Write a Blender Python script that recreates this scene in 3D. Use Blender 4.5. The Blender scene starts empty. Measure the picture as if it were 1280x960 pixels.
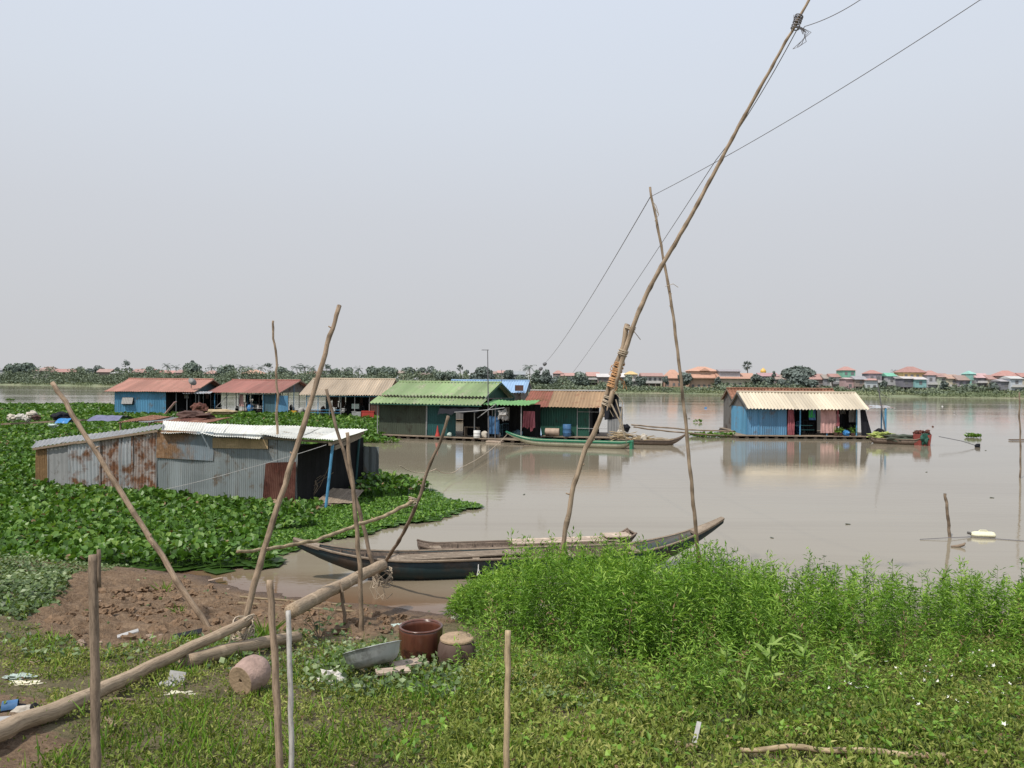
import bpy, math, random
import numpy as np
from mathutils import Vector, Matrix, noise as mnoise
random.seed(7); rng = np.random.default_rng(7)
S = bpy.context.scene
COL = S.collection
R = math.radians

# ---------------------------------------------------------------- camera maths
F = 960.0; CAMH = 5.0
zc = Vector((0.0078, 1.0, 0.0052)).normalized()
fc = Vector((0, 0, -1)); fc = (fc - zc * fc.dot(zc)).normalized()
rc = fc.cross(zc)
ROT = Matrix((rc, fc, zc))                       # camera -> world
def ray(px, py):
    return ROT @ Vector(((px - 640) / F, (480 - py) / F, -1))
def W(px, py, z=0.0):                            # ground-plan point seen there
    d = ray(px, py); t = (z - CAMH) / d.z
    return Vector((d.x * t, d.y * t, z))
def PD(px, py, D):                               # point seen there at distance D
    d = ray(px, py); t = D / d.y
    return Vector((d.x * t, D, CAMH + d.z * t))

# near bank ---------------------------------------------------------------
SX = [-400, -60, -25, -12, -8, -5.9, -1.4, 4, 9, 20, 60, 400]
SY = [60, 30, 24, 21, 19.4, 17.9, 16.4, 15.9, 15.9, 17, 22, 40]
def shore(x): return np.interp(x, SX, SY)
def ground_base(x, y):
    d = shore(x) - y
    z = np.where(d > 0, 0.205 * d, 0.16 * d)
    z = np.where(d > 13.5, 0.205 * 13.5 + 0.04 * (d - 13.5), z)
    return np.clip(z, -3, 3.4)
def n3(x, y, s, seed=0.0):
    return mnoise.noise(Vector((x * s + seed, y * s - seed, seed * 1.7)))
def ground(x, y):
    z = float(ground_base(x, y))
    return z + 0.05 * n3(x, y, 0.7, 3)
def G(px, py):
    d = ray(px, py); t = 3.0
    while t < 80:
        p = Vector((d.x * t, d.y * t, CAMH + d.z * t))
        if p.z <= ground(p.x, p.y): break
        t += 0.03
    return p

# ---------------------------------------------------------------- objects
def tag(o, label=None, cat=None, group=None, kind=None):
    if label: o['label'] = label
    if cat: o['category'] = cat
    if group: o['group'] = group
    if kind: o['kind'] = kind
    return o
def thing(name, label, cat, loc=(0, 0, 0), group=None):
    o = bpy.data.objects.new(name, None); COL.objects.link(o)
    o.location = loc; o.empty_display_size = 0.3
    return tag(o, label, cat, group)
def wloc(o):
    v = Vector(o.location)
    while o.parent: o = o.parent; v += Vector(o.location)
    return v
def copy_tree(o, parent=None):
    c = o.copy(); COL.objects.link(c); c.parent = parent
    for ch in list(o.children): copy_tree(ch, c)
    return c
def np_mesh(name, v, faces_flat, sizes, tint, g, mat, parent=None, smooth=False, origin=None):
    v = np.asarray(v, dtype=np.float32).reshape(-1, 3)
    org = np.array(wloc(parent) if parent is not None else (origin if origin is not None else v.mean(axis=0)), dtype=np.float32)
    if parent is None and origin is None: org[2] = v[:, 2].min()
    me = bpy.data.meshes.new(name)
    me.vertices.add(len(v)); me.vertices.foreach_set('co', (v - org).ravel())
    ff = np.asarray(faces_flat, dtype=np.int32); sizes = np.asarray(sizes, dtype=np.int32)
    me.loops.add(len(ff)); me.loops.foreach_set('vertex_index', ff)
    me.polygons.add(len(sizes))
    st = np.concatenate(([0], np.cumsum(sizes)[:-1])).astype(np.int32)
    me.polygons.foreach_set('loop_start', st); me.polygons.foreach_set('loop_total', sizes)
    me.polygons.foreach_set('use_smooth', np.full(len(sizes), smooth))
    me.update(calc_edges=True); me.validate()
    a = me.attributes.new('tint', 'FLOAT', 'POINT'); a.data.foreach_set('value', np.asarray(tint, dtype=np.float32))
    a = me.attributes.new('g', 'FLOAT_VECTOR', 'POINT'); a.data.foreach_set('vector', np.asarray(g, dtype=np.float32).ravel())
    me.materials.append(mat)
    o = bpy.data.objects.new(name, me); COL.objects.link(o)
    if parent is not None: o.parent = parent
    else: o.location = org
    return o

class Fr:                                        # a building's own axes
    def __init__(s, x, y, yaw=0, z=0): s.o = Vector((x, y, z)); s.c = math.cos(R(yaw)); s.s = math.sin(R(yaw))
    def P(s, u, v, z=0): return Vector((s.o.x + u * s.c - v * s.s, s.o.y + u * s.s + v * s.c, s.o.z + z))

class MB:
    def __init__(s): s.v = []; s.f = []; s.t = []; s.g = []
    def add(s, vs, fs, tint=1.0, gs=None):
        b = len(s.v)
        for i, p in enumerate(vs):
            s.v.append(tuple(p)); s.g.append(tuple(gs[i]) if gs is not None else tuple(p))
            s.t.append(tint[i] if isinstance(tint, (list, tuple)) else tint)
        for f in fs: s.f.append([b + k for k in f])
        return s
    def hexa(s, p, tint=1.0, long=None):         # 8 points: bottom ring then top ring
        c = sum((Vector(q) for q in p), Vector()) / 8
        ex = [(Vector(p[1]) - Vector(p[0])), (Vector(p[3]) - Vector(p[0])), (Vector(p[4]) - Vector(p[0]))]
        order = sorted(range(3), key=lambda k: ex[k].length)
        ax = [ex[k].normalized() if ex[k].length > 1e-6 else Vector((0, 0, 1)) for k in order]
        off = Vector((random.random() * 5, random.random() * 5, random.random() * 5))
        gs = [Vector([(Vector(q) - c).dot(a) for a in ax]) + off for q in p]
        return s.add(p, [(3, 2, 1, 0), (4, 5, 6, 7), (0, 1, 5, 4), (1, 2, 6, 5), (2, 3, 7, 6), (3, 0, 4, 7)], tint, gs)
    def box(s, fr, u0, u1, v0, v1, z0, z1, tint=1.0):
        return s.hexa([fr.P(u0, v0, z0), fr.P(u1, v0, z0), fr.P(u1, v1, z0), fr.P(u0, v1, z0),
                       fr.P(u0, v0, z1), fr.P(u1, v0, z1), fr.P(u1, v1, z1), fr.P(u0, v1, z1)], tint)
    def bar(s, a, b, w, h, tint=1.0, up=Vector((0, 0, 1))):
        a = Vector(a); b = Vector(b); d = (b - a).normalized()
        if abs(d.dot(up)) > .98: up = Vector((0, 1, 0))
        x = d.cross(up).normalized() * w / 2; y = x.cross(d).normalized() * h / 2
        return s.hexa([a - x - y, b - x - y, b + x - y, a + x - y, a - x + y, b - x + y, b + x + y, a + x + y], tint)
    def tube(s, pts, rad, n=8, tint=1.0, cap=True, jit=0.0):
        pts = [Vector(p) for p in pts]; m = len(pts)
        if not isinstance(rad, (list, tuple)): rad = [rad] * m
        vs = []; gs = []; ts = []; L = random.random() * 9; ref = Vector((0.31, 0.95, 0.05)); prev = None
        for i, p in enumerate(pts):
            d = (pts[min(i + 1, m - 1)] - pts[max(i - 1, 0)]).normalized()
            if prev is None:
                if abs(d.dot(ref)) > .95: ref = Vector((1, 0, 0))
                x = d.cross(ref).normalized()
            else: x = (prev - d * prev.dot(d)).normalized()
            prev = x; y = d.cross(x)
            if i: L += (p - pts[i - 1]).length
            for k in range(n):
                a = 2 * math.pi * k / n; r = rad[i] * (1 + jit * random.uniform(-1, 1))
                vs.append(p + x * math.cos(a) * r + y * math.sin(a) * r)
                gs.append((math.cos(a) * rad[i], math.sin(a) * rad[i], L)); ts.append(tint[i] if isinstance(tint, (list, tuple)) else tint)
        fs = []
        for i in range(m - 1):
            for k in range(n):
                fs.append((i * n + k, i * n + (k + 1) % n, (i + 1) * n + (k + 1) % n, (i + 1) * n + k))
        if cap: fs.append(tuple(range(n - 1, -1, -1))); fs.append(tuple((m - 1) * n + k for k in range(n)))
        return s.add(vs, fs, ts, gs)
    def corr(s, A, B, C, D, n, amp, per=4, sag=0.0, tint=1.0, rows=2, dent=0.0):
        A, B, C, D = map(Vector, (A, B, C, D)); nor = (B - A).cross(D - A).normalized()
        cols = n * per + 1; vs = []; gs = []; L = (B - A).length; H = (D - A).length; sd = random.random() * 50
        ts = []; shade = [random.uniform(.86, 1.08) for _ in range(n // 7 + 2)]
        for j in range(rows):
            w = j / (rows - 1)
            for i in range(cols):
                u = i / (cols - 1); p = A.lerp(B, u).lerp(D.lerp(C, u), w)
                o = amp * math.cos(2 * math.pi * i / per)
                if dent: o += dent * mnoise.noise(Vector((u * L * .9 + sd, w * H * .9, sd)))
                vs.append(p + nor * o + Vector((0, 0, -sag * math.sin(math.pi * u)))); gs.append((u * L + sd, sd, w * H)); ts.append(tint * (shade[int(u * n / 7.001)] if n > 12 else 1))
        fs = [(j * cols + i, j * cols + i + 1, (j + 1) * cols + i + 1, (j + 1) * cols + i) for j in range(rows - 1) for i in range(cols - 1)]
        return s.add(vs, fs, ts, gs)
    def lathe(s, c, prof, n=24, axis=Vector((0, 0, 1)), wob=0.0, tint=1.0, caps=True):
        c = Vector(c); axis = axis.normalized()
        x = axis.cross(Vector((0, 1, 0.01))).normalized(); y = axis.cross(x)
        vs = []; gs = []
        for r, h in prof:
            for k in range(n):
                a = 2 * math.pi * k / n; rr = r * (1 + wob * math.sin(3 * a + h * 4))
                vs.append(c + axis * h + x * math.cos(a) * rr + y * math.sin(a) * rr); gs.append((math.cos(a) * r, math.sin(a) * r, h))
        m = len(prof)
        fs = [(i * n + k, i * n + (k + 1) % n, (i + 1) * n + (k + 1) % n, (i + 1) * n + k) for i in range(m - 1) for k in range(n)]
        if caps and prof[0][0] > 1e-4: fs.append(tuple(range(n - 1, -1, -1)))
        if caps and prof[-1][0] > 1e-4: fs.append(tuple((m - 1) * n + k for k in range(n)))
        return s.add(vs, fs, tint, gs)
    def blob(s, c, size, amp=.25, sc=2.0, sub=3, tint=1.0, flat=None, yaw=0.0):
        import bmesh
        bm = bmesh.new(); bmesh.ops.create_icosphere(bm, subdivisions=sub, radius=1)
        sd = random.random() * 90; c = Vector(c); vs = []; cy, sy = math.cos(yaw), math.sin(yaw)
        for v in bm.verts:
            k = 1 + amp * mnoise.noise(v.co * sc + Vector((sd, sd, sd))) * 2
            q = Vector((v.co.x * size[0] * k, v.co.y * size[1] * k, v.co.z * size[2] * k))
            if flat is not None: q.z = max(q.z, flat)
            vs.append(c + Vector((q.x * cy - q.y * sy, q.x * sy + q.y * cy, q.z)))
        fs = [[v.index for v in f.verts] for f in bm.faces]; bm.free()
        return s.add(vs, fs, tint)
    def cloth(s, A, B, C, D, nu, nv, amp, folds=6, tint=1.0, rag=0.0):
        A, B, C, D = map(Vector, (A, B, C, D)); nor = (B - A).cross(D - A).normalized(); sd = random.random() * 30
        vs = []; gs = []
        for j in range(nv + 1):
            w = j / nv
            for i in range(nu + 1):
                u = i / nu; p = A.lerp(B, u).lerp(D.lerp(C, u), w)
                o = amp * math.sin(folds * math.pi * u + 1.3 * math.sin(3 * w + sd)) * (0.35 + .65 * (1 - w)) + amp * .7 * mnoise.noise(Vector((u * 4, w * 3, sd)))
                q = p + nor * o
                if j == 0 and rag: q += Vector((0, 0, rag * mnoise.noise(Vector((u * 7, sd, 0)))))
                vs.append(q); gs.append((u, sd, w))
        fs = [(j * (nu + 1) + i, j * (nu + 1) + i + 1, (j + 1) * (nu + 1) + i + 1, (j + 1) * (nu + 1) + i) for j in range(nv) for i in range(nu)]
        return s.add(vs, fs, tint, gs)
    def build(s, name, mat, parent=None, smooth=False, origin=None):
        sizes = [len(f) for f in s.f]; ff = [k for f in s.f for k in f]
        return np_mesh(name, s.v, ff, sizes, s.t, s.g, mat, parent, smooth, origin)
def solo(mb, name, mat, label, cat, group=None, smooth=False, kind=None):
    return tag(mb.build(name, mat, None, smooth), label, cat, group, kind)

# ---------------------------------------------------------------- materials
class NT:
    def __init__(s, name):
        s.m = bpy.data.materials.new(name); s.m.use_nodes = True; s.t = s.m.node_tree; s.t.nodes.clear()
    def n(s, typ, **kw):
        nd = s.t.nodes.new(typ)
        for k, v in kw.items(): setattr(nd, k, v)
        return nd
    def l(s, a, b): s.t.links.new(a, b)
    def attr(s, name): return s.n('ShaderNodeAttribute', attribute_name=name)
    def mapping(s, vec, scale, loc=(0, 0, 0)):
        m = s.n('ShaderNodeMapping'); m.inputs['Scale'].default_value = scale; m.inputs['Location'].default_value = loc; s.l(vec, m.inputs['Vector']); return m.outputs[0]
    def noise(s, vec, scale=1, detail=4, rough=.55, dist=0):
        x = s.n('ShaderNodeTexNoise'); x.inputs['Scale'].default_value = scale; x.inputs['Detail'].default_value = detail
        x.inputs['Roughness'].default_value = rough; x.inputs['Distortion'].default_value = dist
        if vec is not None: s.l(vec, x.inputs['Vector'])
        return x.outputs['Fac']
    def ramp(s, fac, stops, mode='LINEAR'):
        r = s.n('ShaderNodeValToRGB'); cr = r.color_ramp; cr.interpolation = mode
        while len(cr.elements) < len(stops): cr.elements.new(.5)
        for e, (p, c) in zip(cr.elements, stops): e.position = p; e.color = c if len(c) == 4 else (*c, 1)
        s.l(fac, r.inputs[0]); return r.outputs[0]
    def mix(s, fac, a, b, mode='MIX'):
        x = s.n('ShaderNodeMix', data_type='RGBA', blend_type=mode)
        for sock, v in ((x.inputs[0], fac), (x.inputs[6], a), (x.inputs[7], b)):
            if hasattr(v, 'is_linked') or isinstance(v, bpy.types.NodeSocket): s.l(v, sock)
            else: sock.default_value = v if not isinstance(v, tuple) else (v if len(v) == 4 else (*v, 1))
        return x.outputs[2]
    def math(s, op, a, b=0.0):
        x = s.n('ShaderNodeMath', operation=op)
        for i, v in enumerate((a, b)):
            if isinstance(v, bpy.types.NodeSocket): s.l(v, x.inputs[i])
            else: x.inputs[i].default_value = v
        return x.outputs[0]
    def bump(s, h, strength, dist=.02):
        b = s.n('ShaderNodeBump'); b.inputs['Strength'].default_value = strength; b.inputs['Distance'].default_value = dist; s.l(h, b.inputs['Height']); return b.outputs[0]
    def done(s, col, rough=.7, nor=None, metal=0, spec=.5, transl=0.0, coat=0):
        p = s.n('ShaderNodeBsdfPrincipled'); o = s.n('ShaderNodeOutputMaterial')
        if isinstance(col, bpy.types.NodeSocket): s.l(col, p.inputs['Base Color'])
        else: p.inputs['Base Color'].default_value = (*col, 1)
        if isinstance(rough, bpy.types.NodeSocket): s.l(rough, p.inputs['Roughness'])
        else: p.inputs['Roughness'].default_value = rough
        p.inputs['Metallic'].default_value = metal; p.inputs['Specular IOR Level'].default_value = spec
        if nor is not None: s.l(nor, p.inputs['Normal'])
        out = p.outputs[0]
        if transl:
            t = s.n('ShaderNodeBsdfTranslucent'); mx = s.n('ShaderNodeMixShader'); mx.inputs[0].default_value = transl
            c2 = s.mix(1.0, col, (1.0, 1.0, .35), 'MULTIPLY'); s.l(c2, t.inputs[0])
            s.l(out, mx.inputs[1]); s.l(t.outputs[0], mx.inputs[2]); out = mx.outputs[0]
        s.l(out, o.inputs[0]); return s.m
def k3(c, k): return tuple(min(1, x * k) for x in c)
def m_basic(name, col, rough=.7, var=.25, scale=2.5, bump=.2, spec=.3, fine=25):
    t = NT(name); g = t.attr('g').outputs['Vector']; ti = t.attr('tint').outputs['Fac']
    a = t.noise(g, scale, 5, .6); c = t.ramp(a, [(.3, k3(col, 1 - var)), (.7, k3(col, 1 + var))])
    b = t.noise(g, fine, 3, .6); c = t.mix(.35, c, t.ramp(b, [(.3, k3(col, .6)), (.7, k3(col, 1.3))]))
    c = t.mix(1.0, c, ti, 'MULTIPLY')
    return t.done(c, rough, t.bump(b, bump) if bump else None, spec=spec)
def m_wood(name, c1, c2, rough=.8, gs=(28, 28, 1.6), bump=.5, blot=.35, dark=(.03, .022, .016)):
    t = NT(name); g = t.attr('g').outputs['Vector']; ti = t.attr('tint').outputs['Fac']
    a = t.noise(t.mapping(g, gs), 1, 6, .65, .4); c = t.ramp(a, [(.28, dark), (.42, c1), (.68, c2)])
    b = t.noise(t.mapping(g, (3, 3, 1.3)), 1, 4, .6); c = t.mix(t.ramp(b, [(.45, (0, 0, 0)), (.8, (blot, blot, blot))]), c, k3(c1, .45))
    f = t.noise(t.mapping(g, (gs[0] * 2.6, gs[1] * 2.6, gs[2] * 7)), 1, 5, .75); c = t.mix(.55, c, t.ramp(f, [(.32, k3(c1, .3)), (.52, k3(c2, .85)), (.75, k3(c2, 1.25))]))
    pt = t.noise(t.mapping(g, (1.5, 1.5, 4.5), (5, 5, 5)), 1, 3, .6); c = t.mix(t.ramp(pt, [(.58, (0, 0, 0)), (.72, (.5, .5, .5))]), c, k3(c2, 1.35))
    c = t.mix(1.0, c, ti, 'MULTIPLY')
    return t.done(c, rough, t.bump(t.math('ADD', a, t.math('MULTIPLY', f, .6)), bump, .012), spec=.2)
def m_sheet(name, base, rust=(.2, .075, .03), amt=.2, streak=.35, rough=.55, metal=.0, scale=1.1, rust2=None, spec=.35):
    """painted or galvanised sheet: blotches of rust, dirt running down"""
    t = NT(name); g = t.attr('g').outputs['Vector']; ti = t.attr('tint').outputs['Fac']
    a = t.noise(g, scale, 8, .68, .3); lo = .72 - amt * .5
    mask = t.ramp(a, [(lo - .05, (0, 0, 0)), (lo + .07, (1, 1, 1))])
    s1 = t.noise(t.mapping(g, (9, 9, .55)), 1, 6, .65)
    pan = t.noise(t.mapping(g, (1.1, 1.1, .15)), 1, 2, .5)
    c = t.ramp(s1, [(.25, k3(base, 1 - streak)), (.7, k3(base, 1 + streak * .4))])
    c = t.mix(.5, c, t.ramp(pan, [(.35, k3(base, .75)), (.65, k3(base, 1.15))]))
    rc_ = t.ramp(t.noise(g, 7, 5, .7), [(.3, k3(rust, .5)), (.55, rust), (.8, rust2 or k3(rust, 1.7))])
    s2 = t.ramp(t.noise(t.mapping(g, (6, 6, .5), (3, 1, 7)), 1, 6, .7), [(.6 - amt * .25, (0, 0, 0)), (.85 - amt * .15, (.75, .75, .75))])
    c = t.mix(s2, c, rc_); c = t.mix(mask, c, rc_); c = t.mix(1.0, c, ti, 'MULTIPLY')
    return t.done(c, rough, t.bump(a, .15, .01), metal=metal, spec=spec)
def m_leaf(name, c1, c2, c3, transl=.3, rough=.45, spec=.5):
    t = NT(name); ti = t.attr('tint').outputs['Fac']
    c = t.ramp(ti, [(0, c1), (.55, c2), (1, c3)])
    return t.done(c, rough, None, spec=spec, transl=transl)

M = {}
M['pole'] = m_wood('weathered_pole', (.22, .155, .105), (.44, .33, .235))
M['bamboo'] = m_wood('dry_bamboo', (.28, .195, .135), (.50, .39, .28), gs=(20, 20, .7), bump=.15, blot=.5)
M['log'] = m_wood('grey_brown_log', (.27, .19, .125), (.52, .40, .28), gs=(34, 34, .8), bump=.9, blot=.25)
M['darkpole'] = m_wood('dark_pole', (.17, .125, .09), (.34, .26, .19))
M['branch'] = m_wood('pale_branch', (.33, .24, .14), (.52, .41, .26), bump=.3)
M['white_post'] = m_wood('pale_post', (.42, .39, .36), (.62, .59, .55), bump=.2, blot=.5)
M['plank'] = m_wood('worn_plank', (.16, .12, .09), (.36, .29, .22), gs=(22, 22, 1.2))
M['plank_pale'] = m_wood('pale_plank', (.38, .29, .22), (.56, .45, .36), gs=(18, 18, 1.0))
M['rope'] = m_basic('pale_rope', (.45, .37, .28), .9, .2, 6, 0)
M['orange_rope'] = m_basic('ochre_lashing', (.5, .28, .14), .9, .3, 6, 0)
M['wire'] = m_basic('dark_wire', (.20, .19, .20), .7, .1, 6, 0)
M['dark'] = m_basic('dark_interior', (.012, .012, .013), .9, .3, 2, 0)  # near-black puts the shade of rooms and openings into the colour
M['black_cloth'] = m_basic('black_cloth', (.012, .013, .018), .9, .3, 2, 0)
M['hull_blue'] = m_sheet('dark_blue_hull_paint', (.018, .04, .047), rust=(.06, .045, .035), amt=.35, rough=.5)
M['hull_wood'] = m_wood('old_hull_timber', (.10, .075, .06), (.25, .19, .15), gs=(20, 20, 1.2), blot=.5)
M['cream_paint'] = m_sheet('cream_hull_paint', (.50, .49, .36), rust=(.18, .13, .08), amt=.15, rough=.5)
M['green_paint'] = m_sheet('green_hull_paint', (.03, .20, .11), rust=(.10, .08, .05), amt=.12, rough=.5)
M['galv'] = m_sheet('galvanised_sheet', (.40, .42, .44), rust=(.20, .10, .055), amt=.36, rough=.45, metal=.1)
M['galv_fine'] = m_sheet('blue_grey_sheet', (.27, .30, .31), rust=(.16, .11, .07), amt=.22, rough=.5)
M['galv_flat'] = m_sheet('weathered_grey_sheet', (.27, .275, .28), rust=(.1, .08, .06), amt=.2, streak=.5, rough=.6)
M['rusted'] = m_sheet('rusting_sheet', (.40, .36, .34), rust=(.21, .10, .055), amt=.48, scale=1.9, rust2=(.42, .24, .13), rough=.8)
M['rust_red'] = m_sheet('red_rust_sheet', (.17, .075, .055), rust=(.10, .035, .025), amt=.5, rough=.85)
M['half_rust'] = m_sheet('half_rusted_sheet', (.25, .30, .34), rust=(.26, .15, .08), amt=.52, scale=.55, rust2=(.4, .3, .22), rough=.6)
M['white_sheet'] = m_sheet('white_roof_sheet', (.78, .77, .70), rust=(.45, .38, .28), amt=.16, streak=.2, rough=.5)
M['mat_strip'] = m_wood('woven_reed', (.36, .25, .14), (.58, .43, .26), gs=(50, 50, 6), bump=.3)
M['thatch'] = m_wood('dry_reed', (.20, .12, .06), (.36, .23, .12), gs=(40, 40, 1.5))
M['blue_sheet'] = m_sheet('blue_painted_sheet', (.12, .28, .45), rust=(.16, .17, .20), amt=.22, streak=.3, rough=.5)  # houseboat roof and blue wall colours lightened and greyed for haze
M['blue_sheet2'] = m_sheet('bright_blue_sheet', (.12, .32, .50), rust=(.18, .20, .22), amt=.22, streak=.4, rough=.5)
M['blue_dull'] = m_sheet('dull_blue_sheet', (.07, .14, .18), rust=(.08, .07, .06), amt=.2, rough=.6)
M['red_roof'] = m_sheet('faded_red_roof', (.43, .215, .165), rust=(.33, .2, .14), amt=.22, streak=.3, rough=.7, rust2=(.5, .33, .25))
M['red_roof2'] = m_sheet('dull_red_roof', (.36, .16, .13), rust=(.28, .18, .14), amt=.2, streak=.3, rough=.7)
M['cream_roof'] = m_sheet('cream_roof', (.54, .44, .33), rust=(.5, .38, .26), amt=.15, streak=.15, rough=.6)
M['cream_roof2'] = m_sheet('pale_cream_roof', (.58, .51, .40), rust=(.5, .38, .24), amt=.12, streak=.15, rough=.6)
M['green_roof'] = m_sheet('green_roof', (.30, .40, .20), rust=(.40, .42, .28), amt=.3, streak=.2, rough=.55)
M['green_canopy'] = m_sheet('bright_green_canopy', (.20, .42, .15), rust=(.25, .35, .17), amt=.1, rough=.55)
M['blue_roof'] = m_sheet('pale_blue_roof', (.28, .42, .60), rust=(.3, .3, .3), amt=.1, streak=.2, rough=.55)
M['brown_roof'] = m_sheet('tan_brown_roof', (.36, .24, .14), rust=(.26, .12, .07), amt=.25, rough=.7)
M['rust_roof'] = m_sheet('rust_red_roof', (.27, .10, .07), rust=(.2, .09, .05), amt=.4, rough=.75)
M['old_roof'] = m_sheet('old_brown_roof', (.30, .15, .10), rust=(.22, .10, .06), amt=.5, rough=.8, rust2=(.45, .32, .24))
M['wall_green'] = m_sheet('dark_green_wall', (.018, .085, .06), rust=(.03, .04, .03), amt=.2, rough=.6)
M['wall_olive'] = m_sheet('olive_grey_wall', (.07, .085, .06), rust=(.05, .05, .035), amt=.3, rough=.7)
M['wall_teal'] = m_sheet('teal_wall', (.02, .085, .085), rust=(.03, .04, .04), amt=.2, rough=.6)
M['wall_grey'] = m_sheet('grey_board_wall', (.15, .145, .14), rust=(.08, .06, .05), amt=.3, streak=.5, rough=.8)
M['wall_brown'] = m_sheet('brown_board_wall', (.10, .055, .045), rust=(.05, .03, .02), amt=.3, rough=.8)
M['blue_post'] = m_basic('blue_painted_post', (.10, .30, .50), .5, .25, 3)
M['teal_post'] = m_basic('dark_teal_post', (.03, .09, .10), .6, .25, 3)
M['grey_post'] = m_basic('grey_post', (.33, .33, .33), .6, .25, 3)
M['steel'] = m_basic('steel_pole', (.14, .14, .15), .5, .2, 3)
M['stern_red'] = m_basic('faded_red_paint', (.24, .06, .05), .7, .5, 3, .3)
M['red'] = m_basic('red_plastic', (.42, .055, .045), .45, .15, 3, 0)
M['yellow'] = m_basic('yellow_plastic', (.60, .33, .03), .45, .15, 3, 0)
M['blue'] = m_basic('blue_plastic', (.06, .15, .30), .45, .3, 3, .1)
M['blue_bright'] = m_basic('bright_blue_plastic', (.05, .22, .5), .4, .3, 3, .1)
M['white'] = m_basic('white_plastic', (.72, .72, .70), .5, .12, 3, .1)
M['cream'] = m_basic('cream_plastic', (.75, .72, .52), .5, .12, 3, .1)
M['beige'] = m_basic('beige_drum', (.44, .33, .26), .6, .2, 3, .1)
M['grey'] = m_basic('grey_stuff', (.26, .25, .24), .8, .25, 3)
M['pink_cloth'] = m_basic('pink_cloth', (.50, .30, .28), .9, .35, 3, .1)
M['magenta_cloth'] = m_basic('dark_pink_cloth', (.34, .11, .13), .9, .35, 3, .1)
M['green_cloth'] = m_basic('green_cloth', (.05, .40, .10), .9, .3, 3, .1)
M['purple_tarp'] = m_basic('purple_grey_tarp', (.16, .16, .26), .6, .3, 3, .3)
M['yellow_net'] = m_basic('lime_net', (.36, .42, .13), .9, .3, 6, .3)
M['sack'] = m_basic('pale_sack', (.50, .45, .38), .85, .3, 4, .5)
M['glaze'] = m_sheet('brown_glaze', (.13, .048, .03), rust=(.05, .022, .016), amt=.35, streak=.55, rough=.25, scale=3, rust2=(.24, .13, .08), spec=.6)
M['jar_grey'] = m_sheet('dull_brown_jar', (.13, .085, .068), rust=(.06, .03, .022), amt=.35, streak=.5, rough=.75, scale=3, rust2=(.2, .14, .11))
M['lid'] = m_basic('dusty_concrete', (.34, .245, .16), .9, .3, 6, .5)
M['clay'] = m_basic('pink_clay', (.36, .25, .21), .9, .4, 7, .6)
M['tin'] = m_sheet('dull_tin', (.50, .52, .52), rust=(.26, .26, .24), amt=.3, streak=.4, rough=.4, metal=.1, scale=4, rust2=(.4, .4, .38))
M['bag'] = m_basic('white_plastic_bag', (.58, .55, .50), .5, .3, 8, .5)
M['mint'] = m_basic('pale_green_bag', (.42, .50, .45), .5, .25, 8, .5)
M['stone'] = m_basic('pale_stone', (.30, .22, .165), .95, .35, 9, .8)
M['clod'] = m_basic('earth_clod', (.20, .13, .08), .95, .35, 9, .9)
M['slab'] = m_basic('grey_slab', (.38, .37, .36), .8, .12, 5, .3)
M['sleeper_foam'] = m_basic('cream_foam', (.70, .66, .50), .8, .2, 9, .5)
M['float_dark'] = m_wood('wet_dark_float', (.04, .03, .024), (.09, .07, .055))
# foliage
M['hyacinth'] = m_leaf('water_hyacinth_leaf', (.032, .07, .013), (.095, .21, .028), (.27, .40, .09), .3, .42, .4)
M['lily'] = m_leaf('floating_creeper_leaf', (.03, .065, .012), (.12, .26, .03), (.30, .43, .09), .25, .5, .4)
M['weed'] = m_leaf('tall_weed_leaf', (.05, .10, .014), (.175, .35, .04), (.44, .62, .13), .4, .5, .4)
M['broad'] = m_leaf('broad_weed_leaf', (.07, .13, .02), (.19, .32, .06), (.36, .48, .13), .35, .5, .4)
M['grass'] = m_leaf('ground_cover_leaf', (.05, .075, .018), (.21, .27, .05), (.47, .46, .16), .3, .6, .3)
M['creeper'] = m_leaf('creeper_leaf', (.045, .075, .025), (.13, .20, .065), (.32, .39, .20), .25, .45, .5)
M['dry'] = m_leaf('dry_leaf', (.12, .07, .045), (.24, .15, .09), (.42, .31, .2), .15, .8, .2)
M['stem'] = m_basic('weed_stem', (.09, .13, .03), .7, .3, 5, 0)
M['petal'] = m_basic('white_petal', (.85, .85, .76), .6, .05, 5, 0)
# far bank foliage, distance haze mixed into the colours
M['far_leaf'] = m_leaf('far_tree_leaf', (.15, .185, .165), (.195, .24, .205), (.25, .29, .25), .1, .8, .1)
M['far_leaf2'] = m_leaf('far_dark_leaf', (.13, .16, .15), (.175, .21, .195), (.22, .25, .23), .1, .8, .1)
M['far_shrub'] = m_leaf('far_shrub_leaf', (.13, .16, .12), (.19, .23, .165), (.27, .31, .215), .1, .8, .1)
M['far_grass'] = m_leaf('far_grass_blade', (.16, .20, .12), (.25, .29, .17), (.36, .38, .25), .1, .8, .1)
M['far_trunk'] = m_basic('far_trunk', (.14, .12, .10), .9, .2, 2, 0)
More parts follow.
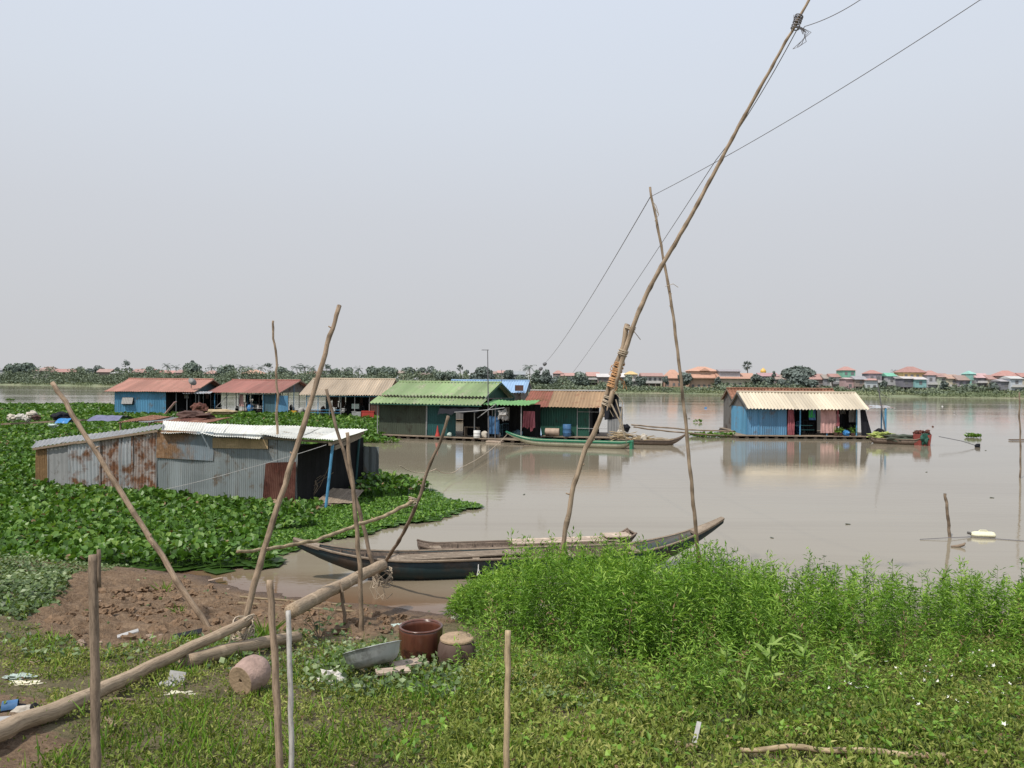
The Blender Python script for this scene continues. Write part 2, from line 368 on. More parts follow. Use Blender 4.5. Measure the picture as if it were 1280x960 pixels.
# ================================================================ SETTING
def poly_np(pts):
    return np.array([(p[0], p[1]) for p in pts])
def inside(P, poly):
    x, y = P[:, 0], P[:, 1]; c = np.zeros(len(P), bool); n = len(poly); j = n - 1
    for i in range(n):
        xi, yi = poly[i]; xj, yj = poly[j]
        m = ((yi > y) != (yj > y)) & (x < (xj - xi) * (y - yi) / (yj - yi + 1e-12) + xi); c ^= m; j = i
    return c
def vnoise(x, y, s, seed=0):                     # cheap vectorised value noise, -1..1
    X = x * s + seed * 13.7; Y = y * s - seed * 7.3
    xi = np.floor(X).astype(np.int64); yi = np.floor(Y).astype(np.int64); fx = X - xi; fy = Y - yi
    fx = fx * fx * (3 - 2 * fx); fy = fy * fy * (3 - 2 * fy)
    def h(a, b):
        k = (a * 374761393 + b * 668265263 + seed * 1442695) & 0xffffffff
        k = ((k ^ (k >> 13)) * 1274126177) & 0xffffffff
        return ((k ^ (k >> 16)) & 0xffff) / 32767.5 - 1
    return (h(xi, yi) * (1 - fx) + h(xi + 1, yi) * fx) * (1 - fy) + (h(xi, yi + 1) * (1 - fx) + h(xi + 1, yi + 1) * fx) * fy
def fbm(x, y, s, seed=0, o=4):
    r = 0; a = 1; t = 0
    for k in range(o): r = r + a * vnoise(x, y, s * 2 ** k, seed + k); t += a; a *= .55
    return r / t

mud_px = [(90, 716), (180, 708), (300, 700), (335, 690), (340, 720), (470, 760), (572, 742), (578, 772), (520, 806), (490, 792), (450, 800), (395, 792), (330, 792), (290, 800), (215, 806), (150, 812), (95, 800), (40, 770), (70, 745)]
mud_poly = poly_np([G(*p) for p in mud_px])
dirt_px = [(-40, 870), (60, 880), (95, 925), (40, 990), (-60, 1000)]
dirt_poly = poly_np([G(*p) for p in dirt_px])

# --- ground sheet (near bank, running on under the river)
xs = np.concatenate((-np.geomspace(2500, 15, 16), np.arange(-14, 14.01, .08), np.geomspace(15, 2500, 16)))
ys = np.concatenate((-np.geomspace(2500, 4, 14), np.arange(3.5, 23.5, .08), np.geomspace(24, 2500, 14)))
XX, YY = np.meshgrid(xs, ys); x = XX.ravel(); y = YY.ravel()
wob = fbm(x, y, .9, 5) * .55
P2 = np.stack((x + wob, y + fbm(x, y, .9, 9) * .55), 1)
mud = inside(P2, mud_poly).astype(float)
dirt = inside(P2, dirt_poly).astype(float)
z = ground_base(x, y) + np.array([0.05 * n3(a, b, .7, 3) for a, b in zip(x, y)])
near = ((np.abs(x) < 14.1) & (y < 23.4) & (y > 3.4)).astype(float)
dry = np.clip(ground_base(x, y) / .5, 0, 1)
cl = fbm(x, y, 4.5, 20, 4)
z = z + near * (fbm(x, y, 2.2, 11, 3) * .045 + mud * dry * (np.abs(cl) * .20 + np.abs(fbm(x, y, 11, 44, 2)) * .07 - .05) + (1 - mud) * dry * fbm(x, y, 6, 31, 2) * .03)
wet = np.clip(1 - ground_base(x, y) / .28, 0, 1)
tint = np.clip(mud * .5 + dirt * .5, 0, .5) + 0.0
v = np.stack((x, y, z), 1); nx = len(xs); ny = len(ys)
ii, jj = np.meshgrid(np.arange(nx - 1), np.arange(ny - 1)); b = (jj * nx + ii).ravel()
faces = np.stack((b, b + 1, b + nx + 1, b + nx), 1)
t = NT('river_bank_soil'); pos = t.n('ShaderNodeNewGeometry').outputs['Position']
mk = t.attr('tint').outputs['Fac']; g = t.attr('g').outputs['Vector']
wt = t.n('ShaderNodeSeparateXYZ'); t.l(g, wt.inputs[0])
a = t.noise(pos, 3.5, 8, .65); b2 = t.noise(pos, 22, 5, .7)
mudc = t.ramp(a, [(.3, (.125, .078, .044)), (.5, (.235, .15, .09)), (.72, (.37, .26, .17))])
mudc = t.mix(.5, mudc, t.ramp(b2, [(.35, (.085, .053, .032)), (.7, (.35, .25, .165))]))
soil = t.ramp(a, [(.3, (.11, .09, .045)), (.5, (.18, .145, .075)), (.75, (.30, .225, .14))])
soil = t.mix(.5, soil, t.ramp(b2, [(.35, (.07, .07, .035)), (.7, (.27, .22, .13))]))
c = t.mix(t.ramp(mk, [(.05, (0, 0, 0)), (.4, (1, 1, 1))]), soil, mudc)
c = t.mix(wt.outputs['X'], c, (.115, .072, .048))
rg = t.ramp(wt.outputs['X'], [(0, (.95, .95, .95)), (1, (.35, .35, .35))])
mat = t.done(c, rg, t.bump(b2, .9, .07), spec=.3)
gg = np.stack((wet, wet * 0, wet * 0), 1)
ground_o = np_mesh('river_bank_ground', v, faces.ravel(), np.full(len(faces), 4), tint, gg, mat, None, True, origin=(0, 0, 0))
tag(ground_o, 'brown earth river bank sloping down into the water', 'ground', kind='structure')

# --- water
t = NT('muddy_river_water'); pos = t.n('ShaderNodeNewGeometry').outputs['Position']
sp = t.n('ShaderNodeSeparateXYZ'); t.l(pos, sp.inputs[0])
big = t.noise(t.mapping(pos, (.02, .05, 1)), 1, 4, .6)
c = t.ramp(big, [(.35, (.235, .20, .145)), (.65, (.275, .24, .18))])
sh = t.attr('tint').outputs['Fac']
stk = t.noise(t.mapping(pos, (.03, .5, 1), (7, 3, 0)), 1, 5, .7, .6); c = t.mix(t.ramp(stk, [(.5, (0, 0, 0)), (.72, (.6, .6, .6))]), c, (.20, .165, .115))
c = t.mix(sh, c, (.15, .088, .05))
w1 = t.noise(t.mapping(pos, (.9, 2.2, 1)), 1, 3, .55); w2 = t.noise(t.mapping(pos, (5, 9, 1)), 1, 3, .6)
w3 = t.noise(t.mapping(pos, (.12, .5, 1)), 1, 2, .5)
h = t.math('ADD', t.math('MULTIPLY', w1, .6), t.math('MULTIPLY', w2, .12)); h = t.math('ADD', h, t.math('MULTIPLY', w3, .5))
b_ = t.n('ShaderNodeBump'); b_.inputs['Distance'].default_value = .016; b_.inputs['Strength'].default_value = .5; t.l(h, b_.inputs['Height'])
calm = t.noise(t.mapping(pos, (.012, .09, 1), (4, 2, 0)), 1, 3, .6)
rgh = t.ramp(calm, [(.4, (.03, .03, .03)), (.62, (.11, .11, .11))])
mat = t.done(c, rgh, b_.outputs[0], spec=.5)
bs = [n for n in t.t.nodes if n.type == 'BSDF_PRINCIPLED'][0]; bs.inputs['IOR'].default_value = 1.333
xs = np.concatenate((-np.geomspace(4000, 16, 14), np.arange(-15, 15.1, .5), np.geomspace(16, 4000, 14)))
ys = np.concatenate((np.arange(12, 30, .5), np.geomspace(30, 5000, 18)))
XX, YY = np.meshgrid(xs, ys); x = XX.ravel(); y = YY.ravel(); nx = len(xs); ny = len(ys)
ii, jj = np.meshgrid(np.arange(nx - 1), np.arange(ny - 1)); b = (jj * nx + ii).ravel()
shal = np.clip(1 + ground_base(x, y) / .42, 0, 1)
water = np_mesh('river_water', np.stack((x, y, x * 0), 1), np.stack((b, b + 1, b + nx + 1, b + nx), 1).ravel(), np.full(len(b), 4), shal, np.zeros((len(x), 3)), mat, None, True, origin=(0, 0, 0))
tag(water, 'wide calm muddy brown river', 'water', kind='structure')

# --- far bank line
def far_D(X):                                    # shoreline distance at X
    return np.interp(X, [-900, -291, 72, 178, 700], [640, 430, 313, 265, 120])
SLP = Vector((-.42, 1, 0)).normalized()
fb_prof = [(-2, -.6), (0, .12), (3, .9), (9, 1.7), (18, 2.9), (30, 3.6), (60, 3.9), (400, 4.0), (3500, 4.0)]
Xs = np.concatenate((np.linspace(-900, -330, 12), np.linspace(-320, 230, 140), np.linspace(240, 900, 12)))
v = []; 
for i, X in enumerate(Xs):
    for (o, zz) in fb_prof:
        jit = (.6 * mnoise.noise(Vector((X * .05, o, 0))) + (1.2 * mnoise.noise(Vector((X * .15, 0, 3))) if o < 5 else 0))
        v.append((X + o * .3, float(far_D(X)) + o + jit, zz + (0.25 * mnoise.noise(Vector((X * .1, o * .1, 9))) if 0 < o < 100 else 0)))
m = len(fb_prof); v = [(a, b, c * float(np.interp(a, [-20, 60], [1, .62])) if c > 0 else c) for a, b, c in v]; f = [(i * m + k, (i + 1) * m + k, (i + 1) * m + k + 1, i * m + k + 1) for i in range(len(Xs) - 1) for k in range(m - 1)]
t = NT('far_bank_earth'); pos = t.n('ShaderNodeNewGeometry').outputs['Position']
c = t.ramp(t.noise(t.mapping(pos, (.06, .2, .5)), 1, 6, .7), [(.35, (.12, .15, .085)), (.55, (.20, .22, .13)), (.75, (.33, .29, .21))])
mat = t.done(c, .95)
tag(np_mesh('far_bank', v, np.array(f).ravel(), [4] * len(f), [1] * len(v), np.zeros((len(v), 3)), mat, None, True, origin=(0, 350, 0)), 'low grassy far bank of the river', 'ground', kind='structure')

# ================================================================ leaves in bulk
def unit(a): return a / (np.linalg.norm(a, axis=1, keepdims=True) + 1e-9)
def leaves(name, base, d, up, length, width, tint, mat, parent=None, cup=.15, shape='diamond', extra=None, origin=None):
    """one small folded leaf per row"""
    n = len(base); d = unit(d); side = unit(np.cross(d, up)); nor = np.cross(side, d)
    L = np.asarray(length).reshape(-1, 1) * np.ones((n, 1)); Wd = np.asarray(width).reshape(-1, 1) * np.ones((n, 1))
    if shape == 'diamond':
        vs = np.stack((base, base + d * L * .45 + side * Wd * .5 + nor * Wd * cup, base + d * L - nor * L * .12, base + d * L * .45 - side * Wd * .5 + nor * Wd * cup), 1)
        k = 4; tri = np.array([[0, 1, 2], [0, 2, 3]]); mult = np.array([.8, 1, 1.05, 1])
    else:                                        # round leaf
        vs = np.stack((base, base + d * L * .18 + side * Wd * .42 + nor * Wd * cup, base + d * L * .7 + side * Wd * .42 + nor * Wd * cup, base + d * L,
                       base + d * L * .7 - side * Wd * .42 + nor * Wd * cup, base + d * L * .18 - side * Wd * .42 + nor * Wd * cup), 1)
        k = 6; tri = np.array([[0, 1, 2], [0, 2, 3], [0, 3, 4], [0, 4, 5]]); mult = np.array([.85, 1, 1, 1, 1, 1])
    idx = (np.arange(n) * k)[:, None, None] + tri[None]
    tt = (np.asarray(tint).reshape(-1, 1) * np.ones((n, 1))) * mult[None]
    V = vs.reshape(-1, 3); T = tt.ravel(); Fc = idx.reshape(-1, 3)
    if extra is not None:
        ev, ef, et = extra; Fc = np.concatenate((Fc, ef + len(V))); V = np.concatenate((V, ev)); T = np.concatenate((T, et))
    return np_mesh(name, V, Fc.ravel(), np.full(len(Fc), 3), T, V * 1.0, mat, parent, False, origin)
def rdir(n, elev_lo, elev_hi):
    a = rng.uniform(0, 2 * np.pi, n); e = np.radians(rng.uniform(elev_lo, elev_hi, n))
    return np.stack((np.cos(a) * np.cos(e), np.sin(a) * np.cos(e), np.sin(e)), 1)
UPZ = np.array([[0, 0, 1.0]])
def jup(n, j=.5): return unit(UPZ + rng.normal(0, j, (n, 3)))

# --- water hyacinth mat
mat_px = [(-700, 507), (0, 507.5), (136, 507), (150, 514), (250, 519), (470, 521), (478, 551), (452, 552), (437, 570), (425, 592), (440, 600), (475, 598), (520, 612), (560, 625), (590, 634), (560, 645), (500, 657), (450, 668), (400, 676), (345, 690), (322, 712), (200, 714), (100, 720), (-100, 735), (-700, 760)]
mat_poly = poly_np([W(*p) for p in mat_px])
shed_fp = np.array([(-20.6, 34.2), (-7.0, 29.4), (-6.4, 34.6), (-19.0, 38.8)])
tail_poly = poly_np([W(*p) for p in [(395, 640), (470, 606), (600, 628), (600, 640), (400, 690), (330, 705), (330, 668), (395, 662)]])
bv = []; bh = []; 
def zone(y0, y1, dens, size, tag_):
    x0, x1 = -.95 * y1 - 4, 1
    n = int((y1 - y0) * (x1 - x0) * dens)
    p = np.stack((rng.uniform(x0, x1, n), rng.uniform(y0, y1, n)), 1)
    q = p + np.stack((fbm(p[:, 0], p[:, 1], .5, 3) * .8 + fbm(p[:, 0], p[:, 1], 2.6, 13) * .3, fbm(p[:, 0], p[:, 1], .5, 8) * .8 + fbm(p[:, 0], p[:, 1], 2.6, 18) * .4), 1)
    k = inside(q, mat_poly) & ~inside(p, shed_fp) & (ground_base(p[:, 0], p[:, 1]) < .32) & (np.abs(p[:, 0]) < .72 * p[:, 1] + 2)
    return p[k], np.full(k.sum(), size)
zs = [zone(17, 27, 95, 1.35, 0), zone(27, 40, 60, 1.5, 0), zone(40, 60, 26, 1.8, 0), zone(60, 90, 12, 2.2, 0), zone(90, 160, 5.5, 3.2, 0)]
P = np.concatenate([z_[0] for z_ in zs]); SZ = np.concatenate([z_[1] for z_ in zs])
tail = inside(P, tail_poly)
gone = rng.random(len(P)) < 0.0
ht = .26 + .15 * fbm(P[:, 0], P[:, 1], .35, 14) + .10 * fbm(P[:, 0], P[:, 1], 1.6, 17)
# thicker clump just right of the shed
clump = np.exp(-(((P[:, 0] + 5.6) / 1.5) ** 2 + ((P[:, 1] - 33.4) / 1.6) ** 2)); ht = ht + .55 * clump
A = ~tail | (clump > .25)
def hyac(Pa, H, SZa, name, matn, small, label):
    n = len(Pa); h = np.clip(H, .05, None) * rng.uniform(.45, 1.15, n)
    if small: h *= .35
    base = np.stack((Pa[:, 0], Pa[:, 1], h), 1)
    L = rng.uniform(.10, .165, n) * SZa; 
    if small: L *= .45
    d = rdir(n, -10, 75); Wd = L * rng.uniform(.85, 1.1, n)
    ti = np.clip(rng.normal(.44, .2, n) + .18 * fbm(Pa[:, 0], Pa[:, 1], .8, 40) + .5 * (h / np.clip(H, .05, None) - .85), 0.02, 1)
    if small: ti = np.clip(rng.normal(.5, .2, n), 0, 1)
    # stalks
    sb = np.stack((Pa[:, 0] + rng.normal(0, .05, n), Pa[:, 1] + rng.normal(0, .05, n), np.full(n, -.02)), 1)
    wv = np.array([[.012, 0, 0]]) * SZa[:, None]
    sv = np.stack((sb - wv, sb + wv, base), 1).reshape(-1, 3); sf = np.arange(n * 3).reshape(-1, 3); st = np.full(n * 3, .28)
    # dark little tilted pads under the leaves, closing gaps to the water
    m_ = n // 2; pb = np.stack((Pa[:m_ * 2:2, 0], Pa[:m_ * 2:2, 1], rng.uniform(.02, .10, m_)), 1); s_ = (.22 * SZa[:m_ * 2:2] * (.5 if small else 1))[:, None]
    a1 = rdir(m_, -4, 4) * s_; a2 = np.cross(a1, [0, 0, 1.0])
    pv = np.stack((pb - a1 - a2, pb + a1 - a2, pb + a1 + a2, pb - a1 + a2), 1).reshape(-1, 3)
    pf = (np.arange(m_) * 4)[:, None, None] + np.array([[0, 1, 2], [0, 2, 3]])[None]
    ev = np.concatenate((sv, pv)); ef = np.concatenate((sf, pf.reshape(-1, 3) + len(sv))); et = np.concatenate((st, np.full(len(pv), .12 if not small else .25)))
    o = leaves(name, base, d, jup(n, .35), L, Wd, ti, M[matn], None, .16, 'round', (ev, ef, et), origin=(-10, 30, 0))
    return tag(o, label, 'water plants', kind='stuff')
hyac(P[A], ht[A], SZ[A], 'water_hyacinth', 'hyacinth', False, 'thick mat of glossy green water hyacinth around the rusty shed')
kk = (rng.random(len(P)) < .045) & A; Py = P[kk]; n = len(Py); hy = ht[kk] * rng.uniform(.5, 1.1, n); sy = SZ[kk]
tag(leaves('withered_hyacinth', np.stack((Py[:, 0], Py[:, 1], np.clip(hy, .06, None)), 1), rdir(n, -30, 50), jup(n, .5), .13 * sy, .09 * sy, rng.uniform(.3, 1, n), M['dry'], None, .2, 'round', origin=(-10, 30, 0)), 'withered brown leaves scattered through the water hyacinth', 'water plants', kind='stuff')
B_ = tail & (clump <= .25)
P3 = np.concatenate((P[B_], P[B_] + rng.normal(0, .1, (B_.sum(), 2)), P[B_] + rng.normal(0, .15, (B_.sum(), 2)))); 
hyac(P3, np.tile(ht[B_], 3), np.tile(SZ[B_], 3), 'floating_creeper', 'lily', True, 'low floating green creeper spreading right of the shed over open water')
# small drifting patches
def patch(px, py, rx, ry, n, name='drifting_plant', label='', tall=.12, group=None):
    c = W(px, py); a = rng.uniform(0, 2 * np.pi, n); r = np.sqrt(rng.uniform(0, 1, n))
    base = np.stack((c.x + rx * r * np.cos(a), c.y + ry * r * np.sin(a), rng.uniform(.01, tall, n)), 1)
    s = rng.uniform(.12, .24, n) * (1 if c.y < 60 else 1.4)
    o = leaves(name, base, rdir(n, 0, 60), jup(n, .3), s, s, rng.uniform(.2, .9, n), M['hyacinth'], None, .15, 'round', origin=(c.x, c.y, 0))
    return tag(o, label, 'water plants', group)
patch(890, 546, 2.1, 1.2, 420, 'drifting_plant', 'floating clump of green plants at the left end of the blue houseboat', .25)
patch(1217, 547, .65, .5, 90, 'drifting_plant', 'small tuft of green plants drifting right of the moored boats', .28)
patch(872, 528, .5, .4, 24, 'drifting_plant', 'tiny plant tuft drifting beyond the wooden cargo boat', .25)
patch(465, 553, 2.2, .8, 260, 'drifting_plant', 'ragged plants trailing off the left end of the green house', .3)
patch(925, 544, 1.0, .5, 90, 'drifting_plant', 'small green clump under the bamboo walkway by the blue houseboat', .3)
patch(13, 500.5, .9, .4, 90, 'drifting_plant', 'dark plant scraps adrift at the far left of the river', .2)

# ================================================================ bank vegetation
def sample(x0, x1, y0, y1, dens):
    n = int((x1 - x0) * (y1 - y0) * dens); p = np.stack((rng.uniform(x0, x1, n), rng.uniform(y0, y1, n)), 1)
    return p[np.abs(p[:, 0]) < .70 * p[:, 1] + .8]
def gz(p): return ground_base(p[:, 0], p[:, 1]) + np.array([0.05 * n3(a, b, .7, 3) for a, b in p])
weed_poly = poly_np([G(*p) for p in [(583, 806), (575, 760), (600, 768)]] + [Vector((-.3, 15.6, 0)), Vector((2, 15.8, 0)), Vector((8, 15.6, 0)), Vector((13, 15.5, 0)), Vector((13, 11.5, 0)), Vector((8.2, 11.3, 0)), Vector((5.5, 10.6, 0)), Vector((4, 10.0, 0)), Vector((2.2, 9.6, 0)), Vector((1.2, 10.0, 0)), Vector((0.3, 10.4, 0)), Vector((-.5, 11.0, 0))])
# ground cover: low leaves everywhere on the bank but on bare earth
def cover(p, hmax, ll, lw, name, matn, label, bare=.0, thin=1.0, elev=(5, 80), tl=(.45, .2), tz=0.0, parent=None):
    q = p + np.stack((fbm(p[:, 0], p[:, 1], .9, 5) * .55, fbm(p[:, 0], p[:, 1], .9, 9) * .55), 1)
    gb = ground_base(p[:, 0], p[:, 1])
    k = (~inside(q, mud_poly) | (rng.random(len(p)) < bare)) & (gb > .05) & (~inside(q, dirt_poly) | (rng.random(len(p)) < .12))
    pt = fbm(p[:, 0], p[:, 1], 1.4, 50, 3)
    k &= rng.random(len(p)) < np.clip(thin + pt * 1.3, .05, 1)
    p = p[k]; n = len(p); z = gz(p)
    h = hmax * rng.random(n) ** 1.5 * np.clip(1 + fbm(p[:, 0], p[:, 1], 1.1, 60), .3, 1.6)
    hue = fbm(p[:, 0], p[:, 1], .6, 71, 3)
    o = leaves(name, np.stack((p[:, 0], p[:, 1], z + h + tz), 1), rdir(n, *elev), jup(n, .5), rng.uniform(*ll, n), rng.uniform(*lw, n),
               np.clip(rng.normal(tl[0], tl[1], n) + .25 * hue + .25 * (h / hmax - .4), .02, 1), M[matn], None, .15, origin=(0, 8, 1))
    return tag(o, label, 'ground cover', kind='stuff')
cover(np.concatenate((sample(-8.5, 3.0, 4.6, 9.0, 2600), sample(-8, 1.2, 9.0, 11.5, 1200))), .07, (.02, .055), (.010, .022), 'short_grass', 'grass', 'short patchy yellow-green weeds on the lower left of the bank', thin=.68, tl=(.52, .2))
cover(np.concatenate((sample(-.5, 8.5, 4.6, 9.8, 2900), sample(0, 10, 9.8, 13, 1100), sample(1, 12, 13, 15.8, 500))), .20, (.03, .075), (.012, .026), 'ground_cover', 'grass', 'thick green ground cover on the right of the bank', thin=.7, tl=(.40, .22))
cover(np.concatenate((sample(1.5, 10, 6, 11.5, 420), sample(-1, 4, 5, 8, 160))), .22, (.04, .08), (.03, .055), 'leafy_ground_cover', 'weed', 'small round-leaved plants mixed through the ground cover on the right', thin=.5, elev=(-10, 55), tl=(.42, .25))
cover(sample(0, 9, 4.8, 10, 260), .16, (.03, .08), (.012, .03), 'withered_leaves', 'dry', 'withered brown leaves caught in the ground cover on the right', thin=.25, elev=(-20, 60), tl=(.4, .25))
cover(sample(-14, -1.5, 8.2, 21, 260), .10, (.06, .10), (.05, .085), 'creeping_vine', 'creeper', 'creeping broad-leaved vine at the edge of the bare mud', bare=.012, thin=.42, elev=(-10, 40), tl=(.45, .25))
cover(sample(-14, -5.2, 10.5, 17, 380), .16, (.07, .12), (.06, .10), 'leafy_creeper', 'creeper', 'dense dull green creeper between the bare mud and the left edge', bare=.0, thin=.75, elev=(-10, 50), tl=(.42, .25))
cover(sample(-2.2, 1.6, 7.4, 10.6, 330), .16, (.05, .09), (.05, .08), 'leafy_vine', 'creeper', 'broad-leaved vine growing round the two brown jars', bare=.1, thin=.7, elev=(-10, 50), tl=(.45, .25))
cover(np.concatenate((sample(-6, 9, 4.6, 10.5, 60), sample(-1.2, 1.5, 6.8, 9.4, 260))), .03, (.04, .10), (.012, .03), 'dead_leaves', 'dry', 'scattered dry brown leaves and stalks on the bank', bare=.4, thin=.75, elev=(-8, 14), tl=(.5, .25))
cover(sample(-8.5, 9, 4.6, 12, 130), .02, (.10, .22), (.008, .013), 'grass_blades', 'weed', 'thin upright blades of grass dotted over the bank', thin=.35, elev=(40, 85), tl=(.6, .2))

# tall willow-leaved weeds
def stalks(P, H, lean=.08, per=46, name='tall_weeds', matn='weed', LL=(.07, .13), LW=(.013, .022), parent=None, seed=0, tl=.5):
    n = len(P); z0 = gz(P); lx = rng.normal(0, lean, n); ly = rng.normal(0, lean, n)
    u = (np.arange(per) + .5) / per; U = np.tile(u, (n, 1)) + rng.normal(0, .01, (n, per)); U = .12 + .88 * U ** .85
    bend = U ** 1.8
    bx = P[:, 0:1] + lx[:, None] * H[:, None] * bend; by = P[:, 1:2] + ly[:, None] * H[:, None] * bend; bz = z0[:, None] + H[:, None] * U * (1 - .1 * np.abs(lx[:, None]))
    # short side shoots spread the leaves away from the stem
    off = rng.normal(0, 1, (n, per, 2)) * (.052 * (1.25 - U) * H[:, None] + .012)[..., None]
    base = np.stack((bx + off[..., 0], by + off[..., 1], bz), 2).reshape(-1, 3)
    N = n * per; ang = (np.arange(N) * 2.39996) + rng.normal(0, .4, N); el = np.radians(rng.uniform(-15, 55, N) + 25 * (U.ravel() > .93))
    d = np.stack((np.cos(ang) * np.cos(el), np.sin(ang) * np.cos(el), np.sin(el)), 1)
    sz = (1.1 - .45 * np.abs(U.ravel() - .55)) * np.where(U.ravel() > .96, .7, 1)
    hue = np.repeat(rng.normal(0, .19, n), per) + .12 * np.repeat(fbm(P[:, 0], P[:, 1], .7, 80), per)
    ti = np.clip(rng.normal(tl, .17, N) + hue + .30 * (U.ravel() - .6), .02, 1)  # top light put into the colour: leaves lighter up the stem
    # stems as thin three-sided wedges
    m = 5; us = np.linspace(0, 1, m); bs = us ** 1.8
    sx = P[:, 0:1] + lx[:, None] * H[:, None] * bs; sy = P[:, 1:2] + ly[:, None] * H[:, None] * bs; szz = z0[:, None] - .03 + (H[:, None] + .03) * us
    w = (.0055 * (1 - .75 * us))[None, :] * np.clip(H[:, None], .5, 1.6)
    c0 = np.stack((sx, sy, szz), 2)
    ring = np.stack((c0 + np.stack((w, w * 0, w * 0), 2) * np.ones_like(c0), c0 + np.stack((-w * .5, w * .87, w * 0), 2), c0 + np.stack((-w * .5, -w * .87, w * 0), 2)), 2)   # n,m,3,3
    ev = ring.reshape(-1, 3); fs = []
    for i in range(m - 1):
        for k in range(3):
            a_, b_, c_, d_ = i * 3 + k, i * 3 + (k + 1) % 3, (i + 1) * 3 + (k + 1) % 3, (i + 1) * 3 + k
            fs += [[a_, b_, c_], [a_, c_, d_]]
    ef = ((np.arange(n) * m * 3)[:, None, None] + np.array(fs)[None]).reshape(-1, 3)
    return leaves(name, base, d, jup(N, .3), rng.uniform(*LL, N) * sz, rng.uniform(*LW, N), ti, M[matn], parent, .2, 'diamond', (ev, ef, np.full(len(ev), .42)), origin=None if parent is not None else (3, 12, .5))
p = sample(-1.2, 12.5, 9.0, 16.2, 27)
q = p + np.stack((fbm(p[:, 0], p[:, 1], 1.3, 91) * .8, fbm(p[:, 0], p[:, 1], .8, 92) * .35), 1)
k = inside(q, weed_poly) & (ground_base(p[:, 0], p[:, 1]) > .02); p = p[k]
ratio = p[:, 0] / p[:, 1]                       # the stand is thick at its left and thins out to the right
th = np.interp(p[:, 0] * 12 / np.clip(p[:, 1], 8, 20), [-1, 3.0, 3.8, 4.6, 5.4, 6.3, 7.0, 9], [1, 1, .85, .62, .42, .22, .6, .7])
cl_ = fbm(p[:, 0], p[:, 1], 1.1, 95, 2)
k = rng.random(len(p)) < np.clip(th * np.clip(1.1 + 2.5 * cl_, .08, 1.25), 0.02, 1); p = p[k]
gx = p[:, 0]; d0 = p[:, 1]
H = 1.30 + .30 * fbm(gx, d0, .9, 101) + rng.normal(0, .13, len(p))
H += .42 * fbm(gx, d0, 1.9, 105, 2) * np.interp(gx, [0, 3], [.4, 1]); H *= np.interp(gx, [3, 3.8, 9], [1.13, .86, .80]); H *= np.interp(d0, [9.2, 10.2, 11.5, 14, 16], [.55, .85, 1.0, 1.0, 1.0]) * np.interp(gx, [-1, -.5, .0, .6, 3.5, 6, 9], [.35, .62, .88, 1.0, .98, .92, .95])
H = np.clip(H, .3, 1.8)
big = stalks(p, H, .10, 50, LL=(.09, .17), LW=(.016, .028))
tag(big, 'dense stand of tall bright green narrow-leaved weeds before the boats', 'weeds', kind='stuff')
# medium weeds grading down to the front
p = sample(-.6, 11.5, 6.8, 11.5, 46); q = p + np.stack((fbm(p[:, 0], p[:, 1], .8, 96) * .5, fbm(p[:, 0], p[:, 1], .8, 97) * .5), 1)
lim = np.interp(p[:, 0], [-.6, 0, 1.5, 3, 6, 11], [8.2, 7.6, 6.9, 7.3, 9.0, 9.8])
k = (p[:, 1] > lim) & (rng.random(len(p)) < np.clip(.55 + fbm(p[:, 0], p[:, 1], 1.2, 98), .1, 1) * np.interp(p[:, 0], [-.6, 2, 5, 11], [.9, .9, .5, .3])); p = p[k]
H = np.clip(rng.normal(.42, .14, len(p)) * np.interp(p[:, 1] - lim[k], [0, 2.5], [.6, 1.9]), .15, .95)
tag(stalks(p, H, .15, 24, 'low_weeds', 'weed', (.05, .09), (.012, .02), tl=.56), 'knee-high pale green weeds in front of the tall stand', 'weeds', kind='stuff')
pd_ = p[rng.random(len(p)) < .06]; tag(stalks(pd_, np.clip(rng.normal(.8, .2, len(pd_)), .4, 1.3), .35, 18, 'dead_weeds', 'dry', (.05, .10), (.01, .02)), 'dry brown stalks standing among the green weeds', 'weeds', kind='stuff')
# outstanding single weeds, things of their own
SP = [(642, 668, 13.0), (664, 672, 12.6), (700, 688, 13.2), (738, 690, 12.5), (905, 692, 12.8), (965, 697, 12.6), (1010, 690, 13.2), (1030, 698, 12.9), (1042, 712, 12.2), (1082, 700, 12.8), (1098, 696, 12.5),
      (1115, 706, 12.9), (1140, 722, 12.4), (1178, 712, 12.8), (1205, 706, 12.3), (1214, 702, 12.7), (1245, 712, 12.6), (1276, 700, 12.2), (1160, 735, 12.0), (1060, 735, 12.1)]
where = ['tallest weed at the left end of the stand', 'weed just right of the tallest one at the left of the stand', 'weed whose tip meets the foot of the long bamboo pole', 'weed standing right of the foot of the long bamboo pole',
         'weed just below the raised right prow', 'single weed rising above the stand right of the raised prow', 'weed tip at the left of a close pair right of the raised prow', 'weed tip at the right of a close pair right of the raised prow', 'shorter dark weed right of the close pair',
         'left one of three crowded weeds against the open river', 'middle one of three crowded weeds against the open river', 'right one of three crowded weeds against the open river', 'short weed at the left side of the gap in the stand',
         'first weed right of the gap in the stand', 'weed left of the tip below the stake in the water', 'weed whose tip is below the floating jerrycan', 'weed between the jerrycan and the right edge', 'last weed at the right edge of the stand', 'low weed inside the gap in the stand', 'low weed left of the three crowded weeds']
for (px, py, D), lb in zip(SP, where):
    tp = PD(px, py - 4, D); g0 = ground(tp.x, tp.y); 
    root = thing('tall_weed', lb, 'weed', (tp.x, tp.y, g0), 'single tall weeds standing above the rest')
    n = 4; P_ = np.array([[tp.x, tp.y]] + [[tp.x + rng.normal(0, .09), tp.y + rng.normal(0, .1)] for _ in range(n - 1)])
    hh = max(.5, tp.z - g0); o = stalks(P_, np.array([hh] + [hh * rng.uniform(.7, .9) for _ in range(n - 1)]), .05, 70, 'foliage', 'weed', (.09, .15), (.016, .026), parent=root, tl=.5)
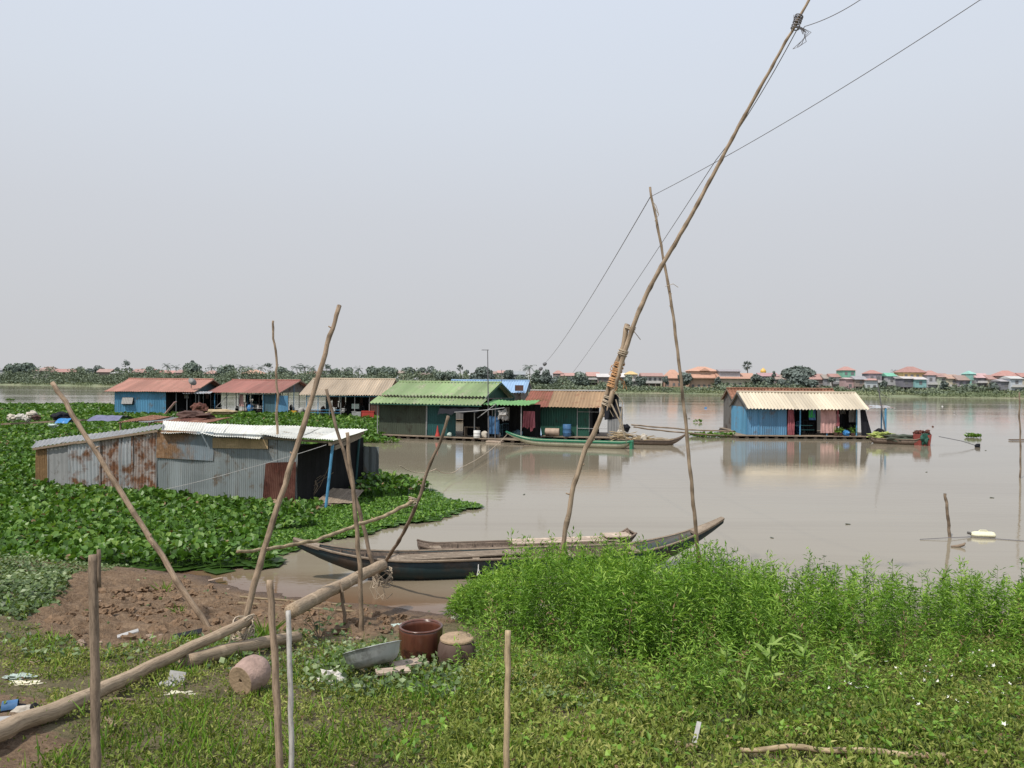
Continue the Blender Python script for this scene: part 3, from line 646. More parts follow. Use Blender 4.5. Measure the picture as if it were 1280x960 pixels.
# pale broad-leaved weeds in front
def broad_weed(px, py, h, n=14, s=.20, lb=''):
    b0 = G(px, py); root = thing('broad_leaf_weed', lb, 'weed', b0, 'pale broad-leaved weeds in front of the stand')
    u = rng.uniform(.35, 1, n); base = np.stack((b0.x + rng.normal(0, .02, n), b0.y + rng.normal(0, .02, n), b0.z + h * u), 1)
    leaves('leaf_cluster', base, rdir(n, 0, 60), jup(n, .2), s * rng.uniform(.7, 1.2, n), s * .27 * np.ones(n), rng.uniform(.5, .95, n), M['broad'], root, .2, 'round')
    mb = MB(); mb.tube([b0, b0 + Vector((.02, 0, h * .6)), b0 + Vector((.03, .01, h))], [.009, .007, .004], 5); mb.build('stem', M['stem'], root)
broad_weed(905, 880, .62, 16, .19, 'pale broad-leaved weed leftmost in front of the tall stand')
broad_weed(960, 878, .70, 18, .20, 'large pale broad-leaved weed left of centre in the right foreground')
broad_weed(1003, 872, .66, 16, .19, 'pale broad-leaved weed beside the large one in the right foreground')
broad_weed(1068, 870, .58, 14, .17, 'pale broad-leaved weed at the left of the white flowers')
broad_weed(930, 900, .40, 12, .15, 'short pale weed in front of the leftmost pair')
broad_weed(740, 870, .42, 14, .15, 'pale broad-leaved weed at the foot of the tall stand left of centre')
# grass tufts
def tuft(px, py, h, n=26, lb=''):
    b0 = G(px, py); d = rdir(n, 35, 82); base = np.array([[b0.x, b0.y, b0.z - .01]]) + rng.normal(0, .03, (n, 3)) * np.array([[1, 1, 0]])
    o = leaves('grass_tuft', base, d, jup(n, .3), h * rng.uniform(.5, 1.1, n), .016 * np.ones(n), rng.uniform(.4, .95, n), M['broad'], None, .15, origin=tuple(b0))
    tag(o, lb, 'grass', 'grass tufts on the bank')
tuft(1110, 905, .42, 34, 'tall grass tuft between the flowers and the lying bamboo'); tuft(1150, 885, .36, 28, 'grass tuft among the white flowers'); tuft(1090, 925, .3, 24, 'grass tuft just above the lying bamboo')
tuft(860, 905, .3, 24, 'grass tuft left of the broken bamboo piece'); tuft(445, 830, .3, 20, 'grass tuft growing before the tin basin'); tuft(330, 800, .5, 40, 'bright grass tuft between the logs and the rear fence stake'); tuft(1235, 900, .32, 26, 'grass tuft at the right edge of the bank')
tuft(225, 770, .3, 18, 'small tuft growing on the bare mud'); tuft(205, 742, .35, 30, 'leafy tuft at the foot of the left leaning pole')
# white flowers
mb = MB(); pr = [(0, 0)]
vs = [(0, 0, .003)]; 
for k_ in range(10):
    a = 2 * math.pi * k_ / 10; r = .020 if k_ % 2 == 0 else .009; vs.append((math.cos(a) * r, math.sin(a) * r, .006 if k_ % 2 == 0 else 0))
mb.add(vs, [(0, 1 + k_, 1 + (k_ + 1) % 10) for k_ in range(10)]); fl0 = mb.build('white_flower', M['petal'], None, False, origin=(0, 0, 0))
tag(fl0, 'tiny white star-shaped flower in the green ground cover', 'flower', 'tiny white flowers in the ground cover')
fpx = [(979, 858), (991, 861), (1002, 855), (1030, 877), (1036, 882), (1055, 870), (1058, 865), (1062, 872), (1070, 880), (1075, 878), (1084, 877), (1097, 855), (1120, 852), (1126, 861), (1140, 893), (1155, 871), (1157, 848), (1162, 840), (1168, 853), (1178, 832), (1200, 845), (1202, 843), (1216, 830), (1221, 885), (1224, 826), (1237, 887), (1241, 827), (1253, 889), (1274, 865), (1078, 823), (1070, 835), (1064, 826), (1092, 828), (1109, 832), (1148, 831), (1156, 857), (1163, 859), (1186, 892), (1255, 933), (1279, 907), (1233, 848), (1242, 850), (1180, 848), (1250, 866), (1262, 872), (1108, 843), (1088, 850), (1036, 868), (1040, 860), (1130, 870), (1172, 871), (1196, 899), (1210, 900), (1232, 838), (1265, 845), (1270, 833), (1225, 862), (1190, 862), (1205, 872), (1148, 905)]
for i, (a, b) in enumerate(fpx):
    o = fl0 if i == 0 else fl0.copy()
    if i: COL.objects.link(o)
    q = G(a, b); o.location = q + Vector((0, 0, .15 + random.uniform(0, .04))); o.rotation_euler = (R(random.uniform(15, 60)), R(random.uniform(-25, 25)), random.random() * 6); s_ = random.uniform(.8, 1.5); o.scale = (s_,) * 3
# ================================================================ POLES
def lerp(a, b, k): return a + (b - a) * k
def pole_pts(pts, n=18, wig=.01, r0=.05, r1=.04, knots=0.0, nk=7):
    """smooth wobbly pole through given points; returns points, radii, tints"""
    pts = [Vector(p) for p in pts]; seg = [(pts[i + 1] - pts[i]).length for i in range(len(pts) - 1)]; tot = sum(seg)
    out = []; sd = random.random() * 50
    for i in range(n + 1):
        s = tot * i / n; k = 0
        while k < len(seg) - 1 and s > seg[k]: s -= seg[k]; k += 1
        u = s / seg[k]; p0 = pts[max(k - 1, 0)]; p1 = pts[k]; p2 = pts[k + 1]; p3 = pts[min(k + 2, len(pts) - 1)]
        p = .5 * ((2 * p1) + (p2 - p0) * u + (2 * p0 - 5 * p1 + 4 * p2 - p3) * u * u + (3 * p1 - p0 - 3 * p2 + p3) * u ** 3) if len(pts) > 2 else p1.lerp(p2, u)
        out.append(p + Vector((mnoise.noise(Vector((i * .45, sd, 0))), mnoise.noise(Vector((i * .45, sd, 9))), mnoise.noise(Vector((i * .45, sd, 19))))) * wig)
    rad = [lerp(r0, r1, i / n) * (1 + knots * (1 if (i % max(1, n // nk)) == 0 else 0) + random.uniform(-.04, .04)) for i in range(n + 1)]
    return out, rad
def pole(name, mat, label, cat, pts, r0, r1, n=26, wig=.03, knots=.1, nk=8, sides=9, group=None, extra=None, stubs=0):
    p, r = pole_pts(pts, n, wig, r0, r1, knots, nk)
    ti = [(.62 if (knots and i % max(1, n // nk) == 0) else random.uniform(.88, 1.1)) for i in range(n + 1)]
    mb = MB(); mb.tube(p, r, sides, ti, jit=.06)
    for k in range(stubs):                       # cut twigs left on the pole
        i = random.randint(2, n - 2); q = p[i]; a = random.uniform(0, 6.28)
        dd = Vector((math.cos(a), -.2, abs(math.sin(a)) * .6 + .2)).normalized(); mb.tube([q, q + dd * r[i] * random.uniform(1.6, 2.6)], [r[i] * .42, r[i] * .3], 6)
    return solo(mb, name, M[mat], label, cat, group, smooth=True), p, r
def on(p, up=0): p = Vector(p); p.z -= .12; return p
# leaning and standing poles by the log
bA = on(G(268, 787)); poleA = pole('wooden_pole', 'pole', 'thick pale pole leaning far to the left over the rusty shed', 'pole', [bA, PD(170, 645, bA.y + .45), PD(65, 478, bA.y + .9)], .044, .036, 34, .025, .08, stubs=3)
bB = on(G(299, 812)); poleB = pole('wooden_pole', 'pole', 'tall pole leaning right from the big log across the shed doorway', 'pole', [bB, PD(322, 715, bB.y + .15), PD(380, 530, bB.y + .6), PD(424, 382, bB.y + 1)], .044, .03, 40, .025, .1, stubs=4)
bC = W(353, 640, -.3); pole('wooden_pole', 'pole', 'thin crooked pole standing upright against the shed wall', 'pole', [bC, PD(346, 540, bC.y), PD(347, 485, bC.y), PD(342, 400, bC.y)], .055, .04, 34, .10, .12, stubs=3)
bE = W(478, 747, -.3); pole('wooden_pole', 'darkpole', 'pole leaning left out of the water beside the blue canoe', 'pole', [bE, PD(452, 650, bE.y), PD(436, 590, bE.y), PD(408, 488, bE.y)], .052, .034, 30, .035, .1, stubs=2)
bF = on(G(452, 794)); pole('wooden_pole', 'pole', 'straight stick standing on the mud left of the brown jars', 'pole', [bF, PD(448, 690, bF.y), PD(434, 541, bF.y + .1)], .04, .029, 26, .02, .1, stubs=2)
bG = W(469, 722, .1); topG = PD(562, 520, 16.0); poleG = pole('wooden_pole', 'darkpole', 'knotty dark pole slanting right above the bow of the blue canoe', 'pole', [bG, PD(510, 655, 16.6), PD(535, 590, 16.3), topG], .045, .03, 30, .04, .2, stubs=5)
pole('tied_branch', 'branch', 'pale bent branch tied across the leaning poles', 'branch', [PD(297, 690, 10.4), PD(348, 684, 11.6), PD(402, 673, 12.8), PD(450, 655, 14.2), PD(488, 642, 15.3), PD(517, 625, 16.2)], .023, .038, 44, .03, .15, 14, stubs=3)
mb = MB()
for k in range(5): c0 = PD(516, 626, 16.2) + Vector((0, 0, .03 * k - .06)); mb.tube([c0 + Vector((math.cos(a_) * .085, math.sin(a_) * .085, .03 * math.sin(a_ + k))) for a_ in np.linspace(0, 6.28, 12)], .012, 5)
solo(mb, 'rope_binding', M['rope'], 'rope knot where the pale bent branch meets the knotty dark pole', 'rope')
# big bamboo and its stout foot
kp = [W(697, 752, -.4), PD(703, 690, 17.3), PD(722, 592, 17.2), PD(745, 535, 17.2), PD(765, 478, 17.1), PD(786, 406, 17)]
poleK = pole('wooden_pole', 'bamboo', 'stout crooked pole rising from the weeds and bound to the long bamboo', 'pole', kp, .056, .056, 40, .05, .16, stubs=6)
lp = [PD(757, 522, 17.0), PD(800, 386, 16.8), PD(868, 262, 16.4), PD(930, 146, 16), PD(998, 24, 15.5), PD(1030, -34, 15.3)]
poleL = pole('bamboo_pole', 'bamboo', 'very long bamboo pole leaning right and running out of the top of the photo', 'pole', lp, .058, .025, 80, .02, .12, 20)
bM = W(876, 748, -.4); pole('bamboo_pole', 'bamboo', 'thin upright bamboo standing through the raised prow of the canoe', 'pole', [bM, PD(868, 640, 17.9), PD(842, 400, 17.9), PD(812, 234, 17.9)], .048, .026, 50, .03, .12, 18, stubs=3)
def binding(px, py, D, r, n, w, label, mat='rope', tilt=.14):
    mb = MB(); c0 = PD(px, py, D)
    for k in range(n):
        c1 = c0 + Vector((random.uniform(-.03, .03), 0, (k / n - .5) * w)); t0 = random.uniform(-tilt, tilt)
        ax_ = Vector((.33, 0, .94)).normalized(); e1_ = ax_.cross(Vector((0, 1, 0))).normalized(); c1 = c0 + ax_ * ((k / n - .5) * w + random.uniform(-.02, .02))
        mb.tube([c1 + e1_ * math.cos(a_) * r + Vector((0, math.sin(a_) * r, 0)) + ax_ * math.cos(a_) * r * t0 for a_ in np.linspace(0, 6.4, 14)], .013, 5, random.uniform(.7, 1.2))
    for k in range(n // 2):
        a_ = random.uniform(0, 6.28); q = c0 + Vector((math.cos(a_) * r, math.sin(a_) * r * -.8, random.uniform(-w, w) * .5)); mb.tube([q, q + Vector((random.uniform(-.1, .15), -.03, -.08)), q + Vector((random.uniform(-.12, .2), -.02, -.25))], .008, 4)
    return solo(mb, 'rope_binding', M[mat], label, 'rope')
binding(770, 468, 17.0, .105, 22, .6, 'ochre rope lashing at the thickest joint of the long bamboo', 'orange_rope')
binding(779, 440, 16.95, .105, 4, .1, 'narrow pale rope turn above the big ochre lashing', 'rope', .3); binding(788, 410, 16.95, .11, 3, .07, 'white tie at the top end of the stout pole', 'rope', .3)
binding(760, 500, 17.05, .105, 7, .25, 'loose rope turns just below the big ochre lashing', 'rope')
mb = MB(); c0 = PD(758, 505, 17.0)                # dark rag hanging in the fork
mb.cloth(c0 + Vector((-.05, -.1, -.35)), c0 + Vector((.28, -.05, -.32)), c0 + Vector((.26, 0, .22)), c0 + Vector((-.02, 0, .2)), 8, 8, .05, 3); solo(mb, 'rag', M['black_cloth'], 'black rag caught below the rope lashing of the long bamboo', 'rag')
mb = MB(); q = PD(764, 505, 16.9); mb.tube([q, q + Vector((.18, 0, -.35)), q + Vector((.3, 0, -.72))], [.02, .018, .012], 6); mb.tube([q + Vector((.1, 0, .1)), q + Vector((.22, 0, -.3)), q + Vector((.35, .05, -.85))], [.014, .012, .01], 6); mb.tube([q + Vector((.05, 0, .3)), q + Vector((.25, 0, .05)), q + Vector((.2, 0, -.5))], .01, 5)
solo(mb, 'dangling_cord', M['rope'], 'frayed cord ends dangling right of the rope lashing', 'rope')
def wire(pts, r, label, mat='wire', sag=0.0, n=24, name='wire'):
    pts = [Vector(p) for p in pts]; out = []
    for i in range(len(pts) - 1):
        for k in range(n):
            u = k / n; out.append(pts[i].lerp(pts[i + 1], u) - Vector((0, 0, sag * 4 * u * (1 - u))))
    out.append(pts[-1]); mb = MB(); mb.tube(out, r, 5); return solo(mb, name, M[mat], label, 'wire' if name == 'wire' else 'rope')
tM = PD(813, 246, 17.9); tL = PD(997, 34, 15.6)
wire([tM, PD(1225, 0, 12.5), PD(1330, -66, 11.5)], .007, 'long wire from the thin bamboo up to the top right corner', sag=.12)
wire([tM, PD(683, 452, 60)], .011, 'wire running down left from the top of the thin bamboo', sag=.3)
wire([PD(1000, 30, 15.6), PD(895, 200, 20), PD(716, 466, 60)], .0095, 'wire running down beside the long bamboo to the houseboats', sag=.15)
wire([tL, PD(1006, 33, 15.4), PD(1075, 0, 14.5), PD(1160, -50, 13.5)], .008, 'short wire from the lashing of the long bamboo up to the right', sag=.05)
binding(997, 26, 15.5, .075, 6, .3, 'dark tape lashing near the upper end of the long bamboo', 'wire')
mb = MB()
for k in range(4): q = PD(1001, 34, 15.5); mb.tube([q, q + Vector((.06 + .05 * k, 0, -.1)), q + Vector((.12 - .09 * k, .02, -.28 - .05 * k)), q + Vector((-.05, 0, -.4))], .007, 4)
solo(mb, 'dangling_cord', M['wire'], 'dark cord ends dangling near the upper end of the long bamboo', 'rope')
mb = MB()
for k in range(3): q = PD(816, 252, 17.8); mb.tube([q, q + Vector((.08, 0, -.1 - .1 * k)), q + Vector((.14, 0, -.3)), q + Vector((.05, .02, -.45))], .007, 4)
solo(mb, 'dangling_cord', M['rope'], 'thin cord ends fluttering at the top of the thin upright bamboo', 'rope')
mb = MB(); q = PD(836, 358, 17.8); mb.tube([q - Vector((.08, 0, 0)), q + Vector((.1, 0, .06)), q + Vector((.22, 0, -.02))], .007, 4); solo(mb, 'cord_scrap', M['rope'], 'scrap of cord halfway up the thin upright bamboo', 'rope')
for (a, b, c_, l_) in [(681, 455, 58, 'upper'), (676, 461, 58, 'lower')]:
    mb = MB(); mb.lathe(PD(a, b, c_), [(.02, -.16), (.12, -.12), (.14, 0), (.10, .12), (.02, .17)], 8, Vector((1, 0, .7))); solo(mb, 'insulator', M['steel'], l_ + ' small dark insulator on the left wire above the rust roof', 'insulator', smooth=True)
# big logs
def log(name, label, pts, r0, r1, n=26, wig=.03, mat='log', cut=True):
    p, r = pole_pts(pts, n, wig, r0, r1); mb = MB(); mb.tube(p, r, 16, jit=.035); o = mb.build(name, M[mat], None, True)
    tag(o, label, 'log'); return o, p, r
e0 = G(-30, 945); e0.z += .1; e1 = G(100, 889); e1.z += .1
t1 = PD(312, 775, 9.7)
log('big_log', 'long weathered tree trunk lying from the bottom left corner up the bank', [e0, e1, PD(200, 828, 7.9), t1], .068, .058, wig=.02)
q0 = PD(232, 826, 8.3); q1 = PD(316, 793, 9.6); q2 = PD(372, 772, 10.8); q0.z = ground(q0.x, q0.y) + .09; q1.z = ground(q1.x, q1.y) + .12; q2.z = ground(q2.x, q2.y) + .1
log('split_log', 'shorter split log lying beneath the long trunk', [q0, q1, q2], .08, .075, 16, .02)
t2 = PD(478, 706, 16.4); s2 = PD(364, 764, 10.7)
log('big_log', 'thick log with a cut end propped up from the bank out over the canoe', [s2, PD(420, 735, 13.2), t2], .10, .115, 26, .015)
for (a, b, D, r_, l_) in [(304, 783, 9.6, .13, 'rope turns binding the long trunk to the foot of the leaning pole'), (478, 722, 16.3, .2, 'tangle of rope where the thick log rests on the crossed poles')]:
    mb = MB(); c0 = PD(a, b, D)
    for k in range(9):
        t0 = random.uniform(-.6, .6); ph = random.uniform(0, 6.28)
        mb.tube([c0 + Vector((math.cos(a_) * r_ * random.uniform(.85, 1.1), math.sin(a_) * r_ * .7, math.sin(a_ + ph) * r_ * .8 + t0 * .1)) for a_ in np.linspace(0, 6.0, 14)], .010, 5, random.uniform(.6, 1.1))
    for k in range(4): q = c0 + Vector((random.uniform(-r_, r_), -r_ * .8, 0)); mb.tube([q, q + Vector((-.06, -.02, -.2)), q + Vector((.05 * k - .05, 0, -.42)), q + Vector((.12, .03, -.3))], .009, 4)
    solo(mb, 'rope_binding', M['rope'], l_, 'rope')
mb = MB(); q = PD(430, 735, 13.3); mb.tube([q + Vector((0, -.2, .02)), q + Vector((.02, -.22, -.2)), q + Vector((.06, -.2, -.4)), q + Vector((.04, -.18, -.75))], [.03, .028, .035, .02], 6); mb.tube([q + Vector((-.03, -.2, .15)), q + Vector((.02, -.24, 0)), q + Vector((.05, -.2, -.2))], .02, 6)
solo(mb, 'hanging_rag', M['darkpole'], 'twisted brown rag hanging from the middle of the thick propped log', 'rag')
# fence stakes near the camera
def stake(px0, py0, px1, py1, D, r, mat, label, split=False, n=22, wig=.012):
    top = PD(px0, py0, D); b0 = PD(px1, py1, D - .15); dd = (b0 - top).normalized(); k = 0
    while b0.z > ground(b0.x, b0.y) - .15 and k < 400: b0 += dd * .01; k += 1
    p, rr = pole_pts([b0, b0.lerp(top, .5) + Vector((.006, 0, 0)), top], n, wig * .6, r * 1.08, r, .08, 6); mb = MB()
    mb.tube(p, rr, 12, [random.uniform(.85, 1.1) for _ in p], jit=.05)
    if split: k_ = int(n * .86); mb.tube([q + Vector((r * 1.15, .01, .03)) for q in p[k_:]], [r * .45] * (len(p) - k_), 8, .8)
    return solo(mb, 'fence_stake', M[mat], label, 'stake', smooth=True)
stake(116, 693, 119, 985, 4.7, .026, 'darkpole', 'dark split-topped stake at the far left of the foreground', True)
stake(337, 725, 351, 985, 4.9, .021, 'pole', 'brown stake with a ragged top left of the pale one')
stake(361, 763, 363, 985, 4.9, .0155, 'white_post', 'thin pale grey stake in front of the cut log end')
stake(635, 788, 631, 985, 4.8, .018, 'branch', 'short pale bamboo stake at the bottom centre of the photo')
# sticks on the mud
for (a, b, c_, d_, r_, l_) in [((300, 749), (440, 760), 0, 0, .022, 'upper of two long sticks lying on the wet mud'), ((298, 757), (452, 768), 0, 0, .026, 'lower of two long sticks lying on the wet mud'),
                            ((128, 883), (168, 881), 0, 0, .016, 'short broken stick on the grass right of the split stake'), ((845, 938), (880, 945), 0, 0, .02, 'broken bamboo piece left of the lying bamboo'), ((133, 905), (144, 918), 0, 0, .018, 'stubby stick on the bare grass near the split stake')]:
    p0 = G(*a); p1 = G(*b); p0.z += .05; p1.z += .05; pole('stick', 'branch', l_, 'stick', [p0, p1], r_, r_ * .8, 10, .02, .1)
p0 = G(925, 950); p1 = G(1180, 960); p0.z += .085; p1.z += .075; pole('lying_bamboo', 'branch', 'long pale bamboo lying half hidden in the plants at the bottom right', 'bamboo', [p0, p0.lerp(p1, .5) + Vector((0, 0, .03)), p1], .018, .026, 18, .02, .15, 5)
mb = MB(); q = G(868, 948) + Vector((0, 0, .12)); mb.bar(q, q + Vector((.06, .10, .12)), .035, .008); solo(mb, 'plastic_strip', M['slab'], 'short grey strip poking out of the plants beside the broken bamboo', 'rubbish')
# stakes out in the water
def wstake(px, pyb, pxt, pyt, r, label, mat='darkpole'):
    b0 = W(px, pyb, 0); top = PD(pxt, pyt, b0.y); b1 = b0 + (b0 - top).normalized() * .4
    return pole('water_stake', mat, label, 'stake', [b1, b0.lerp(top, .5) + Vector((.03, 0, 0)), top], r, r * .8, 14, .05, .12, 5)
wstake(1187, 672, 1181, 617, .05, 'short crooked stake standing in the open water at the right'); wstake(1275, 598, 1274, 490, .045, 'tall thin stake at the right edge of the river')
mb = MB(); q = W(1275, 551, .0); mb.bar(q + Vector((-.9, 0, .08)), q + Vector((1.4, .1, .1)), .35, .1); solo(mb, 'floating_board', M['hull_wood'], 'brown board afloat at the tall stake at the right edge', 'board')
# jerrycan on its side
q = W(1228, 671, 0); fr = Fr(q.x, q.y, -6); jc = thing('floating_jerrycan', 'pale cream jerrycan floating on its side with a dark cap', 'jerrycan', q)
mb = MB(); L_ = .30
rings = []
for u_, s_ in [(-.30, .35), (-.25, .8), (-.18, 1), (.24, 1), (.29, .85), (.31, .5)]:
    rings.append([fr.P(u_ * 1.2, math.cos(a_) * .17 * s_ * (1 + .1 * math.cos(4 * a_)), .07 + math.sin(a_) * .105 * s_) for a_ in np.linspace(0, 2 * math.pi, 17)[:-1]])
vs = [p_ for r_ in rings for p_ in r_]; fs = [(i * 16 + k, i * 16 + (k + 1) % 16, (i + 1) * 16 + (k + 1) % 16, (i + 1) * 16 + k) for i in range(5) for k in range(16)] + [tuple(range(15, -1, -1)), tuple(80 + k for k in range(16))]
mb.add(vs, fs); mb.build('body', M['cream'], jc, True)
mb = MB(); mb.tube([fr.P(-.36, 0, .1), fr.P(-.46, 0, .12)], .045, 10); mb.build('cap', M['wall_grey'], jc); mb = MB(); mb.tube([fr.P(-.12, 0, .17), fr.P(-.08, 0, .215), fr.P(.12, 0, .215), fr.P(.16, 0, .17)], .016, 6); mb.build('handle', M['cream'], jc)
q = W(1198, 684, 0); mb = MB(); mb.tube([q + Vector((-.22, 0, .02)), q + Vector((-.02, 0, .03)), q + Vector((.16, 0, .08)), q + Vector((.22, .02, .13))], [.03, .05, .045, .02], 7); solo(mb, 'driftwood', M['darkpole'], 'small dark driftwood piece between the crooked stake and the jerrycan', 'driftwood', smooth=True)
wire([W(1150, 674, .02), W(1187, 672, .06), W(1215, 671, .02), W(1280, 676, .015)], .012, 'dark line trailing over the water behind the jerrycan', name='mooring_line')

# ================================================================ POTS AND RUBBISH
b0 = G(526, 832); b0.z -= .03
j = thing('glazed_jar', 'large brown glazed water jar standing open', 'jar', b0)
pr = [(.215, 0), (.24, .04), (.262, .16), (.278, .32), (.286, .46), (.287, .53), (.284, .56), (.279, .575), (.268, .585), (.255, .57), (.252, .52), (.262, .44), (.26, .3), (.2, .12), (0.0, .1)]
k_ = 27.5 / 960 * b0.y / .29
MB().lathe(b0, [(a * k_, h * k_ * .94) for a, h in pr], 40, wob=.012).build('body', M['glaze'], j, True)
mb = MB(); rim = [(.282, .572), (.290, .578), (.291, .590), (.282, .598), (.264, .597), (.256, .582)]; mb.lathe(b0, [(a * k_, h * k_ * .94 + .003) for a, h in rim], 40, caps=False); mb.build('rim', M['glaze'], j, True)
b1 = G(571, 838); b1.z -= .03; k_ = 24 / 960 * b1.y / .24
j = thing('short_jar', 'shorter dull brown jar closed with a flat pale lid', 'jar', b1)
MB().lathe(b1, [(a * k_, h * k_) for a, h in [(.15, 0), (.19, .03), (.228, .14), (.243, .24), (.232, .34), (.213, .40), (.20, .415), (0, .415)]], 36, wob=.015).build('body', M['jar_grey'], j, True)
MB().lathe(b1 + Vector((0, 0, .412 * k_)), [(0.0, 0.001), (.205 * k_, .001), (.214 * k_, .012), (.212 * k_, .03), (.20 * k_, .042), (.1 * k_, .045), (0, .046)], 36, wob=.01).build('lid', M['lid'], j, False)
# tin basin lying tilted
b2 = G(468, 846); fr = Fr(b2.x, b2.y, 14, b2.z + .01); mb = MB(); n_ = 36; prof = [(.22, .0), (.30, .02), (.345, .06), (.372, .12), (.385, .135), (.40, .138), (.375, .142), (.35, .11), (.29, .03), (0, .015)]
def basin(u, v, z): c_, s_ = math.cos(R(9)), math.sin(R(9)); cx, sx = math.cos(R(-14)), math.sin(R(-14)); z2 = z * c_ + u * s_; u2 = u * c_ - z * s_; z3 = z2 - v * .42; return fr.P(u2, v, z3 + .12)
sc_ = 37 / 960 * b2.y / .40
vs = [basin(r_ * math.cos(a_) * sc_ * 1.02, r_ * math.sin(a_) * sc_ * .66, h_ * 1.55) for r_, h_ in prof for a_ in np.linspace(0, 2 * math.pi, n_ + 1)[:-1]]
fs = [(i * n_ + k, i * n_ + (k + 1) % n_, (i + 1) * n_ + (k + 1) % n_, (i + 1) * n_ + k) for i in range(len(prof) - 1) for k in range(n_)] + [tuple(range(n_ - 1, -1, -1))]
mb.add(vs, fs); solo(mb, 'tin_basin', M['tin'], 'dented grey tin basin tilted against the brown jar', 'basin', smooth=True)
# planks by the basin
for (a, b, w_, l_) in [((492, 846), (530, 840), .2, 'right of two short planks lying before the brown jar'), ((470, 855), (512, 852), .15, 'left of two short planks lying before the brown jar')]:
    p0 = G(*a); p1 = G(*b); p0.z += .13; p1.z += .14; mb = MB(); mb.bar(p0, p1, w_, .022); solo(mb, 'short_plank', M['plank_pale'], l_, 'plank')
# lying clay pot: axis pointing away-right, drain hole end towards the camera
b3 = G(300, 868); r3 = 19.5 / 960 * b3.y; ax = Vector((.42, .9, .12)).normalized(); c3 = Vector((b3.x, b3.y, ground(b3.x, b3.y) + r3 * .8))
j = thing('clay_pot', 'pink-grey clay pot lying on its side with a hole in its base', 'pot', b3)
MB().lathe(c3, [(r3 * .95, -.002), (r3 * 1.0, .010), (r3 * 1.0, .035), (r3 * 1.08, .08), (r3 * 1.17, .16), (r3 * 1.08, .24), (r3 * .8, .30), (r3 * .5, .325), (r3 * .45, .32), (r3 * .4, .28)], 32, ax, .0, caps=False).build('body', M['clay'], j, True)
MB().lathe(c3, [(r3 * .12, .03), (r3 * .14, .002), (r3 * .90, -.004), (r3 * .95, -.002)], 32, ax, caps=False).build('base', M['lid'], j, False)
MB().lathe(c3 + ax * .0135, [(0, .012), (r3 * .12, .012), (r3 * .121, .016)], 20, ax).build('drain_hole', M['dark'], j)
def blob_thing(name, px, py, size, mat, label, cat, amp=.3, sc=2.5, up=.3, yaw=0):
    b_ = G(px, py); mb = MB(); mb.blob(b_ + Vector((0, 0, size[2] * up)), size, amp, sc, 3, yaw=yaw); return solo(mb, name, M[mat], label, cat, smooth=False)
blob_thing('crumpled_bag', 413, 857, (.13, .09, .12), 'bag', 'crumpled white plastic bag at the left end of the tin basin', 'bag', .55, 2.6)
blob_thing('crumpled_bag', 426, 850, (.05, .05, .05), 'sack', 'small tan bag between the white bag and the basin', 'bag', .4)
blob_thing('crumpled_bag', 400, 851, (.045, .04, .03), 'mint', 'small greenish bag beside the crumpled white bag', 'bag', .4)
blob_thing('stone', 388, 826, (.055, .05, .045), 'stone', 'pale rounded stone in the creeper left of the basin', 'stone', .2)
blob_thing('foam_scrap', 224, 869, (.13, .05, .022), 'sleeper_foam', 'flat cream foam scrap in front of the propped grey slab', 'rubbish', .5, 3.5)
blob_thing('stone', 207, 858, (.085, .06, .04), 'slab', 'flat grey stone left of the propped grey slab', 'stone', .2)
blob_thing('stone', 228, 832, (.07, .07, .05), 'stone', 'brown stone under the split log above the grey slab', 'stone', .25)
q = G(219, 855); mb = MB(); mb.bar(q + Vector((-.005, 0, .0)), q + Vector((.01, .05, .11)), .16, .015, up=Vector((0, 1, 0))); solo(mb, 'broken_slab', M['slab'], 'small light grey slab propped upright below the split log', 'slab')
blob_thing('crumpled_bag', 24, 849, (.13, .05, .03), 'mint', 'upper pale green plastic sheet at the far left of the bank', 'bag', .5, 3.5, .5); blob_thing('crumpled_bag', 32, 856, (.14, .04, .022), 'sleeper_foam', 'lower cream plastic sheet at the far left of the bank', 'bag', .5, 3.5, .5)
blob_thing('crumpled_bag', 500, 783, (.13, .10, .03), 'mint', 'flat greenish plastic sheet on the mud left of the glazed jar', 'bag', .5, 3)
blob_thing('crumpled_bag', 571, 773, (.10, .07, .04), 'bag', 'white plastic scrap on the mud above the short jar', 'bag', .5, 3)
blob_thing('crumpled_bag', 445, 800, (.07, .05, .03), 'stone', 'tan scrap at the foot of the straight stick', 'rubbish', .5, 3)
# flip-flop and bottle at the bottom-left
q = G(8, 893); fr = Fr(q.x, q.y, 25, q.z + .03); j = thing('sandal', 'dark blue sandal with blue strap lying on the dirt', 'sandal', q)
def sole(mb, fr, L_, Wd, th):
    n_ = 24; top = []; bot = []
    for k in range(n_):
        a_ = 2 * math.pi * k / n_; u_ = math.cos(a_) * L_ / 2; w_ = math.sin(a_) * Wd / 2 * (1 + .18 * math.cos(a_)) * (1 - .12 * math.cos(2 * a_)); top.append(fr.P(u_, w_, th)); bot.append(fr.P(u_, w_, 0))
    mb.add(bot + top, [tuple(range(n_ - 1, -1, -1)), tuple(range(n_, 2 * n_))] + [(k, (k + 1) % n_, n_ + (k + 1) % n_, n_ + k) for k in range(n_)])
mb = MB(); sole(mb, fr, .27, .11, .025); mb.build('sole', M['black_cloth'], j); mb = MB(); mb.cloth(fr.P(-.02, -.055, .02), fr.P(.08, -.05, .02), fr.P(.08, .05, .02), fr.P(-.02, .055, .02), 6, 8, .0); 
mb = MB()
vs = []; 
for k in range(9):
    a_ = math.pi * k / 8; 
    for u_ in (-.03, .02, .08): vs.append(fr.P(u_, -math.cos(a_) * .058, .022 + math.sin(a_) * .055))
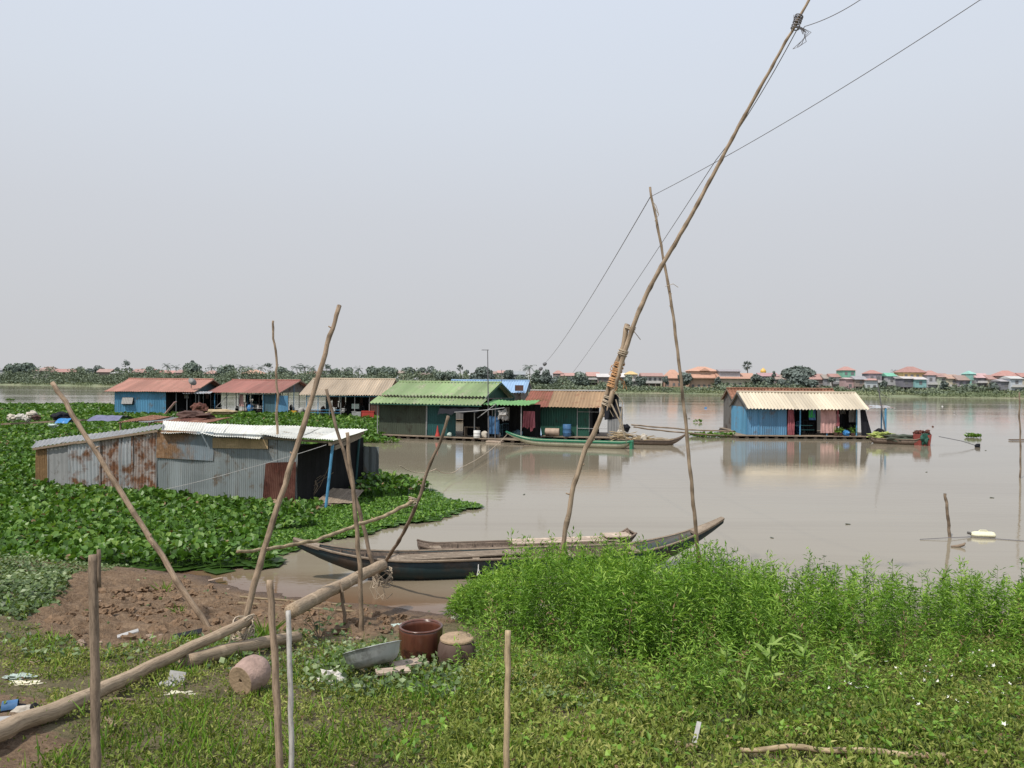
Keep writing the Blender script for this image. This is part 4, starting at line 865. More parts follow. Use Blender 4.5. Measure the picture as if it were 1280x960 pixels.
mb.add(vs, [(k * 3 + i, k * 3 + i + 1, k * 3 + i + 4, k * 3 + i + 3) for k in range(8) for i in range(2)]); mb.build('strap', M['blue'], j, True)
q = G(2, 912); fr = Fr(q.x, q.y, 12, q.z + .03); j = thing('sandal', 'pale blue sandal lying below the dark blue one', 'sandal', q); mb = MB(); sole(mb, fr, .24, .10, .022); mb.build('sole', M['blue'], j)
mb = MB(); vs = [fr.P(u_, -math.cos(math.pi * k / 8) * .052, .02 + math.sin(math.pi * k / 8) * .045) for k in range(9) for u_ in (-.03, .02, .07)]; mb.add(vs, [(k * 3 + i, k * 3 + i + 1, k * 3 + i + 4, k * 3 + i + 3) for k in range(8) for i in range(2)]); mb.build('strap', M['slab'], j, True)
q = G(30, 895); j = thing('old_shoe', 'worn tan shoe with a dark opening beside the end of the long trunk', 'shoe', q); mb = MB(); mb.blob(q + Vector((0, 0, .04)), (.10, .05, .045), .2, 2, 3, yaw=.4); mb.build('upper', M['sack'], j, True); mb = MB(); mb.lathe(q + Vector((.07, .03, .055)), [(0, .02), (.035, .022), (.04, .0), (.04, -.02)], 14, Vector((.6, .3, .6))); mb.build('opening', M['dark'], j)
# stones and clods on the mud (copies)
srcs = []
for k in range(4): mb = MB(); mb.blob(Vector((0, 0, 0)), (.07, .055, .035), .35, 1.8, 3); o_ = mb.build('stone', M['stone'], None, False, origin=(0, 0, 0)); srcs.append(o_)
st = [(108, 812), (120, 806), (158, 740), (166, 742), (178, 692 + 40), (197, 756), (245, 764), (262, 762), (285, 737), (140, 773), (170, 772), (186, 796), (203, 797), (228, 735), (150, 700 + 30), (60, 822), (45, 828), (100, 805), (118, 733), (300, 776), (328, 715), (272, 778), (55, 845), (74, 838), (520, 790), (545, 757), (372, 790), (240, 790), (125, 752), (180, 812)]
used = set()
for i, (a, b) in enumerate(st):
    k = i % 4; src = srcs[k]; o_ = src if k not in used else src.copy()
    if k in used: COL.objects.link(o_)
    used.add(k); q = G(a, b); o_.location = q + Vector((0, 0, .008)); s_ = random.uniform(.45, 1.15); o_.scale = (s_ * random.uniform(.8, 1.5), s_, s_ * .8); o_.rotation_euler = (0, 0, random.random() * 6)
    tag(o_, 'small pale stone half sunk in the bare mud', 'stone', 'pale stones scattered on the mud')
srcs = []
for k in range(4): mb = MB(); mb.blob(Vector((0, 0, 0)), (.08, .07, .045), .5, 2.2, 3); srcs.append(mb.build('earth_clod', M['clod'], None, False, origin=(0, 0, 0)))
used = set(); n_ = 0
xs_ = rng.uniform(-7.5, -1.5, 2600); ys_ = rng.uniform(9, 19, 2600)
ok = inside(np.stack((xs_, ys_), 1), mud_poly) & (ground_base(xs_, ys_) > .28)
for a, b in zip(xs_[ok][:285], ys_[ok][:285]):
    k = n_ % 4; src = srcs[k]; o_ = src if k not in used else src.copy()
    if k in used: COL.objects.link(o_)
    used.add(k); s_ = .4 + 1.3 * random.random() ** 2.2; o_.location = (a, b, ground(a, b) + .01); o_.scale = (s_ * 1.1, s_, s_ * 1.15); o_.rotation_euler = (random.uniform(-.5, .5), random.uniform(-.5, .5), random.random() * 6); n_ += 1
    tag(o_, 'lump of dark brown earth on the bare mud', 'clod', 'lumps of earth on the bare mud')
q = G(290, 806); 
# flat scraps of wood / sheet on the mud
for (a, b, l_, w_, mt, lb) in [(295, 716, .45, .16, 'plank', 'dark flat plank scrap at the top edge of the mud'), (157, 800, .22, .12, 'slab', 'pale torn scrap standing in the mud right of the split stake'), (232, 800, .35, .2, 'black_cloth', 'black sheet scrap beside the long trunk'), (268, 728, .3, .12, 'stone', 'pale flat scrap on the mud right of the leaning pole')]:
    q = G(a, b); mb = MB(); mb.bar(q + Vector((-l_ / 2, 0, .04)), q + Vector((l_ / 2, .12, .09)), w_, .015); solo(mb, 'flat_scrap', M[mt], lb, 'rubbish')
# dead sprig by the stick
q = G(400, 800); mb = MB(); 
for k in range(9): d_ = Vector((random.uniform(-1, .8), random.uniform(-.5, .5), random.uniform(.4, 1.2))).normalized() * random.uniform(.3, .6); mb.tube([q, q + d_ * .5 + Vector((0, 0, .03)), q + d_], [.008, .006, .003], 5)
rt = thing('dead_sprig', 'dark dying leafy sprig sticking out of the mud left of the straight stick', 'plant', q); mb.build('stem', M['darkpole'], rt)
n = 30; bb = np.array([list(q)]) + rdir(n, 20, 80) * rng.uniform(.2, .6, (n, 1)); leaves('leaf_cluster', bb, rdir(n, -40, 30), jup(n, .3), .10, .055, rng.uniform(0, .35, n), M['creeper'], rt, .15, 'round')

# ================================================================ BOATS
def hull(fr, L, hw, keel, gun, n=30, th=.03, sect=5, blunt=(0, 0), rise=(0, 0), gr=None):
    """returns ring function: station u in 0..1 -> outer/inner section points. hw, keel, gun are functions of u."""
    pts_o = []; pts_i = []
    for i in range(n + 1):
        u = i / n; x = u * L; w = hw(u); k = keel(u); g_ = gun(u); ro = []; ri = []
        for (a, b) in [(-1, 1), (-.86, .45), (-.55, .08), (0, 0), (.55, .08), (.86, .45), (1, 1)]:
            ro.append(fr.P(x, a * w, k + (g_ - k) * b)); ww = max(w - th, .001)
            ri.append(fr.P(x, a * ww, min(k + th * 1.2, g_ - .005) + (g_ - min(k + th * 1.2, g_ - .005)) * b))
        pts_o.append(ro); pts_i.append(ri)
    mb = MB(); m = 7; vs = [p for r_ in pts_o for p in r_] + [p for r_ in pts_i for p in r_]; O = (n + 1) * m; fs = []
    for i in range(n):
        for k in range(m - 1):
            fs.append((i * m + k, (i + 1) * m + k, (i + 1) * m + k + 1, i * m + k + 1)); fs.append((O + i * m + k, O + i * m + k + 1, O + (i + 1) * m + k + 1, O + (i + 1) * m + k))
        for k in (0, m - 1): fs.append((i * m + k, (i + 1) * m + k, O + (i + 1) * m + k, O + i * m + k)[::1 if k else -1])
    for i in (0, n): fs.append(tuple(i * m + k for k in range(m)))
    gs = []
    for p in vs: d = p - fr.o; gs.append((d.x * fr.s * -1 + d.y * fr.c, d.z, (d.x * fr.c + d.y * fr.s) * .6))
    mb.add(vs, fs, 1.0, [(a, c_, b) for a, b, c_ in gs]); return mb, pts_o
def ss(x): x = max(0, min(1, x)); return x * x * (3 - 2 * x)
def boat(name, label, p0, p1, hwmax, gun, keelr, matO, root_cat='boat', ribs=12, thw=(), rail='hull_wood', tipL=.9, tipR=.9, widthL=.05, widthR=.05, endL=.22, endR=.22, floor=True, matI=None, n=36, ribmat='hull_wood'):
    d = p1 - p0; L = math.hypot(d.x, d.y); yaw = math.degrees(math.atan2(d.y, d.x)); fr = Fr(p0.x, p0.y, yaw)
    root = thing(name, label, root_cat, (p0.x, p0.y, 0))
    e = lambda u: max(0, 1 - u / endL) if u < endL else (max(0, 1 - (1 - u) / endR) if u > 1 - endR else 0)
    tip = lambda u: tipL if u < .5 else tipR; wd = lambda u: widthL if u < .5 else widthR
    HW = lambda u: lerp(hwmax, wd(u), e(u) ** 1.7); K = lambda u: -keelr + (tip(u) + keelr - .12) * e(u) ** 2.0; GU = lambda u: gun + (tip(u) - gun) * e(u) ** 2.4 + .03 * abs(u - .5)
    mb, po = hull(fr, L, HW, K, GU, n); mb.build('hull', M[matO], root, True)
    for sgn, idx in ((-1, 0), (1, 6)):
        rl = MB(); rl.tube([po[i][idx] + Vector((0, 0, .012)) for i in range(n + 1)], .033, 6); rl.build('gunwale', M[rail], root)
        if matI:
            il = MB(); vs = []; 
            for i in range(n + 1): u = i / n; vs += [fr.P(u * L, sgn * (HW(u) - .036), GU(u) - .02), fr.P(u * L, sgn * (HW(u) * .8), lerp(K(u), GU(u), .35) + .04)]
            il.add(vs, [(2 * i, 2 * i + 1, 2 * i + 3, 2 * i + 2) for i in range(n)]); il.build('inner_planking', M[matI], root)
    for k in range(ribs):
        u = lerp(.10, .90, k / (ribs - 1)); w = HW(u) - .05
        if w < .12: continue
        rb = MB(); rb.tube([fr.P(u * L, a * w, lerp(K(u) + .06, GU(u) - .03, b)) for a, b in [(-1, 1), (-.84, .45), (-.5, .1), (0, .03), (.5, .1), (.84, .45), (1, 1)]], .026, 5); rb.build('rib', M[ribmat], root)
    for (u, w_) in thw:
        t_ = MB(); z_ = GU(u) - .05; t_.box(fr, u * L - w_ / 2, u * L + w_ / 2, -HW(u) + .035, HW(u) - .035, z_ - .03, z_); t_.build('thwart', M['plank'], root)
    if floor:
        f_ = MB(); 
        for k in range(4): a = lerp(-.6, .36, k / 3); f_.box(fr, .16 * L, .84 * L, a * hwmax, (a + .22) * hwmax, -keelr + .10, -keelr + .125)
        f_.build('floor_boards', M['plank'], root)
    return root, fr, L, HW, GU
a0 = W(372, 722, 0); a1 = W(908, 703, 0); a0.y = 18.9; a0.x = (368 - 640) / 960 * 18.9; a1 = Vector(((905 - 640) / 960 * 20.9, 20.9, 0))
canoe, fr, L, HW, GU = boat('wooden_canoe', 'long dark blue wooden canoe with upswept prows moored at the bank', a0, a1, .60, .50, .12, 'hull_blue', 'canoe', 16, [(.22, .2), (.40, .18), (.62, .2), (.78, .2)], 'plank', 1.02, 1.26, .07, .07, .30, .32, True, 'hull_wood')
mb = MB(); mb.box(fr, -.02, .85, -.1, .1, .0, .01);  # stem caps on both prows
for (u0, u1, nm) in [(0, .055, 'stem_cap'), (.925, 1, 'stem_cap')]:
    mb = MB(); k = 8; vs = []
    for i in range(k + 1): u = lerp(u0, u1, i / k); w = HW(u) + .02; z = GU(u) + .035; vs += [fr.P(u * L, -w, z), fr.P(u * L, w, z), fr.P(u * L, w, z - .07), fr.P(u * L, -w, z - .07)]
    mb.add(vs, [(4 * i + a, 4 * i + (a + 1) % 4, 4 * i + 4 + (a + 1) % 4, 4 * i + 4 + a) for i in range(k) for a in range(4)] + [(3, 2, 1, 0), (4 * k, 4 * k + 1, 4 * k + 2, 4 * k + 3)]); mb.build(nm, M['plank'], canoe)
mb = MB(); q = fr.P(L * .4, -.58, .40); mb.tube([q, q + Vector((0, -.03, -.1)), q + Vector((.03, -.04, -.2)), q + Vector((-.03, -.04, -.28)), q + Vector((0, -.03, -.1))], .012, 5); solo(mb, 'rope_loop', M['white'], 'white cord loop hanging on the side of the blue canoe', 'rope')
mb = MB(); q = fr.P(L * .50, -.2, .22); mb.box(Fr(q.x, q.y, 10), -.28, .28, -.12, .12, .33, .37); solo(mb, 'folded_sheet', M['blue'], 'folded pale blue sheet lying in the dark blue canoe', 'sheet')
mb = MB()
for k in range(4): q = fr.P(L * .17 + .5 * k, .1 * k - .1, .42); mb.bar(fr.P(L * .2, .35 - .16 * k, .45), fr.P(L * .52, .45 - .14 * k, .50), .11, .03)
solo(mb, 'loose_boards', M['plank'], 'bundle of loose boards laid lengthwise in the dark blue canoe', 'boards')
c0 = Vector(((524 - 640) / 960 * 20.45, 20.45, 0)); c1 = Vector(((792 - 640) / 960 * 21.7, 21.7, 0))
c2 = boat('flat_boat', 'old brown wooden boat with square ends moored behind the blue canoe', c0, c1, .42, .50, .06, 'hull_wood', 'boat', 11, [(.08, .3), (.93, .35)], 'hull_wood', .62, .74, .34, .34, .12, .14, False, 'hull_wood')
fr2, L2 = c2[1], c2[2]
mb = MB()
for k in range(3): mb.box(fr2, L2 * .42, L2 * .92, -.30 + .2 * k, -.11 + .2 * k, .56 + .004 * k, .585 + .004 * k, random.uniform(.85, 1.1))
solo(mb, 'deck_planks', M['plank_pale'], 'pale planks laid over the right half of the brown square-ended boat', 'planks')
mb = MB(); mb.box(fr2, L2 * .86, L2 * .985, -.29, .29, .645, .675); solo(mb, 'wooden_block', M['plank_pale'], 'pale wooden block on the right end of the brown square-ended boat', 'block')
mb = MB(); mb.box(fr2, L2 * .13, L2 * .26, -.35, .25, .38, .40); solo(mb, 'grey_sheet', M['mint'], 'pale sheet in the left end of the brown square-ended boat', 'sheet')

# green long boat
g0 = Vector(((633 - 640) / 960 * 59.5, 59.5, 0)); g1 = Vector(((791 - 640) / 960 * 56.6, 56.6, 0))
gb, frg, Lg, HWg, GUg = boat('painted_long_boat', 'long boat painted green with cream sides moored before the green houseboat', g0, g1, .62, .44, .10, 'cream_paint', 'boat', 10, [(.2, .3), (.5, .25), (.7, .25)], 'green_paint', 1.0, .55, .08, .42, .34, .12, True, 'green_paint')
mb = MB(); n = 30; vs = []
for i in range(n + 1): u = lerp(.0, .995, i / n); w = HWg(u) + .012; z = GUg(u); vs += [frg.P(u * Lg, -w, z + .01), frg.P(u * Lg, -w * .985, z - .075)]
mb.add(vs, [(2 * i, 2 * i + 2, 2 * i + 3, 2 * i + 1) for i in range(n)]); mb.build('green_stripe', M['green_paint'], gb)
mb = MB(); mb.box(frg, Lg * .985, Lg * 1.005, -.43, .43, .0, .56); mb.build('transom', M['green_paint'], gb)
wire([frg.P(.1, 0, .8), PD(575, 585, 40), PD(545, 586, 36), PD(500, 582, 34)], .02, 'pale mooring rope sagging from the bow of the green boat over the water', 'rope', .25, name='mooring_rope')
# cargo boat heaped with branches
h0 = Vector(((768 - 640) / 960 * 61, 61, 0)); h1 = Vector(((857 - 640) / 960 * 60.0, 60.0, 0))
cb, frc, Lc, HWc, GUc = boat('cargo_boat', 'low wooden boat heaped with cut branches', h0, h1, .6, .35, .1, 'hull_wood', 'boat', 8, [], 'hull_wood', .5, .85, .3, .1, .15, .3)
mb = MB()
for k in range(110):
    u = random.uniform(.02, .72); c_ = frc.P(u * Lc, random.uniform(-.45, .45), random.uniform(.3, .75) * (1.2 - u)); a_ = random.uniform(-.5, .5); l_ = random.uniform(.3, .9); d_ = Vector((math.cos(a_), math.sin(a_) * .6, random.uniform(-.35, .35))) * l_
    mb.tube([c_ - d_, c_ + Vector((0, 0, .05)), c_ + d_], [.035, .03, .02], 5, random.uniform(.6, 1.2))
solo(mb, 'branch_pile', M['branch'], 'heap of cut branches piled in the cargo boat', 'firewood')
mb = MB(); mb.blob(frc.P(Lc * .42, -.3, .5), (.28, .25, .35), .2, 2, 3); mb.build('sack', M['sack']); 
s_ = [o for o in COL.objects if o.name == 'sack'][-1]; tag(s_, 'white sack standing at the near side of the cargo boat', 'sack')
mb = MB(); mb.blob(frc.P(Lc * .17, .2, 1.25), (.3, .25, .28), .3, 2, 3); solo(mb, 'black_bundle', M['black_cloth'], 'black bundle on top of the branches in the cargo boat', 'bundle')
for k, (a, b, c_, d_, l_) in enumerate([(790, 531, 918, 539, 'upper'), (792, 534, 918, 545, 'lower')]):
    p0 = PD(a, b, 62 + k); p1 = PD(c_, d_, 69); pole('gangway_pole', 'bamboo', l_ + ' of two long bamboo poles reaching from the branch boat to the blue houseboat', 'pole', [p0, p0.lerp(p1, .5) - Vector((0, 0, .1)), p1], .06, .06, 18, .05, .1)

# ================================================================ HOUSEBOATS
def roof_plane(mb, fr, u0, u1, v0, z0, v1, z1, n, amp=.035, du0=0, du1=0, sag=0, rows=5, dent=.04):
    mb.corr(fr.P(u0, v0, z0), fr.P(u1, v0, z0), fr.P(u1 + du1, v1, z1), fr.P(u0 + du0, v1, z1), n, amp, 4, sag, 1, rows, dent)
def gable_house(root, fr, L, Dp, eave, ridge, rm, n, over=.5, ov_f=.7, wallm=None, amp=.035):
    mb = MB(); roof_plane(mb, fr, -over, L + over, -ov_f, eave, Dp / 2, ridge, n, amp); rf = mb.build('roof', M[rm], root)
    mb = MB(); roof_plane(mb, fr, L + over, -over, Dp + ov_f * .6, eave, Dp / 2, ridge - .01, n, amp); mb.build('rear_roof', M[rm], rf)
    mb = MB(); mb.tube([fr.P(-over, Dp / 2, ridge + .05), fr.P(L + over, Dp / 2, ridge + .05)], .09, 6); mb.build('ridge_cap', M[rm], rf)
    for u in (-over + .04, L + over - .04):
        mb = MB(); mb.bar(fr.P(u, -ov_f, eave - .06), fr.P(u, Dp / 2, ridge - .06), .05, .12); mb.bar(fr.P(u, Dp + ov_f * .6, eave - .06), fr.P(u, Dp / 2, ridge - .06), .05, .12); mb.build('barge_board', M['plank'], rf)
    if wallm:
        for u in (0, L):
            g_ = MB(); g_.add([fr.P(u, 0, eave - .02), fr.P(u, Dp, eave - .02), fr.P(u, Dp / 2, ridge - .1)], [(0, 1, 2)]); g_.build('gable_panel', M[wallm], root)
    return rf
def wallp(root, fr, u0, v0, u1, v1, z0, z1, mat, n=20, amp=.02, label=None, name='wall_panel'):
    mb = MB(); mb.corr(fr.P(u0, v0, z0), fr.P(u1, v1, z0), fr.P(u1, v1, z1), fr.P(u0, v0, z1), n, amp, 4, 0, 1, 3, .02); o = mb.build(name, M[mat], root)
    if label: o['label'] = label
    return o
def post(root, fr, u, v, z0, z1, r=.05, mat='grey_post', name='post'):
    mb = MB(); mb.tube([fr.P(u, v, z0), fr.P(u, v, z1)], r, 6); return mb.build(name, M[mat], root)
def deck(root, fr, u0, u1, v0, v1, z=.28, mat='plank'):
    mb = MB(); mb.box(fr, u0, u1, v0, v1, z - .07, z); mb.build('deck', M[mat], root)
    mb = MB(); n_ = max(3, int((u1 - u0) / .8))
    for k in range(n_): u = lerp(u0 + .1, u1 - .1, k / (n_ - 1)); mb.tube([fr.P(u, v0 + .02, .03), fr.P(u, v1 - .02, .03)], .17, 7, random.uniform(.6, 1))
    mb.build('float_logs', M['float_dark'], root)
def clutter(fr, spots, lab, mats=('grey', 'blue_dull', 'wall_brown', 'wall_teal')): pass
def barrel(name, c, r, h, mat, label, axis=Vector((0, 0, 1)), cat='barrel'):
    mb = MB(); mb.lathe(c, [(0, 0.0), (r * .93, .0), (r, .02), (r, h * .3), (r * 1.03, h * .32), (r, h * .34), (r, h * .64), (r * 1.03, h * .66), (r, h * .68), (r, h - .02), (r * .93, h), (r * .9, h - .02), (0, h - .02)], 18, axis); return solo(mb, name, M[mat], label, cat, smooth=True)
# --- A: blue houseboat far left
frA = Fr(-51.2, 99, 0); A_ = thing('blue_houseboat', 'leftmost houseboat with blue walls and faded red roof', 'houseboat', frA.o)
gable_house(A_, frA, 9.4, 11.5, 3.15, 4.75, 'red_roof', 40, 1.1, .5, 'blue_dull', .03)
deck(A_, frA, -.6, 11.6, -.4, 11.6)
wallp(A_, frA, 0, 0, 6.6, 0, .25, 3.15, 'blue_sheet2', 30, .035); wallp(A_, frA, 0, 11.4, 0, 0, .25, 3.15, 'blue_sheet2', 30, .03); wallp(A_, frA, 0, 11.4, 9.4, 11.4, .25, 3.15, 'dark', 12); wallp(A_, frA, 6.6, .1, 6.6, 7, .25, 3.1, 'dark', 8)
w_ = MB(); w_.box(frA, 1.0, 2.5, -.10, -.05, 1.45, 2.35); wn = w_.build('window', M['dark'], A_); w_ = MB(); w_.corr(frA.P(1.05, -.45, 1.55), frA.P(2.45, -.45, 1.55), frA.P(2.45, -.11, 2.38), frA.P(1.05, -.11, 2.38), 7, .03); w_.build('shutter', M['slab'], wn)
for u in (7.9, 9.3, 10.8): post(A_, frA, u, .05, .2, 3.1, .06, 'steel')
for k in range(4): post(A_, frA, 9.4, 2.5 + 2.5 * k, .2, 3.1, .05, 'grey_post')
mb = MB(); mb.corr(frA.P(9.0, -.6, 2.95), frA.P(12.4, -.3, 2.95), frA.P(12.4, 1, 3.2), frA.P(9.0, 1, 3.2), 10, .03); mb.build('awning', M['galv'], A_)
# dish on the roof
dq = frA.P(9.6, .6, 3.6); dd_ = thing('satellite_dish', 'dark satellite dish on the roof edge of the blue houseboat', 'dish', dq); mb = MB(); mb.lathe(dq + Vector((0, 0, .7)), [(0, 0), (.25, .05), (.45, .16), (.56, .30), (.57, .31)], 20, Vector((.8, -.5, .6))); mb.build('reflector', M['grey'], dd_, True); mb = MB(); mb.tube([dq, dq + Vector((0, 0, .7))], .05, 6); mb.tube([dq + Vector((0, 0, .7)), dq + Vector((.5, -.3, .95))], .03, 5); mb.build('bracket', M['steel'], dd_)
# --- B: open pavilion with red roof
frB = Fr(-39.8, 102.6, -7); B_h = thing('open_houseboat', 'open-sided houseboat with a red roof, second from the left', 'houseboat', frB.o)
gable_house(B_h, frB, 8.6, 13, 3.05, 4.7, 'red_roof2', 42, .8, .6, 'wall_grey', .03); deck(B_h, frB, -.8, 10.6, -.5, 13)
for k in range(6):
    for v in (0.0, 6, 12): post(B_h, frB, .1 + 1.7 * k, v, .2, 3.1 if v != 6 else 4.4, .06, random.choice(['grey_post', 'blue_post', 'steel']))
wallp(B_h, frB, 6.9, .15, 8.7, .15, .25, 2.9, 'blue_dull', 8); wallp(B_h, frB, 8.75, 0.2, 10.2, .3, .25, 2.7, 'blue_sheet', 8); wallp(B_h, frB, 6.9, .2, 6.9, 5, .25, 2.9, 'wall_brown', 8)
mb = MB(); mb.bar(frB.P(.1, 0, .9), frB.P(2.2, 0, 2.9), .06, .06); mb.bar(frB.P(0, 0, 1.0), frB.P(6.8, 0, 1.0), .05, .05); mb.bar(frB.P(0, 0, 2.85), frB.P(8.6, 0, 2.85), .08, .1); mb.build('railing', M['grey_post'], B_h)
def dark_clutter(fr, u0, u1, v0, v1, n, zmax, label, mats, seed=1):
    """furniture and goods under a roof: racks, boxes, hung things, each a thing"""
    random.seed(seed)
    for k in range(n):
        u = random.uniform(u0, u1); v = random.uniform(v0, v1); w = random.uniform(.25, .7); h = random.uniform(.4, zmax); kind = random.choice(['shelf', 'stool', 'bundle', 'hanging'])
        m_ = M[random.choice(mats)]; mb = MB()
        if kind == 'shelf':
            for a in (0, w):
                for b in (0, .4): mb.box(fr, u + a, u + a + .05, v + b, v + b + .05, .28, .28 + h)
            for zz in np.linspace(.4, .25 + h, 3): mb.box(fr, u - .02, u + w + .07, v - .02, v + .47, zz, zz + .04)
            solo(mb, 'shelf', m_, 'rough shelf standing ' + label, 'shelf', 'household goods ' + label)
        elif kind == 'stool':
            for a in (0, .35):
                for b in (0, .35): mb.box(fr, u + a, u + a + .05, v + b, v + b + .05, .28, .72)
            mb.box(fr, u - .05, u + .45, v - .05, v + .45, .72, .78); solo(mb, 'stool', m_, 'low stool standing ' + label, 'stool', 'household goods ' + label)
        elif kind == 'bundle':
            mb.blob(fr.P(u, v, .28 + h * .3), (w * .6, .35, h * .4), .25, 2, 2); solo(mb, 'bundle', m_, 'dark bundle of goods lying ' + label, 'bundle', 'household goods ' + label)
        else:
            zt = 2.75; mb.cloth(fr.P(u, v, zt - h), fr.P(u + w, v, zt - h), fr.P(u + w, v + .05, zt), fr.P(u, v + .05, zt), 6, 5, .04, 4); solo(mb, 'hanging_cloth', m_, 'cloth hanging under the roof ' + label, 'cloth', 'household goods ' + label)
dk = ['dark', 'black_cloth', 'wall_brown', 'blue_dull', 'wall_teal', 'grey']
dark_clutter(frB, .3, 6.6, .6, 12, 52, 1.8, 'inside the open red-roofed houseboat', dk, 3)
dark_clutter(frA, 6.9, 11.2, .4, 8, 16, 1.7, 'inside the leftmost blue houseboat', dk + ['dark'], 4)
mb = MB(); mb.cloth(frB.P(3.4, .2, 1.2), frB.P(4.1, .2, 1.2), frB.P(4.0, .2, 2.9), frB.P(3.5, .2, 2.9), 8, 6, .05, 4); solo(mb, 'curtain', M['pink_cloth'], 'dusty pink curtain hanging in the open red-roofed houseboat', 'curtain')
mb = MB(); mb.blob(frB.P(4.9, .4, .95), (.4, .3, .6), .2, 2, 3); solo(mb, 'blue_drum', M['blue_bright'], 'bright blue bundle in the open red-roofed houseboat', 'bundle')
mb = MB(); mb.box(frB, 11.0, 11.7, -.6, -.2, .3, .75); solo(mb, 'crate', M['yellow'], 'yellow crate between the red-roofed and cream-roofed houseboats', 'crate')
mb = MB(); mb.lathe(frB.P(12.3, -.3, .3), [(0, 0), (.3, 0), (.38, .3), (.36, .7), (.2, .85), (0, .86)], 16); solo(mb, 'plastic_tub', M['slab'], 'pale round tub right of the yellow crate', 'tub', smooth=True)
mb = MB(); mb.box(frA, 11.5, 24, -1.6, -.5, .18, .28); solo(mb, 'walkway', M['plank'], 'low plank walkway joining the red-roofed houseboats', 'walkway')
# --- C: cream roof
frC = Fr(-25.4, 94.3, 0); C_h = thing('cream_roofed_houseboat', 'houseboat with a ribbed cream roof left of the green one', 'houseboat', frC.o)
gable_house(C_h, frC, 9.6, 12, 3.0, 4.95, 'cream_roof', 34, .6, .5, 'wall_brown', .075); deck(C_h, frC, -.4, 10.2, -.3, 12)
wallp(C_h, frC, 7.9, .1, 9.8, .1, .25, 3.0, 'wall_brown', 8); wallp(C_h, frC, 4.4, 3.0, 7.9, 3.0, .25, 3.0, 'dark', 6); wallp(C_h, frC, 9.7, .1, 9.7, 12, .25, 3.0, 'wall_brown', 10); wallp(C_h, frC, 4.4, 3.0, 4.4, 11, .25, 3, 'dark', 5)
for u in (.2, 1.6, 3.0, 4.4, 6.1, 7.9): post(C_h, frC, u, 0, .2, 3.0, .05, 'blue_post' if u < 3 else 'grey_post')
for u in (.2, 2.4, 4.3): post(C_h, frC, u, 11.5, .2, 3.0, .05)
mb = MB(); mb.bar(frC.P(.1, 0, 1.15), frC.P(4.4, 0, 1.15), .06, .05); mb.bar(frC.P(.1, 0, .8), frC.P(4.4, 0, .8), .05, .05); mb.bar(frC.P(.1, 0, 2.8), frC.P(9.6, 0, 2.85), .06, .1); mb.build('railing', M['blue_post'], C_h)
dark_clutter(frC, .3, 4.0, .5, 10, 26, 1.7, 'inside the cream-roofed houseboat', dk, 5); dark_clutter(frC, 4.6, 7.4, .6, 2.6, 10, 1.8, 'before the dark wall of the cream-roofed houseboat', dk + ['mint', 'blue_bright', 'slab'], 6)
mb = MB(); mb.box(frC, 7.0, 8.5, -.25, .4, .3, .95); c_ = mb.build('cool_box', M['red']); tag(c_, 'red cool box on the deck of the cream-roofed houseboat', 'cool box'); mb = MB(); mb.box(frC, 6.95, 8.55, -.28, .43, .952, 1.07); mb.build('lid', M['red'], c_)
mb = MB(); mb.box(frC, 5.8, 6.9, -.25, .3, .3, .95); mb.box(frC, 5.75, 6.3, -.28, .33, .952, 1.0); solo(mb, 'crate', M['grey_post'], 'grey crate left of the red cool box', 'crate')
mb = MB(); mb.box(frC, 5.6, 6.5, .6, 1, 1.3, 1.9); solo(mb, 'plastic_box', M['mint'], 'pale green box on the shelf above the grey crate', 'box')
# --- D: green houseboat
frD = Fr(-11.45, 66.3, -21.5); D_h = thing('green_houseboat', 'green-roofed houseboat with a two-tier roof on dark floats', 'houseboat', frD.o)
LD = 9.5
mb = MB(); roof_plane(mb, frD, -.35, LD + .6, -.95, 2.95, .55, 3.5, 33, .07); mb.build('lower_roof', M['green_roof'], D_h)
mb = MB(); roof_plane(mb, frD, 0.05, LD + .55, .25, 3.62, 3.3, 4.75, 31, .07); rf = mb.build('roof', M['green_roof'], D_h)
mb = MB(); roof_plane(mb, frD, LD + .55, .05, 6.6, 3.4, 3.3, 4.74, 31, .05); mb.build('rear_roof', M['green_roof'], rf)
mb = MB(); mb.tube([frD.P(.05, 3.3, 4.8), frD.P(LD + .55, 3.3, 4.8)], .07, 6); mb.build('ridge_cap', M['green_roof'], rf)
mb = MB(); mb.bar(frD.P(LD + .52, .25, 3.56), frD.P(LD + .52, 3.3, 4.68), .05, .12); mb.bar(frD.P(LD + .52, 6.6, 3.36), frD.P(LD + .52, 3.3, 4.68), .05, .12); mb.bar(frD.P(-.3, -.9, 2.88), frD.P(LD + .55, -.9, 2.88), .05, .08); mb.build('barge_board', M['wall_green'], rf)
mb = MB(); mb.add([frD.P(LD, .3, 3.5), frD.P(LD, 6.4, 3.4), frD.P(LD, 3.3, 4.65)], [(0, 1, 2)]); mb.build('gable_panel', M['wall_green'], D_h)
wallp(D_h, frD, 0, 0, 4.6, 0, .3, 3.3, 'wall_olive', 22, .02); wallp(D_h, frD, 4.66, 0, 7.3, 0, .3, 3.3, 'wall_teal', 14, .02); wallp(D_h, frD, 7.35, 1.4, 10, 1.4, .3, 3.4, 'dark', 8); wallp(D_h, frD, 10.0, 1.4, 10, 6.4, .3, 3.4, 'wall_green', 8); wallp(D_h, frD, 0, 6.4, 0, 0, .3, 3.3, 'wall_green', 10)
for u in (-.1, 4.63, 9.05): post(D_h, frD, u, -.08, -.3, 3.2, .05, 'grey_post')
post(D_h, frD, 7.32, -.05, .2, 3.1, .04, 'wall_teal')
deck(D_h, frD, -.3, 13.6, -.7, 6.4, .27)
